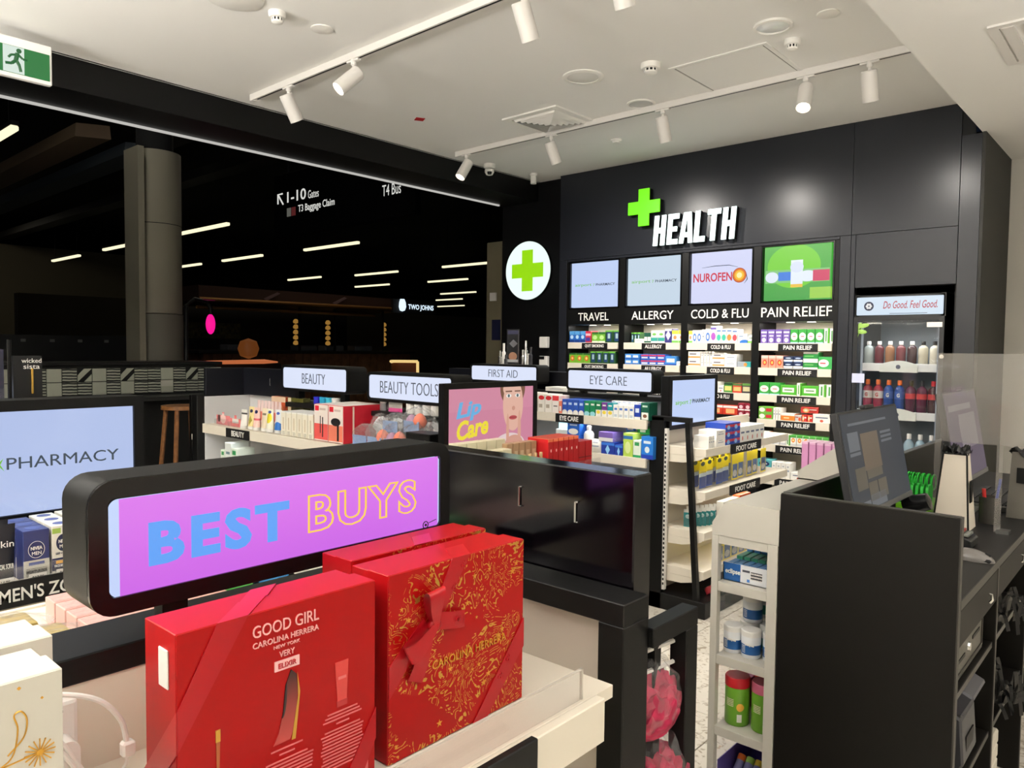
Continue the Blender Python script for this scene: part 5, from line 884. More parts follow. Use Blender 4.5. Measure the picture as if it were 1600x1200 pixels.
run([('carton', 2, (.11, .15, .05, c('grey foot pack', (214, 210, 200), ('r', .5, .85, .5, .1, (130, 124, 110)), ('r', .8, .5, .2, .5, (230, 215, 60)), ('e', .4, .35, .25, .2, (120, 160, 200)))), 'grey and yellow foot carton'), ('carton', 1, (.16, .16, .05, c('orange foot', (226, 96, 40), ('e', .5, .5, .4, .3, W_), ('r', .5, .55, .25, .1, (210, 60, 40)))), 'orange plaster carton'), ('carton', 1, (.18, .12, .05, c('yellow foot', (236, 216, 50), ('r', .5, .4, .4, .1, (190, 180, 40)))), 'yellow plaster carton')], 4.36, -2.105, .507, '+x', 'on third foot care shelf')
run([('pack', 5, (.1, .16, .02, YB2), 'yellow hanging insole pack')], 4.3, -2.11, .275, '+x', 'on lowest foot care shelf')
for i in range(4): put('pouch', (.09, .05, .06, c('red white sachet', (200, 60, 70), ('e', .5, .5, .3, .4, W_))), (-2.10+.0*i, 4.25+.11*i, .1), math.pi/2, f'red and white sachet, {ORD[i]} along the foot care base tray', 'red sachets on the base tray', 'sachet')
# ---- island A: men's zone
t = thing('display_island', "black display island carrying the men's zone products", 'display island', (0, 0, 0))
MB().box(-3.6, -2.1, .1, 1.15, 0, .12).build('plinth', BLK, t); MB().box(-2.43, -2.40, .1, 1.15, .12, 1.13).build('spine_panel', M('grey back panel', (168, 166, 160), .5), t); MB().box(-3.6, -2.46, .12, .88, .12, 1.36, .004).build('core', BLK, t)
sc_ = endscreen(t, .36, .925, 1.135, 1.415, -2.35, .1, M('screen soft blue', (182, 198, 238), .12, emit=.95), .03)
text('screen_text', sc_, 'PHARMACY', STX, (-2.3475, .74, 1.275), .285, .032, '+x'); text('screen_text', sc_, 'airport', SGR, (-2.3475, .46, 1.27), .16, .04, '+x', bold=.01); MB().prism([(.575, 1.275), (.59, 1.29), (.583, 1.274), (.592, 1.256)], 'x', -2.3485, -2.347).build('green_mark', SGR, sc_)
MB().box(-2.40, -2.12, .12, 1.13, .98, 1.0).box(-2.13, -2.115, .12, 1.13, .945, 1.015, .001).build('shelf', CREAM, t); MB().box(-2.118, -2.113, .12, 1.13, 1.0, 1.05).build('shelf_riser', ACRYL, t)
st = MB().box(-2.115, -2.108, .2, 1.0, .955, 1.018).build('label_strip', M('black label strip', (20, 19, 20), .5), t); text('lettering', st, "MEN'S ZONE", WTXT, (-2.106, .618, .986), .207, .034, '+x', bold=.012)
MB().box(-2.40, -2.12, .12, 1.13, .74, .76).box(-2.13, -2.115, .12, 1.13, .71, .77, .001).build('shelf', CREAM, t)
NB = PM('navy moisturiser', (40, 50, 104), [('r', .5, .12, .5, .3, (196, 194, 184)), ('e', .5, .62, .32, .165, W_), ('e', .5, .62, .30, .155, (30, 38, 86)), ('r', .5, .35, .3, .03, (90, 100, 150)), ('l', .5, .14, .4, .12, (70, 66, 60), 34)]); NW = PM('white moisturiser', (226, 223, 212), [('e', .5, .66, .32, .17, (24, 30, 66)), ('r', .5, .25, .5, .12, (28, 34, 76)), ('r', .5, .29, .34, .03, (232, 170, 60)), ('r', .2, .9, .18, .05, (150, 180, 80)), ('l', .5, .12, .4, .06, (90, 90, 110), 40)]); NF = PM('white face wash', (222, 220, 206), [('e', .5, .7, .3, .14, (24, 30, 66)), ('r', .5, .36, .5, .09, (176, 180, 160)), ('l', .5, .12, .4, .1, (130, 130, 120), 40)])
for i, (y, w_, h_, m, n_, tx) in enumerate(((.60, .058, .13, NB, 'navy moisturiser', 'NIVEA'), (.662, .055, .133, NW, 'white and navy moisturiser', 'NIVEA'), (.722, .052, .135, NF, 'white face wash', 'NIVEA'))):
    for k in range(3):
        t2 = thing('carton', f'{n_} carton, {("front", "middle", "rear")[k]} of three, above the men\'s zone strip', 'carton', (-2.135-.062*k, y+.004, 1.001), math.pi/2, f'{n_} cartons on the men\'s shelf'); MB().box(-w_/2, w_/2, 0, .058, 0, h_, .001).build('box', m, t2)
        MB().lathe([(w_*.3, 0), (w_*.3, .0006), (0, .0006)], mat=Matrix.Translation((0, .03, h_)), n=20).build('lid_mark', M('lid navy', (70, 84, 140), .5), t2)
        if k == 0:
            zz = h_*(.62, .66, .7)[i]; text('lettering', t2, 'NIVEA', WTXT, (0, -.001, zz+.004), w_*.44, .0085, bold=.02); text('lettering', t2, 'MEN', WTXT, (0, -.001, zz-.009), w_*.36, .0085, bold=.0)
            if i: text('lettering', t2, 'SENSITIVE', GTXT, (0, -.001, h_*(.46, .46, .5)[i]), w_*.7, .005)
            text('lettering', t2, ('MOISTURISER', 'FACE MOISTURISER', 'FACE WASH')[i], WTXT if i == 1 else BTXT, (0, -.001, h_*(.2, .22, .36)[i]), w_*.8, .006, bold=.02)
            MB().box(-.02, .02, -.008, -.006, .0, .022).build('price_tag', WTXT, t2); text('lettering', t2, ('$17.95', '$17.95', '$12.95')[i], BTXT, (0, -.0095, .013), .026, .007, bold=.01)
SUK = M('black tube', (34, 34, 40), .35)
for k in range(2):
    t2 = thing('tube', ('front', 'rear')[k]+' black scrub tube beside navy cartons', 'tube', (-2.14-.06*k, .532, 1.001), math.pi/2, 'black scrub tubes'); [link(n_, me, t2) for n_, me in tubep(.068, .15, .045, SUK, CAPB)]
    if k == 0: text('lettering', t2, 'sukin', WTXT, (0, .002, .105), .05, .016); text('lettering', t2, 'FACIAL SCRUB', WTXT, (.005, -.002, .05), .035, .012); MB().box(-.022, .022, -.008, -.006, .0, .022).build('price_tag', WTXT, t2); text('lettering', t2, '$14.95', BTXT, (0, -.0095, .013), .026, .007, bold=.01)
for i in range(4): put('carton', (.09, .13, .1, M('deep navy carton', (22, 44, 110), .4) if i > 1 else C_('white')), (-2.135, .45+.13*i, .761), math.pi/2, f"carton on the lower men's shelf, {ORD[i]} from left", "cartons on the lower men's shelf")
put('carton', (.12, .125, .09, M('grey stacked pack', (110, 104, 96), .4, bump=.5, bscale=40)), (-2.30, .45, 1.001), math.pi/2, "grey folded pack at top left of the men's shelf", 'grey pack', 'pack')
lb = lightbox('dark rear of a lightbox sign at the left picture edge', '', -3.24, -2.62, 1.405, 1.465, .62, 1.36, 1, 1, True)
t = thing('hair_accessory_stand', 'black hair accessory stand with gold clips at left edge', 'display stand', (-2.72, .735, 1.36)); MB().box(-.02, .0, -.02, .06, 0, .2).build('card', M('accessory black card', (14, 14, 16), .4), t); MB().tube([(0, -.03, 0), (0, -.03, .25)], .006, 8).build('pole', BLK2, t)
text('lettering', t, 'wicked', WTXT, (.002, .03, .185), .055, .014, '+x'); text('lettering', t, 'sista', WTXT, (.002, .03, .166), .045, .014, '+x'); GC = M('gold clip', (226, 180, 90), .25, .9)
MB().box(.0, .006, .028, .034, .08, .16, .001).build('clip', GC, t)
for r_ in range(3):
    for k in range(5): MB().tube([(.006, -.005+.022*k+.009*math.cos(a*.7), .015+.035*r_*.9-.02+.008*math.sin(a*.7)) for a in range(10)], .0022, 5).build('gold_ring', GC, t)
t = thing('display_card', 'dark advertising card standing at the far left edge', 'card', (-2.7, .66, 1.36)); MB().box(-.006, .0, -.12, .025, .06, .22).build('panel', c('side card', (30, 32, 52), ('r', .5, .12, .5, .14, (205, 200, 206)), ('r', .5, .35, .5, .04, (120, 80, 90)), ('l', .5, .7, .5, .1, (90, 90, 110), 14)), t); MB().box(-.02, .01, -.02, .02, 0, .06).build('foot', BLK2, t)
# small rack at the far left of the beauty island
t = thing('bottle_rack', 'small black rack of green and purple bottles left of the beauty shelves', 'rack', (-5.0, 2.42, 0)); MB().box(-.18, .12, 0, .3, 0, .1).build('base', BLK2, t); MB().box(-.18, -.15, 0, .3, .1, 1.25).build('side', BLK2, t); MB().box(.09, .12, 0, .3, .1, 1.25).build('side', BLK2, t)
for z in (.45, .72, .98): MB().box(-.15, .09, 0, .3, z-.04, z).build('shelf', CREAM, t)
for i in range(3):
    for z, m, n_ in ((.98, M('green bottle', (40, 110, 40), .3), 'green'), (.72, M('purple bottle', (60, 40, 80), .3), 'dark purple')): put('bottle', (.06, .2, .06, m, CAPW), (-5.11+.075*i, 2.44, z), 0, f'{n_} bottle, {ORD[i]} from left in the small black rack', f'{n_} bottles in the small rack')

for x0, x1, y, z, rot, pw in ((-4.6, -2.5, 2.32, 1.04, 0, 1.2), (-3.4, -2.5, 4.05, 1.106, 0, 1.2), (-3.4, -2.5, 4.05, .868, 0, 1)):
    area('island_shelf_light', ((x0+x1)/2, y, z), x1-x0, .02, pw, (.95, .97, 1), (-.5, 0, 0))
for z in (1.10, .96, .70, .455): area('foot_shelf_light', (-2.14, 4.7, z), .02, 1.1, 1.1, (1, .95, .86), (0, -.4, 0))
for y, z in ((2.52, 1.09), (.62, 1.10)): pass
# ================================================================ BEST BUYS ISLAND (foreground)
t = thing('display_island', 'near black display island with white shelf holding the red gift boxes', 'display island', (0, 0, 0))
MB().box(-1.17, -.766, -.5, 1.15, .955, .9795, .001).build('shelf', CREAM, t); MB().box(-.765, -.745, -.5, 1.095, .90, .98, .002).build('shelf_lip', CREAM, t)
MB().box(-.776, -.772, -.5, 1.062, .98, 1.034, .001).build('shelf_riser', ACRYL, t); MB().box(-.7765, -.7715, -.5, 1.062, 1.033, 1.0355).box(-.7765, -.7715, 1.060, 1.0635, .98, 1.0355).build('riser_edge_glint', M('painted acrylic edge glint', (196, 190, 180), .2), t); MB().box(-.75, -.735, -.2, .897, .86, .987, .002).build('label_panel', BLK, t)  # pale strips paint the light caught along the riser's edges
MB().box(-1.20, -1.17, -.5, 1.2, .1, 1.112).build('back_panel', CREAM, t); MB().box(-1.29, -1.165, -.5, 1.2, 1.112, 1.152, .002).build('cap_beam', BLK, t); MB().lathe([(.004, 0), (.004, .001), (0, .001)], (-1.1645, .35, 1.13), 'x', n=10).build('screw', CHROME, t)
MB().box(-1.95, -1.2, -.5, 1.2, .975, .995).build('rear_shelf', CREAM, t); MB().box(-1.95, -1.935, -.5, 1.2, .92, 1.0).build('rear_lip', CREAM, t)
MB().box(-1.9, -.77, -.5, 1.28, 0, .1).build('plinth', BLK, t); MB().box(-1.17, -.76, -.5, 1.2, .52, .54).build('lower_shelf', CREAM, t)
MB().box(-1.62, -.777, 1.2, 1.29, 1.068, 1.113, .002).build('end_bar', BLK, t); MB().box(-.837, -.777, 1.2, 1.29, 0, 1.068, .002).build('end_post', BLK2, t); MB().box(-1.62, -1.56, 1.2, 1.29, 0, 1.068, .002).build('end_post', BLK2, t)
MB().box(-1.56, -.837, 1.23, 1.26, .1, 1.068).build('end_panel', M('warm white panel', (214, 204, 192), .5), t)
MB().box(-1.64, -.818, 1.294, 1.36, 1.0, 1.345, .003).build('header_panel', M('plum black gloss header', (6, 4, 7), .13, spec=.5), t)
MB().box(-.84, -.80, 1.355, 1.38, 0, 1.02).build('header_leg', BLK2, t)
slotmark(t, -1.125, 1.291, 1.262); slotmark(t, -.965, 1.291, 1.25)
MB().box(-.805, -.765, 1.29, 1.475, 1.005, 1.045, .002).build('side_rail', BLK2, t); MB().box(-.805, -.765, 1.425, 1.475, 0, 1.005, .002).build('side_post', BLK2, t)
MB().box(-1.6, -.80, 1.36, 2.0, .02, .1).build('rear_plinth', BLK, t); MB().box(-1.25, -1.22, 1.36, 1.48, .1, 1.0).build('rear_spine', CREAM, t)
for z in (.93, .975): MB().tube([(-.83, 1.31, z), (-.81, 1.33, z), (-.79, 1.47, z-.0)], .005, 6).build('wire_hook', WMET, t)
# best buys light box
t = thing('lightbox_sign', 'large magenta lightbox sign reading BEST BUYS', 'lightbox sign', (-1.12, .724, 1.152)); a, b = .062, .256; MG = PM('magenta lit face', ((206, 106, 232), (220, 122, 236)), [], emit=1.0)
MB().rrect('x', -.10, -.004, -.345, .34, a, b, .035).build('housing', BLK, t, True); MB().frame('x', -.006, .003, -.345, .34, a, b, .026, .035).build('rim', M('gloss black rim', (14, 12, 14), .25), t)
fc = MB().rrect('x', -.008, -.002, -.317, .316, a+.024, b-.028, .014).build('face', M('lit white edge', (196, 214, 252), .3, emit=1.0), t); pr = MB().box(-.003, -.001, -.303, .31, a+.0245, b-.0285).build('print', MG, t)
text('lettering', pr, 'BEST', M('sky blue print', (98, 166, 250), .4, emit=.98), (.0, -.147, .155), .232, .066, '+x', .0015, bold=.042, space=1.2); text('lettering', pr, 'BUYS', M('yellow print', (250, 206, 80), .4, emit=1.05), (.0, .129, .157), .246, .067, '+x', .0015, outline=.016, space=1.2, bold=.03)
MB().tube([(0, .277+.007*math.cos(k*.63), .093+.007*math.sin(k*.63)) for k in range(11)], .0011, 5).lathe([(0, 0), (.0028, 0), (.0028, .001), (0, .001)], (0, .277, .093), 'x', n=10).tube([(0, .286, .096), (0, .305, .1)], .0008, 5).build('small_emblem', BTXT, pr)
for y in (-.205, .19): MB().box(-.075, -.045, y-.02, y+.02, 0, a).build('post', BLK2, t)
# ---------------------------------------------------------------- gift boxes
RED = M('red gift card', (160, 9, 14), .38, spec=.3); RED2 = M('deep red gift card', (160, 18, 26), .35); RIB = M('red satin ribbon', (172, 14, 26), .28)
def giftbox(label, loc, w, h, d, lid, base_m, front_m):
    t = thing('gift_box', label, 'gift box', loc, math.pi/2); L = w/2
    MB().box(-L+.003, L-.003, lid, d, .003, h-.003, .001).build('base', base_m, t); MB().box(-L, L, .001, lid, 0, h, .0012).build('lid', base_m, t); return t, MB().box(-L+.001, L-.001, 0, .001, .001, h-.001).build('front', front_m, t)
def band(parent, pts, y0, y1): MB().prism(pts, 'y', y0, y1).build('ribbon', RIB, parent)
t, fr = giftbox('red Good Girl gift box standing upright with printed bottles', (-.853, .5235, .981), .287, .285, .092, .05, RED, PM('gift front', (166, 8, 10), [('l', -.0, .2, .01, .01, (220, 110, 110), 10)], .3))
PT = M('rose print', (240, 176, 172), .5); PT2 = M('faded rose print', (216, 110, 112), .5)
def ov(u, z): return (u, -.001, z)
text('lettering', fr, 'GOOD GIRL', PT, ov(.0, .261), .096, .0155, bold=.0); text('lettering', fr, 'CAROLINA HERRERA', PT, ov(.0, .2435), .096, .0075, bold=.005); text('lettering', fr, 'NEW YORK', PT, ov(.0, .2335), .038, .0042); text('lettering', fr, 'VERY', PT, ov(.0, .2225), .022, .0075)
MB().box(-.018, .018, -.0018, 0, .2015, .2145).build('label_plate', M('pale rose plate', (240, 190, 190), .5), fr); text('lettering', fr, 'ELIXIR', M('print red', (190, 40, 50), .5), (0, -.0025, .208), .026, .0065)
MB().prism([(-.02, .105), (.004, .106), (.012, .125), (.016, .17), (.014, .19), (.006, .198), (-.002, .18), (-.006, .145), (-.012, .12)], 'y', -.0012, 0).build('bottle_print', PM('stiletto print', ((190, 70, 66), (24, 12, 14)), [('e', .35, .75, .2, .4, (30, 16, 18))], .3), fr)
MB().prism([(.006, .104), (.012, .104), (.019, .165), (.015, .192), (.016, .16)], 'y', -.0016, -.0011).build('heel_print', M('print gold', (206, 160, 70), .35, .6), fr)
MB().prism([(.078, .128), (.093, .128), (.096, .185), (.074, .185)], 'y', -.0012, 0).build('tube_print', M('tube print red', (206, 66, 62), .4), fr); MB().box(.077, .094, -.0014, 0, .122, .13).build('tube_cap_print', M('tube cap print', (176, 48, 50), .4), fr); MB().box(.079, .092, -.0016, -.001, .16, .164).build('tube_mark', PT2, fr)
MB().box(-.097, -.091, -.0012, 0, .14, .155).build('pen_cap_print', M('print gold', (206, 160, 70), .35, .6), fr); MB().prism([(-.0965, .14), (-.0915, .14), (-.093, .09), (-.0955, .09)], 'y', -.0012, 0).build('pen_print', M('pen print', (170, 90, 50), .4), fr)
def para(cx, z, w, n, s=.0048):
    for k in range(n):
        ww = w*(1 if k else .8)*random.uniform(.86, 1.0); MB().box(cx-ww/2, cx+ww/2, -.0008, 0, z-s*k-.0019, z-s*k).build('print_line', PT2, fr)
para(.0, .098, .066, 1); para(.0, .091, .03, 1); para(.0, .083, .08, 6); para(.087, .116, .066, 3); para(.087, .1, .03, 1); para(.087, .092, .074, 12); para(-.094, .083, .07, 1); para(-.094, .076, .03, 1); para(-.094, .068, .084, 7); para(.0, .03, .05, 1)
MB().box(.118, .13, -.0015, 0, .012, .03).build('corner_mark', PT2, fr)
band(t, [(-.1435, .145), (-.055, .285), (-.095, .285), (-.1435, .195)], -.0022, -.0005); band(t, [(.1435, .055), (.1435, .1), (.08, .0), (.115, .0)][::1], -.0022, -.0005)
MB().prism([(-.095, -.0022), (-.055, -.0022), (.0, .05), (-.04, .05)], 'z', .285, .2862).build('ribbon', RIB, t); MB().prism([(-.04, .05), (.0, .05), (.04, .092), (.0, .092)], 'z', .2825, .2838).build('ribbon', RIB, t); MB().prism([(-.0022, .145), (-.0022, .195), (.092, .09), (.092, .04)], 'x', -.1452, -.1438).build('ribbon', RIB, t)
MB().box(-.146, -.1435, .018, .042, .215, .262, .001).build('sticker', M('sticker white', (228, 224, 218), .5), t)
# gold patterned box
def gold_print():
    m = M('red card with gold drawing', (156, 13, 17), .33); nt = m.node_tree; N = nt.nodes; L = nt.links; b = N['Principled BSDF']; tc = N.new('ShaderNodeTexCoord')
    mp = N.new('ShaderNodeMapping'); mp.inputs['Scale'].default_value = (1, .02, 1); L.new(tc.outputs['Object'], mp.inputs[0])
    def lines(scale, dist, freq, th):
        n = N.new('ShaderNodeTexNoise'); n.inputs['Scale'].default_value = scale; n.inputs['Distortion'].default_value = dist; n.inputs['Detail'].default_value = 2; L.new(mp.outputs[0], n.inputs[0])
        mu = N.new('ShaderNodeMath'); mu.operation = 'MULTIPLY'; mu.inputs[1].default_value = freq; L.new(n.outputs['Fac'], mu.inputs[0]); fr = N.new('ShaderNodeMath'); fr.operation = 'FRACT'; L.new(mu.outputs[0], fr.inputs[0])
        lt = N.new('ShaderNodeMath'); lt.operation = 'LESS_THAN'; lt.inputs[1].default_value = th; L.new(fr.outputs[0], lt.inputs[0]); return lt.outputs[0]
    l1 = lines(14, 1.2, 22, .26); n2 = N.new('ShaderNodeTexNoise'); n2.inputs['Scale'].default_value = 120; n2.inputs['Detail'].default_value = 2; L.new(mp.outputs[0], n2.inputs[0])
    g = N.new('ShaderNodeMath'); g.operation = 'GREATER_THAN'; g.inputs[1].default_value = .47; L.new(n2.outputs['Fac'], g.inputs[0]); m1 = N.new('ShaderNodeMath'); m1.operation = 'MULTIPLY'; L.new(l1, m1.inputs[0]); L.new(g.outputs[0], m1.inputs[1])
    n3 = N.new('ShaderNodeTexNoise'); n3.inputs['Scale'].default_value = 9; L.new(mp.outputs[0], n3.inputs[0]); g3 = N.new('ShaderNodeMath'); g3.operation = 'GREATER_THAN'; g3.inputs[1].default_value = .44; L.new(n3.outputs['Fac'], g3.inputs[0]); m2 = N.new('ShaderNodeMath'); m2.operation = 'MULTIPLY'; L.new(m1.outputs[0], m2.inputs[0]); L.new(g3.outputs[0], m2.inputs[1])
    mix = N.new('ShaderNodeMix'); mix.data_type = 'RGBA'; L.new(m2.outputs[0], mix.inputs[0]); mix.inputs[6].default_value = (*lin((166, 8, 10)), 1); mix.inputs[7].default_value = (*lin((206, 166, 78)), 1); L.new(mix.outputs[2], b.inputs['Base Color'])
    mm = N.new('ShaderNodeMath'); mm.operation = 'MULTIPLY'; mm.inputs[1].default_value = .85; L.new(m2.outputs[0], mm.inputs[0]); L.new(mm.outputs[0], b.inputs['Metallic']); return m
GP = gold_print(); GP.node_tree.nodes['Principled BSDF'].inputs['Specular IOR Level'].default_value = .3; MC['gift front'].node_tree.nodes['Principled BSDF'].inputs['Specular IOR Level'].default_value = .25; GOLDF = M('gold foil', (222, 170, 76), .28, .9)
t, fr = giftbox('red gift box covered in gold drawings with a ribbon bow', (-.853, .842, .981), .302, .285, .092, .05, RED, GP)
text('lettering', fr, 'CAROLINA HERRERA', GOLDF, ov(.02, .125), .17, .013, bold=.0, tilt=0)
rs = random.Random(3)
for k in range(26):
    u, z, r_ = rs.uniform(-.13, .14), rs.uniform(.02, .27), rs.uniform(.003, .007)
    if -.11 < u < .0 and .12 < z < .25: continue
    MB().prism([(u+(r_ if q % 2 == 0 else r_*.4)*math.cos(q*math.pi/5+.3), z+(r_ if q % 2 == 0 else r_*.4)*math.sin(q*math.pi/5+.3)) for q in range(10)], 'y', -.0008, 0).build('gold_star', GOLDF, fr)
band(t, [(-.075, .195), (-.05, .195), (.015, .285), (-.025, .285)], -.0022, -.0005); band(t, [(.151, .095), (.151, .145), (.025, .0), (.06, .0)], -.0022, -.0005); band(t, [(-.151, .1), (-.151, .15), (-.085, .205), (-.07, .19)], -.0022, -.0005)
MB().prism([(-.025, -.0022), (.015, -.0022), (.05, .05), (.01, .05)], 'z', .285, .2862).build('ribbon', RIB, t)
def loop(px, pz, ang, ln, wd):
    m = Matrix.Translation((px, -.004, pz)) @ Matrix.Rotation(-ang, 4, 'Y')
    def P(u, v):
        r_ = ln*math.sin(math.pi*u)**.8; y_ = -.002-.022*(.5-.5*math.cos(math.pi*min(1, max(0, (u-.15)/.7))))*(.45+.55*math.sin(math.pi*u)); wv = wd*(v-.5)*(.3+.7*math.sin(math.pi*u)**.6)
        return m @ Vector((r_, y_, wv+.002*math.sin(9*u)))
    return MB().grid(P, 32, 4)
bow = loop(-.068, .195, 1.7, .056, .034).build('bow_loop', RIB, t, True); loop(-.068, .195, 3.65, .068, .034).build('bow_loop', RIB, t, True)
MB().grid(lambda u, v: (-.062+.062*u, -.005-.006*math.sin(3*u), .197-.012*u+.028*(v-.5)), 8, 2).build('bow_tail', RIB, t, True); MB().grid(lambda u, v: (-.078-.026*u+.028*(v-.5), -.005-.005*math.sin(3*u), .188-.068*u-.012*v*u), 8, 2).build('bow_tail', RIB, t, True)
tb = bmesh.new(); bmesh.ops.create_uvsphere(tb, u_segments=14, v_segments=8, radius=.011); k_ = MB(); k_.add(tb, Matrix.Translation((-.068, -.009, .193)) @ Matrix.Diagonal((1.1, .7, .9, 1))); k_.build('bow_knot', RIB, t, True)
for i, (u, z) in enumerate(((-.02, .24), (.0, .272), (.11, .085), (.09, .06), (-.02, .19))): text('lettering', t, 'CH', M('ribbon print', (170, 16, 30), .4), (u, -.0128 if i == 4 else -.0024, z), .012, .008, tilt=.8 if i < 4 else 0)
t, fr = giftbox('red gold-printed gift box standing behind the bow box', (-.955, .852, .981), .302, .285, .085, .045, RED, GP)
MB().prism([(-.025, -.001), (.015, -.001), (.05, .045), (.01, .045)], 'z', .285, .2862).build('ribbon', RIB, t)
# white gift boxes
WG = M('ivory gift card', (206, 202, 190), .5)
for i, (loc, lb) in enumerate((((-.85, .112, .981), 'ivory gift box with gold stars at the lower left corner'), ((-.955, .135, .981), 'ivory gift box standing behind the starred one at left'))):
    t, fr = giftbox(lb, loc, .30, .285, .09, .05, WG, WG)
    if i == 0:
        for k in range(40):
            u, z, r_ = rs.uniform(-.14, .145), rs.uniform(.01, .28), rs.uniform(.0012, .003); MB().prism([(u+r_*math.cos(q*1.57), z+r_*math.sin(q*1.57)) for q in range(4)], 'y', -.0006, 0).build('gold_fleck', GOLDF, fr)
        for u, z, r_ in ((.128, .205, .014),):
            for q in range(16): MB().tube([(u, -.0006, z), (u+r_*math.cos(q*.3927), -.0006, z+r_*math.sin(q*.3927))], .0007, 4).build('star_ray', GOLDF, fr)
        MB().tube(spl([(.09, -.0006, .2), (.104, -.0006, .21), (.109, -.0006, .235), (.106, -.0006, .25), (.112, -.0006, .253), (.117, -.0006, .243), (.114, -.0006, .226), (.1, -.0006, .212)]), .0008, 5).tube([(.08, -.0006, .2), (.125, -.0006, .205)], .0008, 4).build('gold_swirl', GOLDF, fr)
# cables and adapter behind the white box
t = thing('power_adapter', 'white plug adapter with thin cables behind the gift boxes', 'power adapter', (-1.168, .34, 1.03)); MB().box(0, .03, -.028, .03, -.04, .075, .006, 2).build('bracket', WPLAS, t); MB().rrect('x', .03, .06, -.022, .022, -.06, .03, .015).build('plug_body', WPLAS, t, True); MB().lathe([(.005, 0), (.005, .001), (0, .001)], (.0305, .005, .062), 'x', n=10).build('hole', BLK2, t)
MB().tube(spl([(.04, -.05, .1), (.05, .0, .095), (.06, .045, .075), (.065, .072, .04), (.066, .08, .005)]), .0038, 8).build('cable', WPLAS, t, True); MB().box(.058, .074, .072, .09, -.016, .006, .003).build('connector', WPLAS, t); MB().tube(spl([(.066, .08, -.014), (.064, .078, -.03), (.06, .06, -.045), (.055, .03, -.048)]), .0024, 8).build('cable', WPLAS, t, True)
MB().tube(spl([(.03, -.05, .09), (.06, -.02, .05), (.068, .01, .0), (.066, .035, -.045)]), .0035, 8).build('cable', WPLAS, t, True); MB().tube(spl([(.035, -.05, .1), (.055, -.025, .07), (.066, .0, .03), (.07, .03, -.03)]), .003, 8).build('cable', WPLAS, t, True)
# pink cartons and gold wrapped packs on the rear shelf
PB = M('dusty pink carton', (196, 150, 142), .4, bump=.3, bscale=90, var=.12); 
for i in range(4):
    t = thing('carton', f'long dusty pink carton lying on the rear shelf, {ORD[i]} from the camera', 'carton', (-1.572-.064*i, .56, .9955), math.pi/2, 'dusty pink cartons on the rear shelf'); MB().box(-.03, .26, 0, .058, 0, .056, .0015).build('box', M('pink carton edge', (206, 160, 152), .4), t); MB().box(-.027, .257, .004, .054, .0558, .0566).build('window', PB, t)
    MB().box(-.027, .255, -.0006, .0, .006, .046).build('side_print', M('pink side', (190, 142, 138), .4), t)
GW = M('gold tissue', (190, 168, 104), .35, .25, bump=.8, bscale=30, var=.25)
for i in range(3): cellobag('wrapped_pack', f'gold tissue pack in cellophane on the rear shelf, {ORD[i]} from the camera', (-1.50-.115*i, .44-.03*i, .9955), .062, .13, .06, 60+i, [('gold_wrap', MB().box(-.045, .045, -.1, .1, .004, .05, .008, 2), GW)], 'gold wrapped packs on the rear shelf')
for i in range(3): put('carton', (.12, .05, .09, M('green sachet box', (70, 160, 70), .4) if i < 1 else M('blue sachet box', (60, 140, 210), .4) if i == 1 else C_('white')), (-1.72, .92+.1*i, .9955), math.pi/2, ('small green', 'small blue', 'small white')[i]+' sachet box on the rear shelf under the best buys sign', 'sachet boxes')
# pink bags on the side hooks
PKM = M('hot pink fabric', (176, 22, 70), .5, var=.45, bscale=25, bump=.8)
def crumple(sx, sy, sz, seed):
    rnd = random.Random(seed); tb = bmesh.new(); bmesh.ops.create_icosphere(tb, subdivisions=4, radius=1); ph = [(rnd.uniform(-9, 9), rnd.uniform(-9, 9), rnd.uniform(-9, 9), rnd.uniform(0, 6)) for _ in range(6)]
    for v in tb.verts:
        p = v.co.copy(); k = .72+sum(.09*abs(math.sin(a*p.x+b*p.y+cc*p.z+d)) for a, b, cc, d in ph); v.co = Vector((p.x*sx*k, p.y*sy*k, max(.002, (p.z*.9+.95)*sz*.5*k)))
    b = MB(); b.add(tb); return b
for i, (x, y, z) in enumerate(((-.825, 1.37, .77), (-.815, 1.385, .60), (-.815, 1.37, .43))): cellobag('pink_bag', f'cellophane bag of pink fabric in the side frame, {("upper", "middle", "lower")[i]}', (x, y, z), .06, .085, .175, 80+i, [('pink_fabric', crumple(.058, .08, .15, 90+i), PKM), ('tag', MB().box(.045, .048, -.02, .0, .05, .09), WTXT)], 'pink fabric bags on the side hooks')
# ================================================================ SERVICE COUNTER
CB = M('counter black brown laminate', (13, 10, 7), .5, spec=.3, bump=.03, bscale=800); CT2 = M('counter top charcoal', (30, 29, 28), .45, spec=.35); EDG = M('counter edge grey', (52, 50, 46), .4)
t = thing('service_counter', 'dark brown-black service counter with tall end panel', 'counter', (0, 0, 0))
MB().box(-.882, -.41, 2.2, 2.222, 0, 1.175, .001).build('end_panel', CB, t); MB().box(-.88, -.412, 2.2005, 2.222, 1.1752, 1.178).build('edge_band', EDG, t); MB().box(-.4115, -.4075, 2.198, 2.224, 0, 1.177).build('edge_band', EDG, t)
MB().box(-.882, -.858, 2.222, 4.35, 0, 1.175).build('customer_panel', CB, t); MB().box(-.882, -.858, 2.222, 4.35, 1.175, 1.179).build('edge_band', EDG, t)
MB().box(-.858, -.41, 2.222, 4.8, .93, .955, .001).build('worktop', CT2, t); MB().box(-.41, -.407, 2.222, 4.8, .93, .955).build('worktop_edge', EDG, t)
MB().box(-.86, -.84, 4.35, 4.8, 0, 1.0).build('rear_panel', CB, t); MB().box(-.84, -.82, 2.222, 4.8, 0, .93).build('cabinet_back', CB, t)
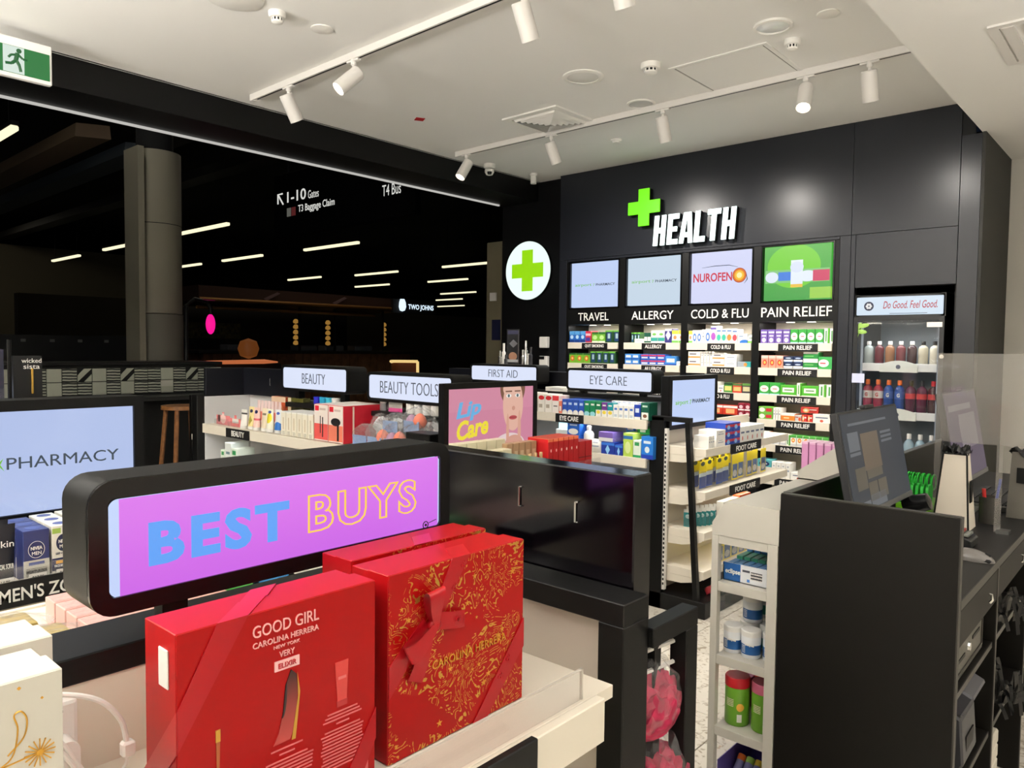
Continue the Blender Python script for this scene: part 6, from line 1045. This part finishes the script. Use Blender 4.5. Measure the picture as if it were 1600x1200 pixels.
for y in (2.78, 3.4, 4.0, 4.6): MB().box(-.82, -.412, y-.009, y+.009, 0, .93).build('divider', CB, t); MB().box(-.412, -.409, y-.009, y+.009, 0, .93).build('divider_edge', EDG, t)
for y0, y1 in ((2.23, 2.765), (2.795, 3.385), (3.415, 3.985), (4.015, 4.585)):
    d = MB().box(-.428, -.41, y0, y1, .825, .923, .001).build('drawer_front', CB, t); MB().tube([(-.405, (y0+y1)/2+.1, .885), (-.398, (y0+y1)/2+.1, .885), (-.395, (y0+y1)/2+.1, .87), (-.402, (y0+y1)/2+.1, .86)], .004, 6).build('key', CHROME, d)
    for z in (.69, .4): MB().box(-.82, -.42, y0, y1, z-.018, z).build('inner_shelf', CB, t); MB().box(-.42, -.417, y0, y1, z-.018, z).build('shelf_edge', EDG, t)
cd = thing('cash_drawer', 'grey metal cash drawer with lock under the counter top', 'cash drawer', (-.43, 2.25, .69)); MB().box(-.36, -.01, .02, .42, .01, .12).build('body', M('cash drawer grey', (60, 60, 56), .4, .3), cd); f = MB().box(-.01, .0, .015, .425, .005, .125, .002).build('front', M('cash drawer front', (86, 84, 76), .35, .4), cd); MB().frame('x', 0, .003, .03, .41, .02, .112, .006).build('raised_rim', EDG, f); MB().box(0, .002, .06, .17, .055, .065).build('slot', BLK2, f); MB().box(0, .002, .27, .37, .075, .085).build('slot', BLK2, f); MB().lathe([(.014, 0), (.012, .006), (0, .007)], (0, .22, .068), 'x', n=16).build('lock', CHROME, f, True)
for x in (-.3, -.05): MB().box(x-.02, x+.02, .05, .4, 0, .01).build('foot', BLK2, cd)
pr = thing('receipt_printer', 'dark grey receipt printer on the lower counter shelf', 'printer', (-.52, 2.5, .40)); MB().prism([(-.1, 0), (.08, 0), (.1, .03), (.09, .16), (.03, .2), (-.1, .2)], 'y', -.09, .09, .006).build('body', M('printer grey', (64, 64, 68), .4), pr); MB().prism([(-.02, .205), (.09, .165), (.12, .23), (.01, .28)], 'y', -.085, .085, .006).build('raised_cover', M('printer cover', (78, 78, 84), .3), pr); MB().box(.092, .098, -.05, .05, .05, .1).build('paper_slot', BLK2, pr)
cs = thing('cup_stack', 'stack of white paper cups on the lower counter shelf', 'cups', (-.47, 2.85, .40))
for k in range(9): MB().lathe([(.028, 0), (.036, .02), (.037, .022)], (.004*math.sin(k), 0, .024*k), n=18).build('cup', M('paper cup white', (226, 222, 206), .6) if k % 3 else M('paper cup teal', (150, 196, 200), .6), cs, True)
BRB = M('black ribbon', (14, 14, 15), .25)
for i, (y, z) in enumerate(((3.02, .40), (3.0, .69))):
    rb = thing('ribbon_bundle', ('lower', 'upper')[i]+' bundle of glossy black ribbon under the counter', 'ribbon', (-.44, y, z), 0, 'black ribbon bundles')
    rr = random.Random(i)
    for k in range(34):
        a0, b0, c0 = rr.uniform(-.07, .07), rr.uniform(-.1, .1), rr.uniform(.03, .12); a1, b1 = a0+rr.uniform(-.05, .05), b0+rr.uniform(-.07, .07)
        MB().grid(lambda u, v: (a0+(a1-a0)*u+.008*v, b0+(b1-b0)*u+.016*v, max(.001, c0*math.sin(math.pi*(.15+.85*u)))), 6, 1).build('strand', BRB, rb)
wf = thing('paper_stack', 'white paper stack beneath the second drawer', 'paper', (-.6, 2.9, .69)); MB().box(-.15, .16, -.08, .2, 0, .03, .002).build('sheets', WPLAS, wf); MB().box(-.15, .16, -.08, .2, .03, .032).build('top_sheet', WTXT, wf)
wt = thing('paper_bag_pile', 'folded white paper bags on the cabinet floor under the counter', 'bags', (-.6, 2.85, 0)); [MB().box(-.14, .17, -.05+.012*k, .2, .0+.05*k, .048+.05*k, .006).build('folded_bag', M('paper bag white', (214, 208, 194), .7), wt) for k in range(6)]
# white ledge and rack in front
WL2 = M('white counter ledge', (192, 188, 178), .5)
t = thing('counter_ledge', 'white customer ledge with sloped corner along the counter', 'ledge', (0, 0, 0)); MB().prism([(-1.10, 1.017), (-.884, 1.017), (-.884, 1.125), (-1.058, 1.125), (-1.10, 1.055)], 'y', 2.2, 3.7).build('top', WL2, t); MB().box(-1.08, -.884, 2.6, 3.68, 0, 1.017).build('front_panel', WL2, t)
t = thing('candy_rack', 'narrow open white rack of mints and snacks beside the counter', 'rack', (0, 0, 0))
for x0, x1 in ((-1.10, -1.078), (-.918, -.886)): MB().box(x0, x1, 2.2, 2.225, 0, 1.016, .001).build('stile', WL2, t)
MB().box(-1.10, -1.086, 2.225, 2.56, 0, 1.016).build('side_wall', ACRYL, t)
for z in (.868, .632, .40, .15): MB().box(-1.078, -.918, 2.203, 2.56, z-.03, z, .001).build('shelf', WL2, t)
MB().box(-1.078, -.918, 2.203, 2.56, .99, 1.016).build('top_rail', WL2, t); MB().box(-1.10, -.886, 2.54, 2.56, 0, .12).build('plinth', WL2, t)
t = thing('mint_tray', 'open white and blue tray of mint packs on top rack shelf', 'mint tray', (-.998, 2.235, .868)); MB().box(-.078, .076, 0, .003, 0, .058).build('front', PM('mint front', (226, 228, 232), [('r', .18, .5, .2, .5, (30, 84, 146)), ('r', .72, .5, .12, .22, (60, 60, 66)), ('l', .72, .5, .12, .22, W_, 6), ('r', .5, .7, .08, .06, (70, 70, 80)), ('r', .55, .2, .03, .08, (60, 110, 180))]), t); text('lettering', t, 'eclipse', WTXT, (-.045, -.001, .03), .05, .02, bold=.02)
MB().box(-.078, .076, 0, .26, 0, .003).build('bottom', WPLAS, t); MB().box(-.078, -.075, 0, .26, 0, .05).build('side', WPLAS, t); MB().box(.073, .076, 0, .26, 0, .05).build('side', WPLAS, t)
for i in range(6):
    for j in range(3): put('carton', (.022, .05, .07, PM('mint tin blue', (206, 222, 236), [('r', .5, .85, .5, .2, (70, 130, 190))]) if j != 1 else PM('mint tin green', (206, 226, 216), [('r', .5, .85, .5, .2, (80, 170, 140))])), (-1.06+.0255*i, 2.242+.078*j, .872+.008*j), 0, f'mint pack in the tray, {ORD[i]} across, {("front", "middle", "rear")[j]} row', 'mint packs in the tray', 'mint pack')
for i in range(2): put('carton', (.045, .105, .03, C_('lblue') if i else C_('white')), (-1.045+.06*i, 2.52, .868), 0, ('white', 'pale blue')[i]+' mint card standing behind the mint tray', 'mint cards', 'card')
TB1 = PM('gum tub blue', (230, 232, 234), [('r', .5, .4, .6, .22, (30, 88, 150)), ('l', .3, .4, .1, .18, W_, 14)]); TB2 = PM('gum tub green', (230, 232, 232), [('r', .5, .4, .6, .22, (50, 150, 130))])
for i, (x, y, z, m) in enumerate(((-1.052, 2.24, 0, TB1), (-.99, 2.235, 0, TB1), (-.925, 2.25, 0, TB1), (-1.03, 2.315, 0, TB2), (-.965, 2.32, 0, TB2), (-1.045, 2.40, .0, TB1), (-.985, 2.39, 0, TB1), (-.93, 2.40, 0, TB1), (-1.02, 2.31, .0865, TB1), (-.96, 2.37, .0865, TB1), (-1.01, 2.385, .0865, TB2))):
    t = put('tub', (.062, .086, .062, m, CAPW), (x, y, .632+z), 0, f'white-lidded gum tub on the second rack shelf, {("front left", "front middle", "front right", "second row left", "second row right", "back left", "back middle", "back right", "upper front", "upper right", "upper back")[i]}', 'gum tubs on the rack')
    if i < 2: text('lettering', t, 'eclipse', WTXT, (.008, -.001, .045), .03, .01, bold=.02)
GC_ = PM('green can', (104, 158, 44), [('r', .4, .6, .16, .1, (206, 214, 170)), ('l', .4, .6, .15, .1, (90, 110, 60), 24), ('e', .8, .5, .12, .1, (230, 170, 60)), ('r', .78, .22, .08, .1, W_)])
for i, (x, y, m) in enumerate(((-1.035, 2.235, CAPR), (-.95, 2.245, M('pink foil lid', (226, 120, 150), .3, .4)), (-.94, 2.33, M('pink foil lid', (226, 120, 150), .3, .4)))): put('tub', (.078, .155, .078, GC_, m), (x, y, .40), 0, f'green snack can with {("red lid, front left", "pink lid, front right", "pink lid, behind")[i]} on third rack shelf', 'green snack cans', 'can')
t = thing('snack_box', 'yellow and red snack box behind the green cans', 'snack box', (-.985, 2.43, .40)); MB().box(-.06, .07, 0, .1, 0, .185).build('box', PM('snack yellow', (226, 190, 90), [('r', .2, .5, .2, .5, (190, 50, 40))]), t)
for k in range(5): MB().box(-.05+.024*k, -.035+.024*k, .01, .09, .185, .2).build('stick_pack', M('snack stick', (236, 210, 130), .5) if k % 2 else M('snack stick red', (200, 70, 50), .5), t)
put('carton', (.03, .1, .1, M('magenta pack', (170, 50, 110), .4)), (-1.06, 2.36, .40), 0, 'magenta snack pack behind the left can', 'magenta pack')
t = thing('sweet_tray', 'purple display tray of sweet tubes on the lowest rack shelf', 'sweet tray', (-.995, 2.225, .15)); PU = M('purple tray', (92, 76, 150), .4); MB().box(-.08, .085, 0, .003, 0, .085).build('front', PU, t); MB().box(-.08, -.077, 0, .25, 0, .13).build('side', PU, t); MB().box(.082, .085, 0, .25, 0, .13).build('side', PU, t); MB().box(-.08, .085, 0, .25, 0, .003).build('bottom', PU, t); MB().box(-.08, .085, .247, .25, 0, .19).build('back', PU, t); text('lettering', t, "m&m's", M('sweet print', (60, 30, 30), .5), (.01, -.002, .05), .11, .045, bold=.03); text('lettering', t, 'MINIS', WTXT, (.01, -.002, .018), .06, .014, bold=.02)
for i in range(5):
    s = thing('sweet_tube', f'small sweet tube in the purple tray, {ORD[i]} from left', 'sweet tube', (-1.05+.03*i, 2.25, .16), 0, 'sweet tubes in the purple tray'); m = Matrix.Rotation(-.9, 4, 'X'); MB().lathe([(.013, 0), (.013, .12)], mat=m, n=14).build('tube', PM('tube lilac', (150, 150, 205), [('r', .5, .5, .5, .2, W_)]), s, True); MB().lathe([(.0135, .12), (.0135, .14), (0, .141)], mat=m, n=14).build('cap', (CAPO, M('lime cap', (150, 200, 90), .4), M('yellow cap', (230, 200, 60), .4), CAPO, M('lime cap', (150, 200, 90), .4))[i], s, True)
# pink display tray on the ledge
t = thing('carton_tray', 'white slanted display tray of pink cartons on the ledge', 'display tray', (-1.06, 2.8, 1.1255)); 
for y in (0, .22): MB().prism([(0, 0), (.165, 0), (.165, .145), (.155, .145), (0, .03)], 'y', y, y+.004).build('side', WL2, t)
MB().box(.161, .165, 0, .224, 0, .145).build('back', WL2, t); MB().box(0, .165, 0, .224, 0, .004).build('bottom', WL2, t)
for i in range(5): put('carton', (.024, .135, .09, PM('pink slim', (216, 150, 196), [('r', .5, .97, .5, .03, (60, 70, 80) if i > 2 else (236, 190, 220))])), (-1.04+.0275*i, 2.81, 1.13), 0, f'slim pink carton, {ORD[i]} from left in the slanted tray', 'pink cartons in the tray')
put('carton', (.05, .12, .08, M('teal carton', (120, 180, 190), .4)), (-.965, 2.92, 1.13), 0, 'teal topped carton behind the pink cartons', 'teal carton')
# monitors
def monitor(label, y0, y1, xt, zt, xb, zb, mat, shapes):
    yc = (y0+y1)/2; t = thing('monitor', label, 'monitor', (xb-.06, yc, .955)); w_ = (y1-y0)/2; h_ = math.hypot(xt-xb, zt-zb); ang = math.atan2(xb-xt, zt-zb)
    R = Matrix.Translation((.06, 0, zb-.955)) @ Matrix.Rotation(-ang, 4, 'Y')
    def add(nm, m, mb): mb.bm.transform(R); return mb.build(nm, m, t)
    add('case', M('monitor case', (44, 44, 46), .4), MB().box(-.028, -.002, -w_, w_, 0, h_, .004)); s = add('screen', mat, MB().box(-.003, .0, -w_+.008, w_-.008, .018, h_-.008)); add('bezel_chin', M('monitor chin', (96, 96, 96), .35), MB().box(-.004, .003, -w_, w_, 0, .018, .001)); add('webcam', M('monitor case', (44, 44, 46), .4), MB().box(-.02, .0, -.05, .05, h_, h_+.012, .003))
    for (u, v, a_, b_, col) in shapes:
        mb = MB().box(0, .0008, u-a_, u+a_, v-b_, v+b_); mb.bm.transform(R); mb.build('screen_block', M('ui %d %d %d' % col, col, .3, emit=.9), s)
    MB().box(-.04, .0, -.03, .03, .02, zb-.955+.15).build('stand_neck', GREYM, t); MB().box(-.1, .08, -.11, .11, 0, .012, .003).build('stand_foot', GREYM, t); return t
T1 = (92, 98, 106); T2 = (98, 84, 70); T3 = (78, 72, 62); T4 = (120, 122, 124)
monitor('near monitor showing a dim grey shopping page on the counter', 2.40, 3.03, -.79, 1.412, -.725, 1.08, M('dim grey screen', (64, 68, 74), .45, emit=.85, spec=.15), [(-.06, .2, .09, .06, T2), (-.06, .13, .08, .018, T3), (-.2, .12, .05, .035, T3), (-.1, .07, .045, .03, T3), (.0, .07, .045, .03, T3), (-.2, .035, .05, .012, T1), (.12, .25, .06, .004, T1), (.12, .235, .06, .004, T1), (.12, .22, .06, .004, T1), (-.05, .295, .2, .004, T1), (-.22, .24, .05, .03, T1), (-.22, .2, .05, .005, T1), (-.06, .04, .08, .02, T1)])
monitor('far monitor showing a dim mauve screen behind the acrylic guard', 3.27, 3.86, -.69, 1.446, -.625, 1.085, M('dim mauve screen', (92, 80, 98), .45, emit=.85, spec=.15), [(-.05, .3, .2, .012, (104, 94, 108)), (.05, .2, .15, .07, (98, 88, 102))])
# acrylic guard
t = thing('acrylic_guard', 'clear acrylic counter guard standing in front of the far monitor', 'acrylic guard', (-.69, 3.18, .955)); MB().box(0, 1.1, 0, .006, .315, .645, .001).build('pane', PLEXI, t); MB().box(0, .02, 0, .006, 0, .315).build('leg', PLEXI, t); MB().box(.2, .22, 0, .006, 0, .315).build('leg', PLEXI, t)
for x in (.02, .23): MB().box(x-.02, x+.02, -.02, .026, 0, .012).build('foot', GREYM, t)
MB().lathe([(.008, 0), (.008, .004), (0, .005)], (.012, -.004, .632), 'y', n=14).build('screw', CHROME, t)
# gift bag
t = thing('gift_bag', 'white tapered gift bag with black edges on the counter', 'gift bag', (-.613, 3.1, .956)); BGW = M('bag white', (226, 216, 200), .6)
def taper(nm, m, w0, d0, w1, d1, h_, z0=0):
    tb = bmesh.new(); V = [tb.verts.new(p) for p in ((-w0, 0, z0), (w0, 0, z0), (w0, d0, z0), (-w0, d0, z0), (-w1, (d0-d1)/2, h_), (w1, (d0-d1)/2, h_), (w1, (d0+d1)/2, h_), (-w1, (d0+d1)/2, h_))]
    for f_ in ((0, 3, 2, 1), (4, 5, 6, 7), (0, 1, 5, 4), (1, 2, 6, 5), (2, 3, 7, 6), (3, 0, 4, 7)): tb.faces.new([V[i] for i in f_])
    b = MB(); b.add(tb); return b.build(nm, m, t)
taper('body', BGW, .058, .13, .038, .05, .275)
for sx in (-1, 1): MB().tube([(sx*.058, 0, 0), (sx*.038, .04, .275)], .0035, 5).build('edge_binding', BLK2, t)
MB().tube([(-.038, .04, .275), (.038, .04, .275)], .0035, 5).build('edge_binding', BLK2, t); MB().prism([(.04, .1), (.075, .1), (.075, .18), (.04, .18)], 'x', .05, .0545).build('label', BLK2, t)
cr_ = MB().grid(lambda u, v: (-.045+.09*u, .03+.07*v, .277+.03*abs(math.sin(7*u+3*v))*abs(math.cos(6*v-2*u))+.01*math.sin(23*u)*math.sin(19*v)), 24, 18).build('tissue_top', M('black tissue', (22, 22, 22), .3), t, True)
# green lanyard tags
t = thing('tag_holder', 'lime holder of green tags with green loops on the counter', 'tag holder', (-.80, 3.2, .956)); GRN = M('bright green plastic', (40, 190, 60), .4)
MB().box(-.02, .1, -.02, .2, 0, .06, .003).build('holder', M('lime holder', (130, 210, 40), .4), t)
for k in range(6): MB().rrect('x', -.01+.018*k, .0+.018*k, .0, .05+.02*(k % 2), .03, .135, .02).build('tag', GRN, t, True); MB().tube([(-.005+.018*k, .03+.03*math.cos(a), .15+.028*math.sin(a)) for a in [q*.52 for q in range(13)]], .0025, 5).build('loop', GRN, t); MB().tube([(-.01+.02*k, .08+.035*math.cos(a), .14+.03*math.sin(a)) for a in [q*.52 for q in range(13)]], .0025, 5).build('loop', GRN, t)
# scanner, terminal, mouse, keyboard, small holder
t = thing('barcode_scanner', 'black handheld scanner lying in its cradle behind the panel', 'scanner', (-.70, 2.98, .956)); MB().lathe([(.0, -.045), (.028, -.04), (.034, 0), (.03, .045), (0, .055)], mat=Matrix.Translation((.0, 0, .10)) @ Matrix.Rotation(1.2, 4, 'Y'), n=18).build('head', M('scanner black', (18, 18, 19), .25), t, True); MB().tube([(-.01, 0, .085), (-.05, 0, .03), (-.06, 0, .0)], [.02, .016, .016], 10).build('handle', M('scanner black', (18, 18, 19), .25), t, True); MB().box(-.08, .06, -.035, .035, 0, .02, .004).build('cradle', WPLAS, t)
t = thing('card_terminal', 'black card payment terminal standing on the counter', 'card terminal', (-.545, 2.86, .956)); MB().prism([(-.05, 0), (.05, 0), (.05, .03), (-.05, .07)], 'y', -.04, .07, .004).build('body', M('terminal black', (22, 22, 23), .3), t)
for i in range(3):
    for j in range(4): MB().box(-.035+.02*j, -.02+.02*j, -.028+.028*i, -.008+.028*i, .062-.0075*j, .07-.0075*j, .001).build('key', (M('key grey', (120, 122, 116), .5), M('key grey', (120, 122, 116), .5), M('key red', (150, 60, 50), .5), M('key grey', (120, 122, 116), .5))[j], t)
t = thing('computer_mouse', 'silver grey computer mouse on the counter', 'mouse', (-.465, 2.7, .956)); tb = bmesh.new(); bmesh.ops.create_uvsphere(tb, u_segments=20, v_segments=12, radius=1)
for v in tb.verts: v.co = Vector((v.co.x*.058, v.co.y*.032, max(0, v.co.z)*.034*(1-.25*v.co.x)))
b = MB(); b.add(tb); b.build('shell', M('mouse grey', (110, 106, 102), .3), t, True); MB().box(-.05, .05, -.026, .026, 0, .012, .006).build('base', BLK2, t); MB().tube([(.03, 0, .027), (.045, 0, .02)], .004, 8).build('wheel', BLK2, t)
t = thing('keyboard', 'black keyboard with silver front edge on the counter', 'keyboard', (-.57, 3.62, .956)); MB().box(-.12, .13, 0, .5, 0, .018, .003).build('body', M('keyboard black', (24, 24, 26), .4), t); MB().box(-.12, .16, -.02, -.004, 0, .022, .002).build('front_edge', GREYM, t)
for i in range(6):
    for j in range(14): MB().box(-.11+.039*i, -.078+.039*i, .015+.034*j, .042+.034*j, .018, .026, .001).build('key', M('key black', (38, 38, 40), .45), t)
t = thing('pen_holder', 'dark pen pot with a blue pen beside the guard', 'pen pot', (-.53, 3.34, .956)); MB().lathe([(.036, 0), (.036, .1), (.033, .1), (.033, .004), (0, .004)], n=20).build('pot', M('smoky pot', (70, 68, 64), .2), t, True); MB().tube([(.01, 0, .005), (.03, .01, .17)], .005, 8).build('pen', M('pen blue', (40, 70, 180), .3), t, True); MB().tube([(-.01, 0, .005), (-.02, -.01, .13)], .007, 8).build('lipstick', M('pen red', (200, 50, 50), .3), t, True)
t = thing('gift_bag', 'dark grey gift bag with black label behind the guard', 'gift bag', (-.45, 3.5, .956)); taper('body', M('bag grey', (110, 106, 98), .6), .05, .08, .04, .05, .26); MB().box(-.02, .02, -.001, .003, .14, .2).build('label', BLK2, t); MB().grid(lambda u, v: (-.05+.1*u, .0+.08*v, .26+.02*math.sin(9*u)*math.cos(8*v)), 10, 8).build('tissue_top', M('black tissue', (22, 22, 22), .3), t, True)
put('carton', (.1, .05, .06, M('cream small box', (214, 204, 190), .5)), (-.80, 4.1, .956), 0, 'small cream box at the far end of the counter', 'cream box', 'box')
dup = [k for k, v in USED.items() if v > 1]
if dup: print('DUPLICATE LABELS', dup)
